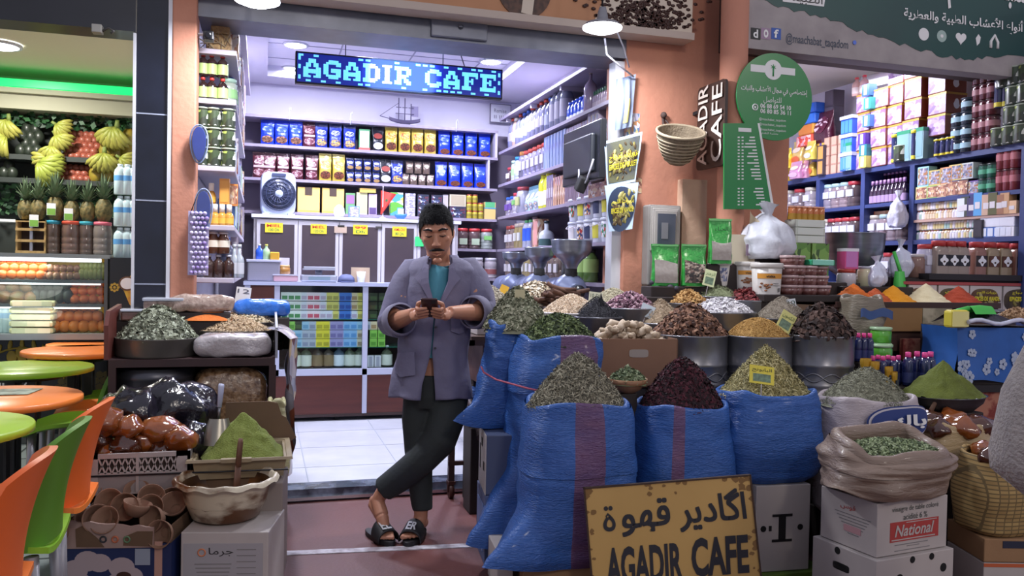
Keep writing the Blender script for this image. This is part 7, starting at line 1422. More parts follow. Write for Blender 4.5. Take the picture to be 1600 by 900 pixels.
q=at(1150,412,D=5.14);t=thing('paper_pouch','cream cloth pouch standing behind the smaller white bucket','pouch',q);obj('pouch',MB().grid(lambda u,v:(lambda a:Vector((.085*math.cos(a)*(1+.1*v),.04*math.sin(a)*(1-.8*v),.18*v)))(2*PI*u),20,8,wrap=True),mat('cream_cloth','d0c4ac',.8),t);obj('tall_fold',MB().grid(lambda u,v:Vector((.06+.07*u+.02*v,-.02+.02*math.sin(u*6),.34*v-.1*u*v)),8,8),mat('cream_cloth2','c4b498',.8),t);obj('violet_label',MB().box(.04,-.047,.05,.09,-.043,.12),mat('violet_label','9a8498',.6),t)
q=at(1196,404,D=5.2);t=knotbag(q,.165,.34,'big white plastic bag over a grey bucket behind the almond buckets',mat('plastic_bag_grey','ccced8',.45,coat=.15,bump=(12,.5)),7);crate_stand('dark stand under the big white plastic bag',q.x-.1,q.y-.05,q.x+.12,q.y+.1,q.z-.003)
one(jar('gold_jar','jar',.05,.1,'b8862c','c8a858',None,lidh=.15),1203,410,4.72,at(1197,411,D=4.98).z+.02,'gold glass jar standing on the larger almond bucket');
q=at(1226,436,D=4.95);one(jar('dark_jar','jar',.05,.12,'241f22','c8a868',None,lidh=.2),1229,412,4.62,at(1229,440,D=4.97).z,'black jar with gold lid beside the larger almond bucket')
q=at(1229,440,D=4.97);crate_stand('brown box under the black jar with gold lid',at(1229,440,Y=4.62).x-.06,4.56,at(1229,440,Y=4.62).x+.06,4.70,q.z-.002)
# front sign board
def cafe_board():
    o=at(932,985,D=3.24);o.z=.012;t=thing('cafe_board','weathered yellow board with black hand-painted letters leaning on the front sacks','sign board',o);t.rotation_euler=(-.13,math.radians(-5.5),-.28)
    w=px2m(258,3.3);h=.515
    m_=mat('board_ochre','c29c5c',.55,noise=(2.5,'ae8a4c',.3));obj('board',MB().box(0,0,0,w,.018,h),m_,t)
    obj('worn_edge',MB().box(-.006,-.004,-.006,0,.022,h+.006).box(w,-.004,-.006,w+.006,.022,h+.006).box(-.006,-.004,h,w+.006,.022,h+.006).box(-.006,-.004,-.006,w+.006,.022,0),mat('rust_edge','4a3226',.8,noise=(20,'2e2018')),t)
    m=MB();rr=random.Random(8)
    for k in range(46):
        s_=rr.randrange(3);q=(rr.uniform(0,w),h-rr.random()**3*.05)if s_==0 else(rr.random()**3*.035,rr.uniform(0,h))if s_==1 else(w-rr.random()**3*.035,rr.uniform(0,h));r_=rr.uniform(.006,.02)
        m.prism([(q[0]+r_*rr.uniform(.6,1.2)*math.cos(2*PI*i/8),q[1]+r_*rr.uniform(.5,1.1)*math.sin(2*PI*i/8))for i in range(8)],0,.0007+.00001*k,(0,-.0,0))
    m.v=[(min(max(x,0),w),y,min(max(z,0),h))for x,y,z in m.v];obj('rust_spots',m,mat('rust_spot','7c5c34',.8),t)
    ink=mat('board_ink','1d1d26',.5);k=dict(depth=.002)
    for dx,dz in((0,0),(.005,0),(0,.005),(.005,.005)):
        k['depth']+=.0001;letters(t,'قهو',(w*.20+dx,0,h*.62+dz),(1,0,0),(0,0,1),w*.29,h*.26,ink,ar=True,**k);letters(t,'اگادير',(w*.55+dx,0,h*.62+dz),(1,0,0),(0,0,1),w*.40,h*.29,ink,ar=True,**k)
    letters(t,'ة',(w*.09,0,h*.67),(1,0,0),(0,0,1),w*.075,h*.19,ink,ar=True,bold=.013,**k)
    letters(t,'AGADIR',(w*.08,0,h*.26),(1,0,0),(0,0,1),w*.46,h*.29,ink,bold=.035,shear=.12,**k);letters(t,'CAFE',(w*.60,0,h*.28),(1,0,0),(0,0,1),w*.35,h*.29,ink,bold=.035,shear=.12,**k)
cafe_board()
# white sack with blue emblem
WS=[sackmat('woven_white','b9aeb2','a69a9e',.4),SKR,sackmat('woven_white2','cdc8ce','bcb6bc',.4)]
T,b,rx,ry,h=sackpx('white woven sack with blue oval emblem, full of grey-green herb',1348,622,800,78,4.0,m_=[WS[0]]*3,seed=9,wr=.5,roll=.016)
heap_at(b+Vector((0,0,h-.02)),'dried_herb','mound of grey-green crumbled herb in the white sack',rx*.95,ry*.95,px2m(48,4.0)+.02,'needle',4200,.018,['8c8c78','747462','a4a48e','5c5c4c'],'herbs',1.5,9)
ea=-PI/2+.16;ov=lambda k,off,a0=0:(lambda u,v:(lambda da,dz:(lambda a:Vector((math.copysign(abs(math.cos(a))**.62,math.cos(a))*(rx*1.0+off),math.copysign(abs(math.sin(a))**.62,math.sin(a))*(ry*1.0+off),h*.86+dz)))(ea+da))(.62*k*v*math.cos(2*PI*u),.075*k*v*math.sin(2*PI*u)))
obj('emblem_ring',MB().grid(ov(1.0,.014),36,4,wrap=True),mat('emblem_blue','2c3f7c',.5),T);obj('emblem_white',MB().grid(ov(.93,.017),36,4,wrap=True),mat('emblem_pale','c4c0c8',.5),T);obj('emblem_core',MB().grid(ov(.84,.020),36,4,wrap=True),mat('emblem_blue'),T)
q=ov(1,.026)(0.5,.45);q2=ov(1,.026)(0,.45);d_=(q2-q);d_.z=0;letters(T,'باك',q+Vector((0,0,-.03)),d_,(0,0,1),d_.length,.065,mat('white_ink'),depth=.012,ar=True,bold=.03)
crate_stand('dark stand under the white emblem sack',b.x-.16,b.y-.14,b.x+.2,b.y+.2,b.z-.002)
# vinegar cartons and the open brown sack
c0=at(1369,872,D=3.32);t=thing('vinegar_box','white vinegar carton with red lettered panel under the brown sack','box',c0,.13);w,d,h=.40,.30,at(1369,787,D=3.32).z-c0.z
obj('box',MB().box(0,0,0,w,d,h),WCARD,t,bevel=.003);zz=c0.z
bl=mat('vinegar_ink','3c4440',.6);k=dict(depth=.0025)
letters(t,'vinaigre de table coloré',(w*.20,0,h*.78),(1,0,0),(0,0,1),w*.66,h*.12,bl,**k);letters(t,'acidité 6 %',(w*.36,0,h*.64),(1,0,0),(0,0,1),w*.34,h*.11,bl,**k)
obj('red_panel',MB().box(w*.18,-.0015,h*.24,w*.87,0,h*.61),mat('national_red','a83c38',.5),t);letters(t,'National',(w*.24,0,h*.33),(1,0,0),(0,0,1),w*.56,h*.22,WCARD,depth=.003,bold=.02,shear=.25)
obj('white_line',MB().box(w*.2,-.0025,h*.265,w*.82,-.0015,h*.285).box(w*.40,-.0025,h*.575,w*.84,-.0015,h*.59),WCARD,t);obj('small_print',MB().box(w*.25,-.0012,h*.17,w*.72,0,h*.185).box(w*.42,-.0012,h*.13,w*.6,0,h*.142).box(w*.25,-.0012,h*.06,w*.75,0,h*.075),mat('grey_ink'),t)
m=MB()
for kk in range(7):m.box(-.0012,.03+.01*kk,h*(.62-.06*kk),0,.22-.012*kk,h*(.635-.06*kk))
obj('side_print',m,mat('grey_ink'),t);obj('pink_patch',MB().box(-.002,.08,h*.30,0,.17,h*.42),mat('pink_patch','b88c90',.6),t)
letters(t,'قوس',(0,.19,h*.70),(0,-1,0),(0,0,1),.08,h*.12,mat('national_red'),depth=.002,ar=True)
w2,d2=.44,.34;t=thing('fruit_box','white carton with round and slot holes under the vinegar carton','box',(c0.x-.02,c0.y-.025,0),.13);obj('box',MB().box(0,0,0,w2,d2,zz-.003),WCARD,t,bevel=.003);h2=zz-.003
for x,z,r_ in((.13,.66,.020),(.38,.72,.018),(.20,.97,.014),(.31,.97,.014)):obj('round_hole',MB().lathe([(r_,0),(r_,.0015)],16,M=Matrix.Translation((x,0,h2*z if z<.9 else h2-.018))@Matrix.Rotation(PI/2,4,'X')),HOLE,t)
obj('slot',MB().prism([(.045*math.copysign(abs(math.cos(a))**.4,math.cos(a)),.016*math.copysign(abs(math.sin(a))**.4,math.sin(a)))for a in[2*PI*q_/20 for q_ in range(20)]][::-1],0,.0015,(0,.18,h2*.68),(0,1,0),(0,0,1)),HOLE,t);obj('round_hole',MB().lathe([(.015,0),(.015,.0015)],16,M=Matrix.Translation((0,.2,h2-.02))@Matrix.Rotation(-PI/2,4,'Y')),HOLE,t)
BRN=[sackmat('paper_brown','8a7668','776458',.5,14)]*3
bb=at(1400,783,D=3.46);t=sack('open crumpled brown sack of green pods on the vinegar carton',(bb.x,bb.y+.05,zz+h+.002),.262,.18,.195,m_=BRN,seed=12,wr=1.6,roll=.026,foot=(PI+.2,.06),collar=.42,lean=(-.02,0),vf=6,dip=.07)
heap_at(Vector(t.location)+Vector((.01,.01,.170)),'cardamom_pods','shallow bed of green cardamom pods in the brown sack',.235,.155,.035,'grain',2200,.020,['7c8a64','5c6a48','98a480','48543c'],'spice',2.0,33,lift=.6)
AMB=mat('amber_paste','6c3414',.12,coat=.9,noise=(6,'96521f',.25),bump=(14,.3));AMB2=mat('amber_dark','33180e',.12,coat=.9,noise=(6,'5c2c14',.25),bump=(14,.3));WRAPB=mat('black_wrap','0c0b10',.14,coat=.5,bump=(9,1.0),noise=(7,'241f2c'))
def lump(p,r,m_,label,grp,sc=(1,1,.8),seed=0,cat='date pack'):
    mb=MB().ball((0,0,r*sc[2]),r,34 if cat=='bag' else 24,sc=sc,bumpy=.25);mb.noisy(.022 if cat=='bag' else .012,14,seed).noisy(.010 if cat=='bag' else .004,38,seed);return tag(obj('wrapped_dates',mb,m_,None,p,(0,0,seed)),label,cat,grp)
# plaid bag and boxes at the right edge
p=at(1562,826,D=3.75);PLD=mat('plaid_bag','a08450',.8);nt=PLD.node_tree;tc=nt.nodes.new('ShaderNodeTexCoord');br=nt.nodes.new('ShaderNodeTexBrick');br.inputs['Color1'].default_value=lin('a88c58');br.inputs['Color2'].default_value=lin('94784a');br.inputs['Mortar'].default_value=lin('6a5838');br.inputs['Scale'].default_value=14;br.offset=0;br.inputs['Mortar Size'].default_value=.04;mp=nt.nodes.new('ShaderNodeMapping');mp.inputs['Rotation'].default_value=(PI/2,0,0);nt.links.new(tc.outputs['Object'],mp.inputs[0]);nt.links.new(mp.outputs[0],br.inputs[0]);nt.links.new(br.outputs[0],nt.nodes['Principled BSDF'].inputs[0])
h=at(1562,708,D=3.75).z-p.z;t=sack('yellow plaid woven bag at the right edge',p,.19,.14,h,m_=[PLD]*3,seed=14,wr=.6,name='plaid_bag',cat='bag');tp=p+Vector((0,0,h))
for i,(dx,dy,r_)in enumerate(((-.11,-.05,.06),(-.03,-.07,.055),(.05,-.05,.06),(-.06,.04,.06),(.06,.05,.06))):lump(tp+Vector((dx,dy,-.05)),r_,AMB if i%2 else AMB2,f'wrapped amber date pack in the plaid bag, {nth(i+1)} of its heap','date packs in the plaid bag',seed=i)
t=print_box('brown carton with dark blue band under the plaid bag',(p.x+.03,p.y-.0,.155),.36,.3,p.z-.158,-.28,CARD);hh=p.z-.158;obj('blue_band',MB().box(-.10,-.152,hh*.62,.18,-.15,hh*.92),mat('band_navy','23283c',.5),t);letters(t,'Najwa',(.0,-.15,hh*.14),(1,0,0),(0,0,1),.1,hh*.2,mat('grey_ink'),depth=.002,shear=.3)
t=print_box('white carton with orange edge at the bottom right corner',(p.x+.03,p.y,0),.36,.3,.152,-.28,WCARD);obj('orange_edge',MB().box(-.18,-.152,.135,.18,-.15,.15),mat('band_rust','b85a34',.5),t);obj('seal_mark',MB().lathe([(.02,0),(.02,.002)],16,M=Matrix.Translation((-.13,-.15,.06))@Matrix.Rotation(PI/2,4,'X')),mat('grey_ink'),t)
# shallow beige sack of dates
T,b,rx,ry,h=sackpx('low beige sack of wrapped dates behind the brown sack',1480,660,740,60,4.05,m_=[sackmat('woven_beige','b8a078','a48c66',.5)]*3,seed=16,wr=.8,roll=.014)
for i,(dx,dy,r_)in enumerate(((-.12,-.06,.07),(-.02,-.09,.075),(.10,-.06,.075),(-.06,.05,.08),(.08,.06,.08))):lump(b+Vector((dx,dy,h-.06)),r_,AMB2 if i in(0,2,3)else AMB,f'glossy wrapped date pack in the low beige sack, {nth(i+1)} of five','date packs in the beige sack',(1.2,.9,.7),i+7)
crate_stand('dark stand under the low beige sack',b.x-.14,b.y-.12,b.x+.16,b.y+.16,b.z-.002)
# henna tray on the right
def henna(px,y0,yb,hw,D,label,seed=1,col='6f7a34',c2='565f26'):
    p=at(px,yb,D=D);r=px2m(hw,D);h=px2m(yb-y0,D);m=MB()
    def fn(u,v):a=2*PI*u;k=.75;c,s_=math.cos(a),math.sin(a);q=Vector((math.copysign(abs(c)**k,c)*r*v,math.copysign(abs(s_)**k,s_)*r*.8*v,h*(1-v)**1.02));return q+mnoise.noise_vector(q*22+Vector((seed,0,0)))*.010*min(1,v*3)+Vector((0,0,.012*mnoise.noise(Vector((a*5,v*2,seed)))*min(1,v*2)))
    m.grid(fn,56,26,wrap=True);o=obj('henna_powder',m,mat('henna_'+col,col,.95,noise=(20,c2,.3),bump=(140,.5)),None,p);return tag(o,label,'henna',None,'stuff')
henna(1472,562,616,60,4.3,'steep heap of olive green henna in the shallow metal pan at right')
p=at(1474,640,D=4.3);t=thing('metal_pan','shallow dented metal pan under the olive henna heap','pan',p);r=px2m(66,4.3);obj('pan',MB().lathe([(r*.7,0),(r*.95,.045),(r,.075),(r*1.05,.08),(r*.97,.07),(r*.7,.02),(0,.02)],40,sq=.75),TIND,t);q=t.location
crate_stand('dark stand under the metal henna pan',p.x-.14,p.y-.1,p.x+.16,p.y+.14,p.z-.002)
t=thing('wooden_spoon','long brown wooden stick standing in the olive henna heap','stick',at(1453,645,D=4.12));e=at(1482,588,D=4.25)-at(1453,645,D=4.12);obj('stick',MB().tube([(0,0,0),e*.5,e],[.012,.009,.007],8,flat=.6),mat('stick_wood','5c4030',.7),t)
# blue flowered cloth box
p=at(1545,598,D=4.75);t=thing('cloth_box','box draped in blue cloth with pale flowers beside the henna pan','box',(p.x,p.y,0),-.1);zt_,zb_=at(1545,512,D=4.7).z,at(1545,596,D=4.7).z
obj('box',MB().box(-.22,-.02,zb_-.02,.35,.3,zt_),mat('stall_dark'),t);
def cl(u,v):return Vector((-.24+.62*u,-.03-.018*math.sin(u*9)*v-.02*v,zt_-(zt_-zb_)*v+.012*math.sin(u*8)*v))
obj('cloth',MB().grid(cl,40,16).grid(lambda u,v:Vector((-.24+.012*math.sin(v*5),-.03+.3*u,zt_-(zt_-zb_)*v)),12,10),mat('cloth_blue','2a62b4',.6,noise=(6,'23549c')),t)
m=MB();rr=random.Random(12)
for k in range(17):
    u,v=rr.random(),rr.uniform(.12,.95);c=cl(u,v);s_=rr.uniform(.018,.034)
    for a in range(5):th=a*2*PI/5+k;m.prism([(c.x+s_*(.55*math.cos(th)+.42*math.cos(th+q_*PI/3)),c.z+s_*(.7*math.sin(th)+.5*math.sin(th+q_*PI/3)))for q_ in range(6)],.006,.008,(0,c.y,0))
obj('flower_print',m,mat('flower_pale','a8b4cc',.6),t);obj('ledge',MB().box(-.22,-.05,zb_-.06,.36,.0,zb_-.02),mat('shelf_black'),t);obj('legs_panel',MB().box(-.20,0,0,.34,.28,zb_-.06),mat('stall_dark'),t);obj('red_carpet',MB().box(-.21,-.03,zb_-.22,.35,-.005,zb_-.06),mat('red_carpet'),t)
p=at(1560,505,D=4.72);t=thing('black_bag','black glossy plastic folded over the blue cloth box','bag',(p.x,p.y+.1,zt_));obj('film',MB().grid(lambda u,v:Vector((-.26+.55*u,-.14+.26*v,.03+.045*math.sin(PI*v)+.012*math.sin(u*14+v*5))),30,10),WRAPB,t);obj('white_edge',MB().tube([(-.26+.55*k/12,-.145,.035+.012*math.sin(k))for k in range(13)],.012,8),PB,t)
heap_at(Vector((p.x+.2,p.y+.06,zt_+.05)),'dried_nuts','brown nuts at the right end of the blue cloth box',.12,.08,.06,'chunk',300,.018,['9c7c5c','7c5c40','b89878'],'nuts',1.6,41)
t=thing('scoop','bright green plastic scoop lying on the black plastic','scoop',(at(1535,490,D=4.7).x,p.y+.06,zt_+.085));obj('bowl',MB().grid(lambda u,v:Vector((.16*u-.05,.05*(v-.5)*2*(1-.2*u),.05*math.sin(PI*v)*(1-.25*abs(u-.5))))-Vector((0,0,.01)),14,10),gs,t);obj('handle',MB().tube([(-.05,0,.02),(-.16,.0,.0)],[.016,.012],8),gs,t)
one(carton('foil_pack','pack',.13,.1,.06,'d8c848','e0d88c',bev=.015),1494,508,(p.y+.0),zt_+.0,'yellow checked packet at the left end of the blue cloth box')
t=thing('orange_pen','orange and grey tool lying on the blue cloth box','tool',(at(1580,488,D=4.75).x,p.y+.15,zt_+.09));obj('grip',MB().tube([(-.08,0,0),(.0,0,0)],.016,8),mat('tool_orange','e0743c',.4),t);obj('blade',MB().tube([(.0,0,0),(.16,0,-.004)],.012,8,flat=.4),TIN,t)
# spray bottles, tubs and packets behind the white sack
SPB=bottle('spray_bottle','bottle',.022,.155,'1c2450','e04890','2a3468',(.1,.4),.66,.42,.2)
zb1=at(1345,566,D=4.5).z;zb2=at(1400,602,D=4.42).z
for i,px in enumerate((1340,1349,1358)):p=at(px,560,D=4.55);SPB.put((p.x,p.y,zb1),0,f'{("left","middle","right")[i]} pink-capped dark blue bottle in the rear trio','pink capped bottles')
for i,px in enumerate((1363,1371,1379,1387,1395,1403,1418,1432,1444,1453)):p=at(px,590,D=4.42+.05*(i%2));SPB.put((p.x,p.y,zb2),0,f'{nth(i+1)} pink-capped dark blue bottle from the left in the front group','pink capped bottles',None if i<6 else(1.25,1.25,1.15))
q=at(1349,566,D=4.58);crate_stand('dark stand under the rear trio of pink-capped bottles',q.x-.07,q.y-.05,q.x+.2,q.y+.14,zb1-.003);q=at(1408,602,D=4.45);crate_stand('dark stand under the front pink-capped bottles',q.x-.2,q.y-.06,q.x+.2,q.y+.10,zb2-.003)
KGT=jar('green_tub','tub',.058,.088,'5ca83c','a8c8a0',None,lidh=.16,neck=.97);p=at(1377,552,D=4.66);KGT.put((p.x,p.y,zb1),0,'lower front bright green tub with pale lid','bright green tubs');KGT.put((p.x+.07,p.y+.09,zb1+.0),0,'rear bottom bright green tub with pale lid','bright green tubs');KGT.put((p.x+.07,p.y+.09,zb1+.089),0,'upper rear bright green tub with pale lid','bright green tubs')
crate_stand('dark stand under the bright green tubs',p.x-.02,p.y+.04,p.x+.14,p.y+.16,zb1-.003)
for i,(px,py)in enumerate(((1352,585),(1366,590),(1388,598),(1396,606))):p=at(px,py+12,D=4.2);t=thing('gold_packet',f'{nth(i+1)} gold and dark packet from the left behind the white sack','packet',p,.2*i,'gold packets');obj('packet',MB().grid(lambda u,v:Vector(((.03+.004*math.sin(v*9))*math.cos(2*PI*u),.016*math.sin(2*PI*u),.12*v)),14,8,wrap=True),mat('gold_foil','c89c30',.25,.5,coat=.3),t);obj('dark_panel',MB().box(-.022,-.019,.03,.022,-.015,.08),mat('band_navy'),t)
q=at(1375,605,D=4.22);crate_stand('dark stand under the gold packets',q.x-.12,q.y-.05,q.x+.1,q.y+.06,at(1375,604,D=4.2).z-.02)
# crumpled brown sack edge behind the right drum
q=at(1345,540,D=4.95);t=sack('grey crumpled sack with a blue fold leaning behind the right tin drum',(q.x,q.y,0),.13,.1,at(1340,466,D=4.95).z,m_=[sackmat('burlap_grey','8a8070','6e6658',.6,14)]*3,seed=21,wr=2.0);obj('blue_fold',MB().grid(lambda u,v:Vector((.11*math.cos(PI+PI*u),-.125-.01*math.sin(u*9),at(1340,495,D=4.95).z+.05*v+.01*math.sin(u*12))),14,4),mat('fold_blue','3c5488',.6),t)
# ------------------------------------------------------------------ left stall
YL=4.5
def XL(px,py=560,Y=YL):return at(px,py,Y=Y).x
def ZL(py,px=300,Y=YL):return at(px,py,Y=Y).z
DW=mat('stall_maroon','3a2224',.55,noise=(4,'2c1a1c'));x0,x1=XL(169),XL(430);zt0,zt1=ZL(573),ZL(561)
t=thing('display_case','dark open wooden stall case with a red-brown side board, left of the doorway','stall',(x0,YL,0));w=x1-x0
obj('top_board',MB().box(0,0,zt0,w,.46,zt1),DW,t)
for x,y in((0,0),(w-.03,0),(0,.42),(w-.03,.42)):obj('post',MB().box(x,y,0,x+.035,y+.035,zt0),DW,t)
obj('lower_shelf',MB().box(0,0,.42,w,.46,.45),DW,t);obj('back_panel',MB().box(0,.44,.1,w,.46,zt0),mat('stall_dark'),t);obj('left_panel',MB().box(0.0,.02,.1,.015,.44,zt0),mat('stall_dark'),t)
obj('side_board',MB().prism([(-.0,zt1),(.40,zt1),(.40,zt1+.26),(.05,zt1+.24),(0,zt1+.17)],-.02,0,(0,0,0),(0,1,0),(0,0,1)),mat('side_red','6a342e',.5,noise=(6,'552822')),t)
obj('right_board',MB().prism([(.0,zt1),(.42,zt1),(.42,zt1+.22),(.0,zt1+.16)],0,.012,(w,0,0),(0,1,0),(0,0,1)),mat('grey_board','8a8c98',.5),t)
# big grey tin standing on the lower shelf, through to the top: dish of leaves on top
p=at(243,634,Y=YL+.15);r=px2m(58,4.4);t=thing('tin_drum','big dull grey tin drum inside the dark stall case','drum',(XL(243,Y=YL+.22),YL+.22,.452));hh=zt0-.47;obj('body',MB().lathe([(r,0),(r,hh*.5),(r*1.03,hh*.53),(r,hh*.56),(r,hh*.85),(r*1.03,hh*.88),(r,hh*.91),(r,hh)],40),TIND,t)
obj('wavy_bead',MB().tube([(r*1.01*math.cos(a),r*1.01*math.sin(a),hh*.72+.02*math.sin(a*6))for a in[2*PI*k/72 for k in range(73)]],.005,5,cap=False),TIND,t)
t=thing('tin_dish','round grey tin on the stall case heaped with green-grey leaves','tin',(XL(246,Y=YL+.2),YL+.2,zt1+.001));r=px2m(59,4.45);hh=ZL(530,246,YL+.05)-zt1;obj('body',MB().lathe([(r*.97,0),(r,.01),(r,hh-.006),(r*1.02,hh),(r*.97,hh-.004)],44),mat('tin_dull','6e6a66',.4,.5,noise=(5,'5a5652')),t);dish=Vector((t.location.x,YL+.2,zt1+hh))
heap_at(dish-Vector((0,0,.012)),'dried_leaves','heap of curled green-grey leaves in the round tin on the left stall',r*.95,r*.95,px2m(528-489,4.45)+.03,'leaf',2100,.038,['8c907c','6a6e5c','aab09c','4c5042'],'herbs',1.7,51)
BAGM=mat('nut_bag','9c7c5c',.25,coat=.6,noise=(45,'6a4c34',.12),bump=(20,.5));BAGW=mat('bag_cloudy','bdb6b8',.2,coat=.7,bump=(16,.8),noise=(8,'9c9498',.3))
def softbag(label,x0,y0,z0,x1,y1,z1,m_,nm='plastic_bag',cat='bag',seed=1,k=.45,amp=.015):
    cx,cy=(x0+x1)/2,(y0+y1)/2
    def fn(u,v):
        a=2*PI*u;b=PI*v;c,s_=math.cos(a),math.sin(a);sb=math.sin(b)**.5;q=Vector((math.copysign(abs(c)**k,c)*sb*(x1-x0)/2,math.copysign(abs(s_)**k,s_)*sb*(y1-y0)/2,(z1-z0)*(.5-.5*math.copysign(abs(math.cos(b))**.55,math.cos(b)))));return q+mnoise.noise_vector(q*16+Vector((seed,0,0)))*amp*(1 if v>.08 else .1)
    return tag(obj(nm,MB().grid(fn,40,24,wrap=True),m_,None,(cx,cy,z0)),label,cat)
softbag('clear bag of brown nuts on the lower shelf of the dark stall case',XL(299),YL+.06,.452,XL(418),YL+.28,zt0-.02,BAGM,seed=2,k=.3)
b=softbag('cloudy clear bag of beige flakes lying on the front right of the stall case',XL(300),YL+.02,zt1,XL(424),YL+.22,ZL(524,360),BAGW,seed=4)
t=thing('tin_dish','grey tin of beige grain behind the cloudy bag','tin',(XL(368,Y=YL+.33),YL+.34,zt1+.001));r=px2m(57,4.6);hh=ZL(520,368,YL+.2)-zt1;obj('body',MB().lathe([(r*.97,0),(r,hh),(r*1.02,hh+.004),(r*.96,hh)],40,sq=.55),mat('tin_dull'),t)
heap_at(Vector((t.location.x,YL+.34,zt1+hh-.004)),'dried_grain','sloping heap of beige grain on the left stall',r*.98,r*.55,.09,'grain',1900,.016,['b8a084','a08868','ccb89c'],'grain',1.3,52)
YB2=4.85
t=thing('tin_dish','wide tin tray of pale oat flakes at the back of the left stall','tin',(XL(385,Y=YB2+.15),YB2+.17,.9));r=px2m(52,4.8);obj('body',MB().lathe([(r*.9,0),(r,.1),(r*1.02,.104),(r*.95,.1)],40,sq=.7),TIN,t);zz=ZL(505,385,YB2+.05);t.location.z=zz-.1
heap_at(Vector((t.location.x,t.location.y,zz-.006)),'oat_flakes','heap of pale oat flakes at the back of the left stall',r*.98,r*.7,.085,'leaf',1500,.024,['cfc0a4','b8a888','ddd0b8'],'oats',1.5,53)
crate_stand('dark stand at the back of the left stall under the oat flakes',XL(385,Y=YB2+.15)-.16,YB2+.05,XL(385,Y=YB2+.15)+.2,YB2+.3,zz-.102)
p=at(325,500,Y=4.86);tag(obj('orange_powder',MB().grid(lambda u,v:Vector((.16*(1-(1-v))*math.cos(2*PI*u)*1.0,.08*v*math.sin(2*PI*u),.09*(1-v))),30,8,wrap=True),mat('powder_orange','d87838',.9,noise=(20,'c86828'),bump=(90,.3)),None,p),'slope of orange powder behind the grey-green leaves','spice',None,'stuff')
crate_stand('dark stand under the orange powder',p.x-.12,p.y-.06,p.x+.12,p.y+.08,p.z-.003)
def clearbox(px,py,Y,w,d,h,c,label):
    p=at(px,py,Y=Y);t=thing('clear_box',label,'food box',p,random.uniform(-.2,.2));obj('tray',MB().box(-w/2,-d/2,0,w/2,d/2,h*.75),mat('fill_'+c,c,.25,coat=.6,noise=(40,'5c4a40',.2)),t,bevel=.008);obj('lid',MB().box(-w/2-.005,-d/2-.005,h*.75,w/2+.005,d/2+.005,h),mat('clear_lid_blue','b0b4c0',.2,coat=.6),t,bevel=.006);return p
zz=ZL(497,225,4.86)
for a in((215,500,4.80,.16,.12,.06,'7c5048','clear box of reddish dates at the back left of the stall'),(258,486,4.88,.2,.14,.075,'9c8478','clear lidded box near the orange pier')):
    p=clearbox(*a);crate_stand('dark stand under the '+a[-1].split(' at ')[0].split(' near ')[0],p.x-.11,p.y-.05,p.x+.11,p.y+.07,p.z-.003)
p=at(300,482,Y=4.86);softbag('clear bag of reddish grain at the back of the left stall',p.x-.12,4.80,p.z-.02,p.x+.22,4.9,p.z+.075,mat('pinkish_bag','b09c90',.25,coat=.6,noise=(50,'8c746a',.15),bump=(16,.6)),seed=9)
crate_stand('dark stand under the bag of reddish grain',p.x-.1,4.81,p.x+.2,4.895,p.z-.02)
card(289,470,4.75,.11,.085,'b8982c','الثمن','mustard yellow price card at the foot of the orange pier',(-.2,0,-.2),'2c2418');card(272,495,4.55,.10,.085,'c8b0a0','15 Dh','beige price card in the grey-green leaves',(-.15,0,-.2),'6a4a44');card(355,500,4.72,.11,.08,'c4c8d4','20','white price card in the beige grain',(-.3,.15,-.2),'3c4464');card(378,474,4.85,.085,.095,'d0ccc8','12','white price card beside the blue sheet behind the oats',(-.15,.1,-.2),'4c4c54')
p=at(410,488,Y=4.95);softbag('blue plastic sheet crumpled behind the oat flakes',p.x-.16,4.93,p.z-.03,p.x+.15,5.06,p.z+.07,mat('blue_sheet','2c6cc8',.3,coat=.4,bump=(14,.6)),nm='plastic_sheet',cat='sheet',seed=12)
crate_stand('dark stand under the blue plastic sheet',p.x-.15,4.94,p.x+.15,5.0,p.z-.03)
for i,(px,c,w_,h_,l)in enumerate(((322,'8c8c98',.14,.10,'grey carton behind the reddish grain'),(352,'b8b8c8',.05,.14,'pale slim carton behind the reddish grain'),(366,'b09484',.10,.12,'beige carton under the left shelves'))):
    p=at(px,470,Y=5.3);one(carton('carton','carton',w_,h_+.1,.1,c,None),px,470,5.3,.95,l)
q=at(345,470,Y=5.3);crate_stand('dark stand behind the left stall in the doorway',q.x-.18,5.22,q.x+.2,5.42,.947)
# plastic sheet and sack down the right side of the stall
SH=printed('print_sheet',['a8a4b0','c4bcc0','a86048','6a3430','c8b07c','8c8c9c'],(4,4,7),.3,.4);x=x1+.045
t=thing('printed_sheet','crumpled printed plastic sheet hanging down the doorway side of the left stall','sheet',(x,YL,0));
def shf(u,v):z=.28+.72*v;return Vector((.03+.022*math.sin(u*11+v*5)+.02*mnoise.noise(Vector((u*4,v*6,2)))+.02*v,-.02+.5*u,z))
obj('sheet',MB().grid(shf,24,34).grid(lambda u,v:shf(1-u,v)-Vector((.004,0,0)),24,34),SH,t);obj('fold',MB().grid(lambda u,v:shf(u,1)+Vector((-.12*v,0,.05*math.sin(PI*v*.7))),24,8),BAGW,t)
p=Vector((x1-.01,YL-.10,.0));t=sack('pale green cloth sack tucked at the doorway corner of the left stall',(x1+.01,YL-.07,.30),.055,.05,.38,m_=[sackmat('cloth_pale','b0ab84','9c976f',.4)]*3,seed=31);crate_stand('dark stand under the pale green cloth sack',x1-.05,YL-.12,x1+.06,YL-.02,.298)
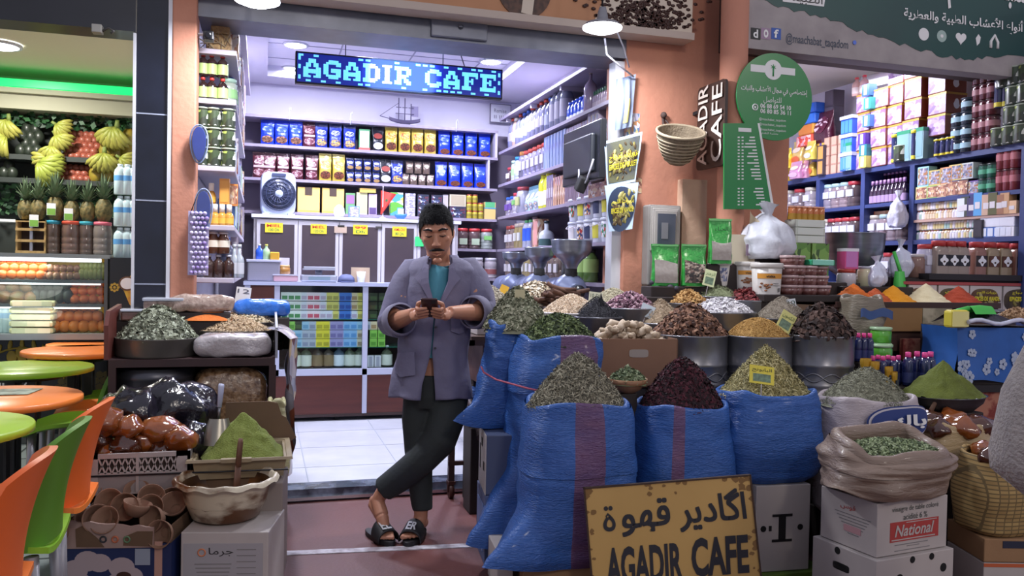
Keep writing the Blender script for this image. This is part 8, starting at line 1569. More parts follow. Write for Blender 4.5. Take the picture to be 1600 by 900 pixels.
# white crate of amber packs
YC2=3.80;xa,xb=at(122,740,Y=YC2).x,at(297,740,Y=YC2).x;zb_,zt_=at(210,776,Y=YC2).z,at(210,708,Y=YC2).z;w=xb-xa;h=zt_-zb_
t=thing('plastic_crate','white lattice plastic crate full of glossy amber date packs','crate',(xa,YC2,zb_));CW_=mat('crate_white','b0a8a8',.5,noise=(5,'9c9494'))
m=MB();d=.34;T_=.012
m.box(0,0,0,w,d,.012).box(0,0,h-.02,w,T_,h).box(0,d-T_,0,w,d,h).box(0,0,0,T_,d,h).box(w-T_,0,0,w,d,h)
fx0,fx1=w*.17,w*.87
m.box(0,0,0,fx0,T_,h).box(fx1,0,0,w,T_,h).box(fx0,0,0,fx1,T_,.02)
obj('shell',m,CW_,t)
m=MB();nL=12;zz0,zz1=h*.55,h-.02
for k in range(nL):
    xx=fx0+(fx1-fx0)*k/nL;st=(fx1-fx0)/nL
    for s_ in(0,1):m.prism([(xx+st*s_,zz0),(xx+st*s_+.006,zz0),(xx+st*(1-s_)+.006,zz1),(xx+st*(1-s_),zz1)],-.008,0)
m.box(fx0+(fx1-fx0)*.48,-.001,.02,fx0+(fx1-fx0)*.52,.008,h);m.box(fx0,0,zz0-.008,fx1,.008,zz0+.004);obj('lattice',m,CW_,t);obj('lower_panel',MB().box(fx0,.004,.02,fx1,.009,zz0),mat('crate_grey','8c8688',.6),t);obj('liner',MB().box(.02,.03,.02,w-.02,.04,h-.03),mat('liner_dark','3a2c26',.7),t)  # lower panel is plain grey plastic
crate_stand('dark stand under the white lattice crate',xa+.02,YC2+.02,xb-.02,YC2+.32,zb_-.002)
tag(obj('elastic_cord',MB().tube([Vector((xa-.02,YC2-.006,zb_+h*.52)),Vector((xb,YC2-.008,zb_+h*.50)),Vector((at(450,735,Y=3.78).x,3.73,zb_+h*.55))],.004,5),mat('camera_black'),None),'thin black cord stretched across the white crate and the henna tray','cord')
for i,(px,py,r_,k)in enumerate(((160,662,.085,0),(198,668,.07,0),(252,675,.085,0),(283,687,.075,0),(150,690,.07,1),(222,690,.075,0),(195,698,.07,1),(252,700,.065,1),(140,703,.065,1),(175,705,.06,0))):
    p=at(px,py+18,Y=YC2+.10+.03*(i%3));p.z=max(p.z,zb_+.10);lump(p,r_,AMB if k==0 else AMB2,f'glossy amber date pack in the white crate, {nth(i+1)} counted from the top left','amber packs in the white crate',(1.05,.9,.72),i+20)
lump(at(205,655,Y=4.16)-Vector((0,0,.1)),.13,WRAPB,'left bulge of shiny black wrapped dates behind the amber packs','black wrapped bags',(1.2,.9,.95),40,'bag');lump(at(272,660,Y=4.2)-Vector((0,0,.12)),.16,WRAPB,'right larger bulge of shiny black wrapped dates behind the amber packs','black wrapped bags',(1.25,.8,1.0),41,'bag');lump(at(300,690,Y=4.0)-Vector((0,0,.08)),.08,WRAPB,'small shiny black wrapped pack beside the henna scoop','black wrapped bags',(.9,.9,1.1),42,'bag')
q=at(240,660,Y=4.2);crate_stand('dark stand under the shiny black wrapped bags',q.x-.28,4.10,q.x+.26,4.38,q.z-.13)
# henna tray
YT=3.78;xa,xb=at(300,725,Y=YT).x,at(448,725,Y=YT).x;zt_=at(375,716,Y=YT).z;zb_=at(375,748,Y=YT).z;w=xb-xa
t=thing('henna_tray','beige rectangular plastic tray holding the green henna pyramid','tray',(xa,YT,zb_));TR=mat('tray_beige','9c8c70',.45,noise=(6,'8a7a60'));h=zt_-zb_
m=MB();o_=.02
def ring(z,g):return[(-g,-g,z),(w+g,-g,z),(w+g,.38+g,z),(-g,.38+g,z)]
vs=ring(0,-.015)+ring(h,.0)+ring(h+.003,.022)+ring(h-.008,.026)+ring(h-.004,-.012)+ring(.01,-.025);fs=[]
for k in range(5):
    for i in range(4):fs.append((4*k+i,4*k+(i+1)%4,4*k+4+(i+1)%4,4*k+4+i))
m.add(vs,fs+[(3,2,1,0),(20,21,22,23)]);obj('tray',m,TR,t);obj('pour_lip',MB().box(w*.30,-.03,h-.012,w*.62,-.0,h+.004),TR,t)
p=Vector((xa+w*.52,YT+.19,zt_-.02));hh_=at(372,642,Y=YT+.19).z-p.z;henna_m=mat('henna_green','7a8440',.95,noise=(22,'68742f',.3),bump=(140,.5))
def hn(u,v):a=2*PI*u;c,s_=math.cos(a),math.sin(a);k=.7;q=Vector((math.copysign(abs(c)**k,c)*w*.46*v,math.copysign(abs(s_)**k,s_)*.18*v,hh_*(1-v)**1.0 if v>.05 else hh_*.955));return q+mnoise.noise_vector(q*24)*.010*min(1,v*3)+Vector((0,0,.010*math.sin(a*23)*v*(1-v)*2))
tag(obj('henna_powder',MB().grid(hn,70,30,wrap=True),henna_m,None,p),'steep pyramid of bright green henna powder in the beige tray','henna',None,'stuff')
q=Vector((xa,YT,0));crate_stand('cardboard stack under the henna tray',xa+.03,YT+.03,xb-.03,YT+.36,zb_-.002).data.materials[0]=CARDd
tag(obj('torn_cardboard',MB().prism([(0,0),(.30,0),(.33,.02),(.28,.12),(.26,.13),(.24,.19),(.2,.2),(.0,.2)],0,.008,(xa+w*.30,YT+.42,zt_-.02)),CARDd),'torn brown cardboard standing behind the henna pyramid','cardboard')
p=at(338,690,Y=YT+.12);t=thing('metal_scoop','metal scoop with a white handle stuck in the henna beside the black bags','scoop',p);e=at(346,600,Y=YT+.2)-p;mid=e*.45
obj('blade',MB().grid(lambda u,v:Vector((.055*math.sin(PI*(u-.5))*(1-.25*v**3),.03*(1-math.cos(PI*(u-.5))*1.0),-.02))+mid*v*1.02,14,8).grid(lambda u,v:Vector((.055*math.sin(PI*(.5-u))*(1-.25*v**3),.034*(1-math.cos(PI*(.5-u))*1.0)+.003,-.02))+mid*v*1.02,14,8),mat('scoop_steel','8a867c',.3,.7),t);obj('shaft',MB().tube([mid+Vector((0,.02,-.02)),mid*1.35+Vector((0,.01,0))],.006,8),TIN,t);obj('handle',MB().tube([mid*1.3+Vector((0,.01,0)),e*.95,e],[.012,.016,.014],10,flat=.6),mat('handle_white','a8acc4',.4),t)
# basin of dark paste on the white carton
DB=3.42;p=at(352,816,D=DB);r=px2m(80,DB)*.99;hh_=at(352,752,D=DB).z-p.z
t=thing('plastic_basin','white wavy-rimmed plastic basin smeared with dark brown paste','basin',(p.x,p.y+.08,p.z));BW=mat('basin_white','bfb196',.35,noise=(5,'6a3e18',.08),coat=.2)
BS=mat('basin_stained','cabfa8',.35,noise=(4.5,'5a3414',.06),stretch=(1,1,2.2),coat=.3)
prof=[(r*.55,0),(r*.66,.012),(r*.80,hh_*.5),(r*.86,hh_*.88)]
def rim(u,v):a=2*PI*u;rr_=r*(.86+.16*v+.012*math.cos(a*12)*v);return Vector((rr_*math.cos(a),rr_*math.sin(a),hh_*(.88+.16*math.sin(PI*v*.9))+.006*math.cos(a*12)*v))
obj('bowl',MB().lathe(prof,60,caps=False).lathe([(0,.001),(r*.56,.0)],60,caps=False),BS,t);obj('inner_wall',MB().lathe([(q*.97,z+.004)for q,z in prof][::-1],60,caps=False),mat('paste_smear','3a2210',.3,noise=(6,'8a5a20',.12),coat=.4),t);obj('wavy_rim',MB().grid(rim,96,10,wrap=True),BS,t)
def ps(u,v):a=2*PI*u;return Vector((r*.78*v*math.cos(a),r*.78*v*math.sin(a),hh_*.42+.02*mnoise.noise(Vector((3*v*math.cos(a),3*v*math.sin(a),1)))))
tag(obj('dark_paste',MB().grid(ps,40,10,wrap=True),mat('paste_brown','241208',.12,coat=.8,noise=(5,'3a1e0c')),None,t.location),'pool of glossy dark brown paste in the white basin','paste',None,'stuff')
o=at(368,770,D=DB)+Vector((0,.08,0));e=at(375,694,D=DB)+Vector((.0,.12,0));t2=thing('wooden_spatula','brown wooden spatula standing in the dark paste basin','spatula',o);obj('blade',MB().tube([(0,0,-.03),(e-o)*.45],[.022,.016],10,flat=.35),mat('spatula_wood','6c4a38',.6,noise=(8,'55382a')),t2);obj('handle',MB().tube([(e-o)*.42,(e-o)*.9,(e-o)],[.015,.014,.010],10,flat=.6),mat('spatula_wood'),t2)
zb=p.z;xa,xb=at(284,860,D=3.3),at(418,860,D=3.3);c=(xa+xb)/2;w=(xb-xa).length
t=thing('white_carton','white carton with Arabic lettering under the paste basin','box',(c.x,c.y,0),-.22);d=.32;h=zb-.002;obj('box',MB().box(-w/2,0,0,w/2,d,h),WCARD,t,bevel=.004);obj('grey_panel',MB().box(-w*.47,-.0012,.0,w*.44,0,h*.86),mat('carton_grey','9c989c',.6),t)
letters(t,'جرما',(-w*.18,-.001,h*.70),(1,0,0),(0,0,1),w*.28,h*.11,mat('black_ink'),depth=.0015,ar=True);obj('orange_seal',MB().tube([(-w*.26+.014*math.cos(a*PI/8),-.002,h*.75+.014*math.sin(a*PI/8))for a in range(17)],.003,5,cap=False),mat('seal_orange','c87850',.6),t)
m=MB()
for k in range(6):m.box(-w*.34+.004*k,-.002,h*(.60-.05*k),w*.08-.004*k,-.0012,h*(.612-.05*k));m.box(w*.14,-.002,h*(.78-.075*k),w*.36,-.0012,h*(.79-.075*k))
obj('small_print',m,mat('grey_ink'),t);letters(t,'SOMALOOR',(-w*.2,-.001,h*.15),(1,0,0),(0,0,1),w*.34,h*.05,mat('black_ink'),depth=.0015,bold=.01)
tag(obj('cardboard_box',MB().box(-.05,0,0,.05,.3,zb+.12),mat('white_brown_card','8a7e78',.7),None,(at(428,830,D=3.6).x-.015,at(428,830,D=3.6).y,0),(0,0,-.1),bevel=.004),'narrow greyish carton at the doorway end of the left stall','box')
# box of clay cups
D0=3.22;xa,xb=at(82,860,D=D0+.0),at(268,860,D=D0+.05);c=(xa+xb)/2;w=(xb-xa).length;zr=at(170,826,D=D0).z;h=zr
t=thing('cup_box','torn cardboard fruit box with a dark blue printed front, full of clay cups','box',(c.x,c.y,0),-.24);d=.34;zm=h*.84
BLU=mat('box_blue','1c2c5c',.5,noise=(3,'162148'));PNK=mat('box_pinkwhite','a89088',.65,noise=(4,'8c7068'));m=MB().box(-w/2,0,0,w/2,.008,h*.82).box(-w/2,d-.008,0,w/2,d,h*1.1).box(-w/2,0,0,-w/2+.008,d,h).box(w/2-.008,0,0,w/2,d,h).box(-w/2,0,h*.45,w/2,d,h*.47);obj('box',m,CARDd,t)
obj('pink_edge',MB().box(-w/2-.002,-.003,0,-w/2+.05,0,h*.84).box(w/2-.06,-.003,0,w/2-.03,0,h*.84),mat('edge_pink','b08678',.65),t);obj('blue_panel',MB().box(-w/2+.05,-.004,0,w/2-.06,0,h*.80).box(w/2-.03,-.003,0,w/2+.004,d*.9,h*.82),BLU,t)
obj('orange_corner',MB().prism([(-w/2-.006,h*.86),(-w/2+.05,h*.84),(-w/2+.05,h*1.12),(-w/2-.006,h*1.13)],.0,.008),mat('box_orange','b0583c',.6),t)
rag=[(-w/2+.05,h*.76),(w*.36,h*.78),(w*.36,h*1.0)]+[(w*.36-(w*.82)*k/12,h*(1.0+.008*(k%3)-.006*(k%2)+.006*k))for k in range(1,12)]+[(-w/2+.05,h*1.09)]
obj('torn_front',MB().prism(rag,0,.009),PNK,t)
for pts in([(-w*.30,h*.78),(-w*.06,h*.78),(-w*.12,h*.88),(-w*.25,h*1.02),(-w*.31,h*.98)],[(w*.10,h*.80),(w*.35,h*.79),(w*.355,h*.96),(w*.22,h*.96),(w*.11,h*.90)]):obj('torn_patch',MB().prism(pts,.009,.0105),CARDd,t)
for k,c_ in enumerate(('2c3038','b86848','5c7c5c')):obj('ring_print',MB().tube([(-w*.07+.045*k+.011*math.cos(a*PI/8),-.011,h*.87+.011*math.sin(a*PI/8))for a in range(17)],.0035,5,cap=False),mat('ring_'+c_,c_,.6),t)
m=MB();
for x,z,r_ in((-.15,.52,.05),(-.10,.62,.05),(-.05,.6,.045),(-.13,.40,.04),(.04,.55,.05),(.08,.45,.045),(.03,.38,.05)):m.prism([(x*w*2.1+r_*math.cos(q_*PI/9),h*z+r_*.8*math.sin(q_*PI/9))for q_ in range(18)],.004,.0052+.0001*len(m.v)/36)
obj('flower_print',m,mat('print_petal','a8989c',.6),t);obj('flower_heart',MB().prism([(.05*w*2.1+.028*math.cos(q_*PI/9),h*.46+.016*math.sin(q_*PI/9))for q_ in range(18)],.0065,.0075),mat('bean_brown'),t);obj('pale_label',MB().box(w*.20,-.006,h*.58,w*.33,-.004,h*.76),mat('label_pale','8c94a4',.6),t)
CUP=MB().lathe([(.022,0),(.03,.004),(.048,.03),(.056,.055),(.053,.055),(.044,.03),(.02,.008)],24,caps=False).lathe([(0,.003),(.024,.004)],24,caps=False).mesh('clay_cup',mat('clay','8a6a58',.85,noise=(9,'735443')))
rr=random.Random(2);cupP=[(-.18,.10,.0,.9),(-.17,.24,.03,.5),(-.10,.06,.05,1.35),(-.08,.18,.07,1.1),(-.02,.28,.07,.8),(-.03,.05,.03,1.0),(.0,.15,.075,1.4),(.06,.06,.06,.15),(.05,.24,.07,1.0),(.11,.15,.06,1.2),(.16,.08,.04,1.3),(.18,.2,.045,.8),(-.13,.30,.07,.9),(.13,.29,.05,1.2),(-.2,.03,.0,1.2),(.2,.04,.0,1.4)]
for i,(x,y,z,tl)in enumerate(cupP):
    o=link('clay_cup',CUP,None,Vector(t.location)+Matrix.Rotation(-.24,3,'Z')@Vector((x*w/.46,y,h*.96+z-.02)),(tl,rr.uniform(-.5,.5),rr.uniform(-.6,.6)));tag(o,f'shallow clay cup tilted in the torn fruit box, {nth(i+1)} of its jumble','clay cup','clay cups in the torn fruit box')
# ------------------------------------------------------------------ the man
SKIN=mat('skin','c08a70',.5,noise=(9,'b07a60',.3),sss=.08)
COAT=mat('coat_grey','716e86',.8,noise=(5,'686580'),bump=(30,.2));TROU=mat('trousers_dark','23272e',.8,noise=(4,'2c322f'),bump=(40,.15))
def remesh(mb,name,m_,parent,vox=.005,smooth=4,loc=(0,0,0)):
    o=obj(name,mb,m_,None);md=o.modifiers.new('r','REMESH');md.mode='VOXEL';md.voxel_size=vox;md.use_smooth_shade=True
    s_=o.modifiers.new('s','SMOOTH');s_.factor=.5;s_.iterations=smooth
    bpy.context.view_layer.update();me=bpy.data.meshes.new_from_object(o.evaluated_get(bpy.context.evaluated_depsgraph_get()));me.name=name
    bpy.data.objects.remove(o);me.polygons.foreach_set('use_smooth',[True]*len(me.polygons));o=link(name,me,parent,loc)
    if not me.materials:me.materials.append(m_)
    return o
def man():
    base=at(640,838,Z=0.0);t=thing('person','man in an open grey work coat leaning with crossed ankles, looking at his phone','person',(base.x,base.y,0),-YAW)
    H=Vector((.115,-.03,1.565));RH=Matrix.Translation(H)@Matrix.Scale(1.09,4)@Matrix.Rotation(.32,4,'X')@Matrix.Rotation(-.05,4,'Y')@Matrix.Rotation(.06,4,'Z')
    h=lambda x,y,z:RH@Vector((x,y,z))
    R3=RH.to_3x3().normalized()
    m=MB()
    # head: face looks along -y
    def skull(u,v):
        a=2*PI*u;b=PI*v;sb=math.sin(b)**(.78 if b<PI/2 else 1);x,y,z=sb*math.cos(a),sb*math.sin(a),math.copysign(abs(math.cos(b))**(.9 if b<PI/2 else 1),math.cos(b))
        w=.074;dep=.098 if y<0 else .094;zz=z*.125
        if z<0:jaw=1-.36*(-z)**1.5;w*=jaw;dep*=(1-.10*(-z))if y<0 else(1-.5*(-z))
        if y<-.4 and z<.0:dep*=1.0+.05*(-z)
        return h(x*w*(1.0),y*dep-.0,zz-.008)
    m.grid(skull,40,30,wrap=True)
    m.tube([h(0,-.088,.028),h(0,-.104,.0),h(0,-.119,-.026),h(0,-.106,-.037)],[.009,.012,.0165,.009],10);m.ball(h(.013,-.103,-.031),.0095,8).ball(h(-.013,-.103,-.031),.0095,8)
    m.tube([h(-.05,-.073,.034),h(-.02,-.095,.039),h(.02,-.095,.039),h(.05,-.073,.034)],[.008,.011,.011,.008],8)
    for s_ in(-1,1):
        m.ball(h(s_*.043,-.066,-.012),.021,10,sc=(1,.7,.8));m.ball(h(s_*.031,-.082,.014),.0135,10)
        m.ball(h(s_*.076,.008,-.005),.03,12,sc=(.28,.6,1.05),M=R3@Matrix.Rotation(s_*-.25,3,'Z'))
    m.tube([h(-.024,-.089,-.066),h(0,-.1,-.063),h(.024,-.089,-.066)],[.005,.0085,.005],8);m.tube([h(-.02,-.09,-.077),h(0,-.099,-.079),h(.02,-.09,-.077)],[.005,.009,.005],8);m.ball(h(0,-.088,-.108),.024,10,sc=(1,.7,.7))
    m.tube([h(0,.02,-.06),(.125,.035,1.42),(.135,.045,1.33)],[.062,.060,.085],18)
    # forearms
    eR,wR=Vector((-.085,-.06,1.11)),Vector((.035,-.275,1.165));eL,wL=Vector((.352,-.04,1.165)),Vector((.205,-.285,1.175))
    m.tube([eR+(eR-wR)*.04,eR,eR*.6+wR*.4,wR],[.036,.046,.042,.028],14);m.tube([eL+(eL-wL)*.04,eL,eL*.6+wL*.4,wL],[.036,.046,.042,.028],14)
    # phone frame of reference
    PC=Vector((.118,-.335,1.195));ax=Vector((1,0,0));up=Vector((0,-.62,.52)).normalized();nrm=ax.cross(up)
    P=lambda x,y,z:PC+ax*x+up*y-nrm*z
    def hand(w,s_):
        k=P(s_*.058,-.035,.0);m.tube([w,w*.45+k*.55+Vector((0,0,-.012)),k+Vector((0,0,-.01))],[.028,.034,.030],12,flat=.62);m.ball(k+Vector((s_*.012,.02,-.015)),.030,12,sc=(.8,1,.8))
        for i in range(4):
            y=-.045+.021*i;ln=(.85,.98,1.0,.9)[i]
            a0=P(s_*.062,y,-.012);a1=P(s_*.056,y+.004,-.030*ln-.0);a2=P(s_*.026,y+.006,-.022);a3=P(s_*(.004 if ln>.9 else .010),y+.004,-.017)
            m.tube([a0,a1,a2,a3],[.0105,.0100,.0088,.0070],8)
        b0=P(s_*.062,-.03,.008);m.tube([b0,P(s_*.056,.012,.018),P(s_*.036,.028,.016),P(s_*.020,.034,.013)],[.0135,.0120,.0100,.0075],8)
    hand(wR,-1);hand(wL,1)
    # ankles and feet
    def foot(an,heel,toe,s_):
        d=(toe-heel);m.tube([an+Vector((0,.0,.14)),an+Vector((0,0,.05)),an,heel*.7+toe*.3+Vector((0,0,.035))],[.044,.038,.036,.036],14)
        m.ball(heel+Vector((0,0,.028)),.032,12,sc=(.95,1.1,1));m.tube([heel+Vector((0,0,.03)),heel*.55+toe*.45+Vector((0,0,.036)),heel*.22+toe*.78+Vector((0,0,.022))],[.030,.035,.031],14,flat=1.0)
        side=d.cross(Vector((0,0,1))).normalized()
        for i in range(5):o_=side*(.034-.017*i)*s_;L=(1.04,1.02,.98,.92,.85)[i];m.tube([heel*.3+toe*.7+o_*.9+Vector((0,0,.02)),heel*(1-L)+toe*L+o_+Vector((0,0,.013))],[.013,.0125 if i==0 else .0095],8)
    aS,hS,tS=Vector((.055,.01,.105)),Vector((.06,.065,.028)),Vector((.015,-.15,.028));foot(aS,hS,tS,1)
    aC,hC,tC=Vector((-.165,-.025,.19)),Vector((-.192,.01,.165)),Vector((-.105,-.115,.045))
    m.tube([Vector((-.06,-.04,.30)),Vector((-.13,-.03,.245)),aC,aC*.5+tC*.5+Vector((.0,-.0,.01))],[.042,.040,.037,.036],14);m.ball(hC+Vector((.01,.0,.01)),.034,12);m.tube([hC,aC*.4+tC*.6+Vector((0,0,.012)),tC+Vector((-.01,.02,.008))],[.030,.033,.029],14)
    for i in range(5):o_=Vector((.030-.015*i,-.005,0));m.tube([tC+o_*.9+Vector((-.005,.02,.008)),tC+o_+Vector((.01,-.035,-.008))],[.013,.010],8)
    # trunk and legs inside the clothes keep the body one surface
    m.tube([(.135,.045,1.36),(.135,.05,1.2),(.12,.05,.95),(.11,.05,.78)],[.10,.125,.12,.125],16,flat=.75)
    sR,sL=Vector((-.015,.05,1.36)),Vector((.283,.055,1.37));m.tube([(.135,.05,1.36),sR,eR],[.07,.062,.05],12);m.tube([(.135,.05,1.36),sL,eL],[.07,.062,.05],12)
    m.tube([(.06,.05,.80),(.045,.03,.46),aS+Vector((0,0,.08))],[.09,.058,.038],14);m.tube([(.18,.05,.80),(.14,-.05,.50),(.02,-.055,.375),(-.12,-.03,.255)],[.09,.062,.05,.040],14)
    body=remesh(m,'body',SKIN,t,.0042,3)
    # hair, brows, moustache, eyes
    hm=mat('hair_black','0d0d12',.9,bump=(90,.5))
    def hair(u,v):
        a=2*PI*u;y_=math.sin(a);lim=1.0+.04*math.sin(a*17)*(y_<-.5)+.38*(1+math.tanh((y_+.5)*5))/2+.68*(1+math.tanh((y_-.35)*7))/2;b=.001+lim*v;sb=math.sin(b)**(.74 if b<PI/2 else 1);x,y,z=sb*math.cos(a),sb*y_,math.copysign(abs(math.cos(b))**.9,math.cos(b))
        th=1.13-.08*v**4;q=Vector((x*.0745*th,y*(.098 if y<0 else .097)*(th-.02),z*.122*th-.004));q+=Vector((1,1,1))*.004*mnoise.noise(q*60);return h(*q)
    hb=MB().grid(hair,64,26,wrap=True);rr=random.Random(6)
    for k in range(3400):
        u,v=rr.random(),rr.random()**.7;p0=hair(u,v);p1=hair(u+rr.uniform(-.04,.04),min(1.12,v+.16));n_=(p0-H).normalized();e=p0+(p1-p0)*.9+n_*rr.uniform(.005,.015);s2=n_.cross(p1-p0).normalized()*.0022;hb.add([p0-s2,p0+s2,e],[(0,1,2)])
    obj('hair',hb,hm,t)
    for s_ in(-1,1):obj('eyebrow',MB().tube([h(s_*.014,-.104,.037),h(s_*.032,-.100,.044),h(s_*.056,-.080,.036)],[.0045,.0058,.003],8),hm,t);obj('eyelid_lash',MB().tube([h(s_*.017,-.096,.012),h(s_*.032,-.097,.007),h(s_*.047,-.088,.010)],[.002,.003,.002],6),hm,t);obj('sideburn',MB().tube([h(s_*.0735,-.02,.03),h(s_*.0735,-.022,-.012)],[.010,.004],8,flat=.5),hm,t)
    obj('moustache',MB().tube([h(-.034,-.083,-.062),h(-.014,-.1035,-.052),h(0,-.1065,-.0505),h(.014,-.1035,-.052),h(.034,-.083,-.062)],[.003,.0068,.006,.0068,.003],8),hm,t)
    obj('lips',MB().tube([h(-.018,-.0945,-.070),h(0,-.106,-.0705),h(.018,-.0945,-.070)],[.002,.0038,.002],6),mat('lip','8a4c40',.5),t)
    # shirt
    obj('t_shirt',MB().tube([(.135,.04,1.41),(.135,.042,1.37),(.135,.045,1.25),(.13,.05,1.1),(.115,.05,.93)],[.066,.10,.128,.135,.14],24,flat=.80,cap=False),mat('shirt_teal','4f93a8',.8,bump=(40,.1)),t)
    obj('neckband',MB().tube([(.135+.068*math.cos(a),.036+.055*math.sin(a),1.408+.018*math.sin(a))for a in[2*PI*k/28 for k in range(29)]],.006,6,cap=False),mat('shirt_teal_dark','2f5f74',.8),t)
    # trousers
    m=MB();m.tube([(.115,.05,.84),(.115,.05,.72),(.115,.045,.66)],[.148,.150,.13],20,flat=.72)
    m.tube([(.05,.05,.75),(.035,.035,.60),(.035,.02,.46),(.045,.02,.32),(.058,.015,.18),(.062,.012,.135)],[.098,.090,.074,.066,.055,.052],20)
    m.tube([(.195,.045,.75),(.18,-.015,.62),(.15,-.06,.51),(.06,-.062,.41),(-.05,-.05,.315),(-.135,-.03,.25)],[.098,.095,.085,.078,.071,.063],20)
    m.noisy(.006,15,3);obj_t=remesh(m,'trousers',TROU,t,.008,3)
    # coat
    def bodyring(z):
        zs=[.70,.80,.95,1.10,1.22,1.32,1.38,1.42,1.445];cx=[.095,.095,.105,.115,.125,.132,.135,.136,.136];rx=[.205,.200,.185,.180,.188,.198,.190,.150,.085];ry=[.150,.145,.135,.132,.132,.126,.112,.092,.072];cy=[.03,.03,.035,.04,.04,.042,.044,.046,.048]
        f=lambda a:float(np.interp(z,zs,a));return f(cx),f(cy),f(rx),f(ry)
    def gap(z):return float(np.interp(z,[.70,.80,.93,.96,1.18,1.22,1.42,1.445],[.125,.10,.02,.008,.006,.05,.30,.55]))
    def coat(u,v):
        z=.725+(1.445-.725)*v;cx,cy,rx,ry=bodyring(z);g=gap(z);a0=-PI/2+.0+g;a=a0+(2*PI-2*g)*u;k=.80;c,s_=math.cos(a),math.sin(a)
        q=Vector((cx+math.copysign(abs(c)**k,c)*rx,cy+math.copysign(abs(s_)**k,s_)*ry,z));fl=.012*math.sin(a*7+z*4)*max(0,1-(z-.72)/.45)+.006*math.sin(z*38+a*6)*math.exp(-((z-1.02)/.12)**2)+.018*mnoise.noise(Vector((q.x*9,z*5,q.y*9)))+.006*mnoise.noise(Vector((q.x*22,z*16,3)));q+=Vector((c,s_,0))*fl
        if z<.74:q.z+=.004*math.sin(a*5)
        return q
    m=MB().grid(coat,90,70);o=obj('coat',m,COAT,t);sd=o.modifiers.new('thickness','SOLIDIFY');sd.thickness=.006;sd.offset=-1
    yf=lambda x,z:(lambda b:b[1]-b[3]*max(0,1-abs((x-b[0])/b[2])**2.5)**(1/2.5))(bodyring(z))
    def sleeve(s0,e0,w0,sgn):
        d=(w0-e0).normalized();ce=e0+d*.075;pts=[s0+Vector((sgn*-.085,-.005,.04)),s0+Vector((sgn*-.005,0,.008)),s0*.8+e0*.2+Vector((sgn*.012,0,0)),s0*.5+e0*.5+Vector((sgn*.016,.01,-.01)),s0*.2+e0*.8+Vector((sgn*.010,.016,-.01)),e0+Vector((sgn*.006,.015,-.012)),e0*.6+ce*.4,ce]
        sm_=MB().tube(pts,[.045,.066,.074,.076,.077,.080,.079,.076],26,cap=False);
        return sm_,ce,d
    for s0,e0,w0,sg in((sR,eR,wR,-1),(sL,eL,wL,1)):
        sm_,ce,d=sleeve(s0,e0,w0,sg);sm_.v=[tuple(Vector(p)+mnoise.noise_vector(Vector(p)*13)*.022+Vector((0,0,.006*math.sin(p[2]*95+p[0]*30))))for p in sm_.v];so=obj('sleeve',sm_,COAT,t);sd=so.modifiers.new('thickness','SOLIDIFY');sd.thickness=.005
        cuf=MB().tube([ce-d*.050,ce-d*.04,ce+d*.012,ce+d*.016],[.078,.086,.084,.074],26,cap=False);obj('rolled_cuff',cuf,mat('coat_cuff','7a778e',.8),so)
    def patch(nm,poly,off,parent=t,m_=COAT,nsub=3):
        bm=bmesh.new();vs=[bm.verts.new((x,0,z))for x,z in poly];bm.faces.new(vs);bmesh.ops.triangulate(bm,faces=bm.faces);bmesh.ops.subdivide_edges(bm,edges=bm.edges,cuts=nsub,use_grid_fill=True);
        for v in bm.verts:v.co.y=yf(v.co.x,v.co.z)-off
        bmesh.ops.recalc_face_normals(bm,faces=bm.faces);g=bmesh.ops.solidify(bm,geom=bm.faces[:],thickness=.005);me=bpy.data.meshes.new(nm);bm.to_mesh(me);bm.free();me.materials.append(m_);me.polygons.foreach_set('use_smooth',[False]*len(me.polygons));return link(nm,me,parent)
    CL=mat('coat_lapel','787590',.8,noise=(5,'706d88'))
    patch('lapel',[(.125,1.165),(.045,1.30),(.012,1.335),(.038,1.36),(.06,1.415),(.082,1.40),(.085,1.31),(.118,1.20)],.012,m_=CL);patch('lapel',[(.135,1.165),(.215,1.30),(.245,1.335),(.222,1.36),(.205,1.415),(.185,1.40),(.182,1.31),(.142,1.20)],.012,m_=CL)
    col=lambda s_:MB().grid(lambda u,v:(lambda a:Vector((.136+(.082+.022*v)*math.cos(a),.045+(.070+.02*v)*math.sin(a)-.006*v,1.448-.006*math.cos(a-PI/2)-.05*v-.03*v*max(0,-math.sin(a)))))(-PI/2+s_*(.55+(PI-.55)*u)),16,5)
    for s_ in(-1,1):o=obj('collar',col(s_),CL,t);sd=o.modifiers.new('thickness','SOLIDIFY');sd.thickness=.006
    patch('chest_pocket',[(.20,1.16),(.285,1.165),(.285,1.07),(.243,1.055),(.20,1.07)],.010);patch('side_pocket',[(-.075,.95),(.02,.965),(.03,.85),(-.05,.835),(-.085,.86)],.018)
    for z in(1.17,1.09,.985):obj('button',MB().lathe([(.007,0),(.006,.003)],12,M=Matrix.Translation((.125,yf(.125,z)-.014,z))@Matrix.Rotation(PI/2,4,'X')),mat('button_grey','34323e',.4),t)
    # slide sandals
    SL=mat('sandal_black','1c1b1f',.6);gl=mat('sandal_letter','b8b8bc',.5)
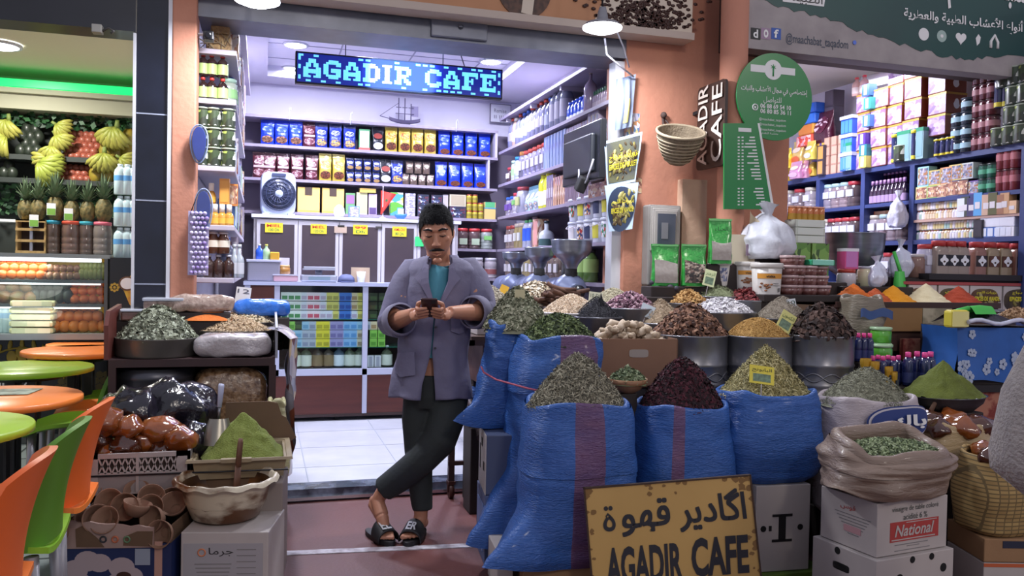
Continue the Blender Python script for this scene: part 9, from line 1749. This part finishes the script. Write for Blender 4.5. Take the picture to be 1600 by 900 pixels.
    def slide(c,d,label_txt,pitch):
        s_=obj('sandal',MB(),SL,t)if False else None
        ang=math.atan2(d.x,-d.y);Rz=Matrix.Translation(c)@Matrix.Rotation(ang,4,'Z');
        pts=[(.048*math.sin(a)*(1.05 if math.cos(a)>0 else .86),-.135*math.cos(a))for a in[2*PI*k/28 for k in range(28)]];m=MB();m.prism(pts,0,.026,(0,0,0),(1,0,0),(0,1,0));m.v=[tuple(Rz@Vector(p))for p in m.v];so=obj('sandal',m,SL,t,bevel=.004)
        st=lambda u,v:Rz@Vector((.054*math.cos(PI*u)*(1-.06*v),-.095+.085*v,.012+(.054+.040*v)*math.sin(PI*u)**.7));b=obj('strap',MB().grid(st,18,6),SL,so);sd=b.modifiers.new('t','SOLIDIFY');sd.thickness=.006
        q=st(.70,.18)*.5+st(.5,.18)*.5;q1=st(.30,.18)*.5+st(.5,.18)*.5;q+=(st(.70,.18)-st(.5,.18))*.35;q1+=(st(.30,.18)-st(.5,.18))*.35;q.z=q1.z=st(.5,.18).z-.006;up=(st(.5,.85)-st(.5,.15)).normalized();letters(b,label_txt,q+Vector((0,-.008,.008)),q1-q,up,(q1-q).length,.056,gl,depth=.004,bold=.03)
    slide(Vector((.035,-.045,.0)),Vector((-.045,-.215,0)),'ER',0);slide(Vector((-.145,-.06,.0)),Vector((.085,-.11,0)),'EL',0)
    # phone: held, so a thing of its own
    Mw=Matrix.Translation(t.location)@Matrix.Rotation(-YAW,4,'Z');ph=thing('phone','dark red-brown phone held in both hands of the man','phone',Mw@PC);ph.rotation_mode='QUATERNION';ph.rotation_quaternion=(Matrix.Rotation(-YAW,3,'Z')@Matrix((ax,up,nrm)).transposed()).to_quaternion()
    obj('case',MB().box(-.039,-.066,-.004,.039,.075,.007),mat('phone_case','3c2428',.35),ph,bevel=.005);obj('screen',MB().box(-.035,-.062,-.0045,.035,.071,-.004),mat('phone_screen','141820',.15,emis=('6a7a98',.4)),ph);obj('camera_bump',MB().box(.010,.045,.007,.032,.070,.010),mat('camera_black'),ph,bevel=.002)
man()
# ------------------------------------------------------------------ passer-by at the right edge
def passer():
    WH=mat('white_fleece','b4aca8',.95,noise=(30,'a39b98'),bump=(120,.6));GR=mat('grey_sleeve','948c90',.9,noise=(20,'857d82'),bump=(90,.4))
    c=at(1640,780,D=1.75);base=Vector((c.x+.33,c.y-.02,-.05));t=thing('person','passer-by in a pale fleece robe, only a shoulder and sleeve showing at the right edge','person',base,PI-YAW-.2)
    sk=SKIN;z=1.45;m=MB().ball((0,0,1.60),.1,20,sc=(.8,.95,1.2)).tube([(0,.02,1.52),(0,.03,1.38)],.058,12).tube([(0,.03,1.40),(0,.04,1.1),(0,.04,.85)],[.12,.14,.14],14,flat=.7)
    for s_ in(-1,1):m.tube([(s_*.08,.04,.9),(s_*.085,.02,.48),(s_*.085,.03,.06)],[.085,.058,.042],12);m.tube([(s_*.085,.06,.04),(s_*.09,-.14,.025)],[.036,.03],10);m.tube([(s_*.14,.03,1.36),(s_*.19,.03,1.08),(s_*.12,-.14,.98)],[.055,.045,.03],12);m.tube([(s_*.12,-.14,.98),(s_*.11,-.21,.95)],[.03,.034],10,flat=.6)
    for s_ in(-1,1):
        for i in range(5):m.tube([(s_*(.085+.014*i),-.20,.95),(s_*(.08+.015*i),-.245,.925+.004*i),(s_*(.082+.014*i),-.26,.90)],[.010,.009,.007],8)
    m.ball((0,-.1,1.585),.018,8);remesh(m,'body',sk,t,.008,3)
    obj('hair',MB().grid(lambda u,v:(lambda a,b:(.086*math.sin(b)*math.cos(a),.008+.1*math.sin(b)*math.sin(a),1.61+.125*math.cos(b)))(2*PI*u,.02+1.5*v),24,10,wrap=True),mat('hair_black'),t)
    f=MB();f.tube([(0,.03,1.45),(0,.03,1.40),(0,.03,1.30),(0,.03,1.05),(0,.03,.75),(0,.03,.45),(0,.03,.30)],[.09,.17,.215,.225,.235,.25,.26],30,flat=.72);f.noisy(.012,12);obj('robe',f,GR,t)
    for s_ in(-1,1):g=MB();g.tube([(s_*.12,.03,1.40),(s_*.20,.03,1.30),(s_*.245,.03,1.16),(s_*.255,.02,1.03),(s_*.265,.0,.98)],[.08,.10,.11,.115,.10],26);g.noisy(.012,18,s_);obj('fleece_sleeve',g,WH,t)
    m=MB();m.tube([(0,.03,1.46),(0,.03,1.40),(0,.03,1.25),(0,.03,1.0)],[.10,.185,.235,.25],30,flat=.75);m.noisy(.012,14,6);obj('fleece_cape',m,WH,t)
passer()
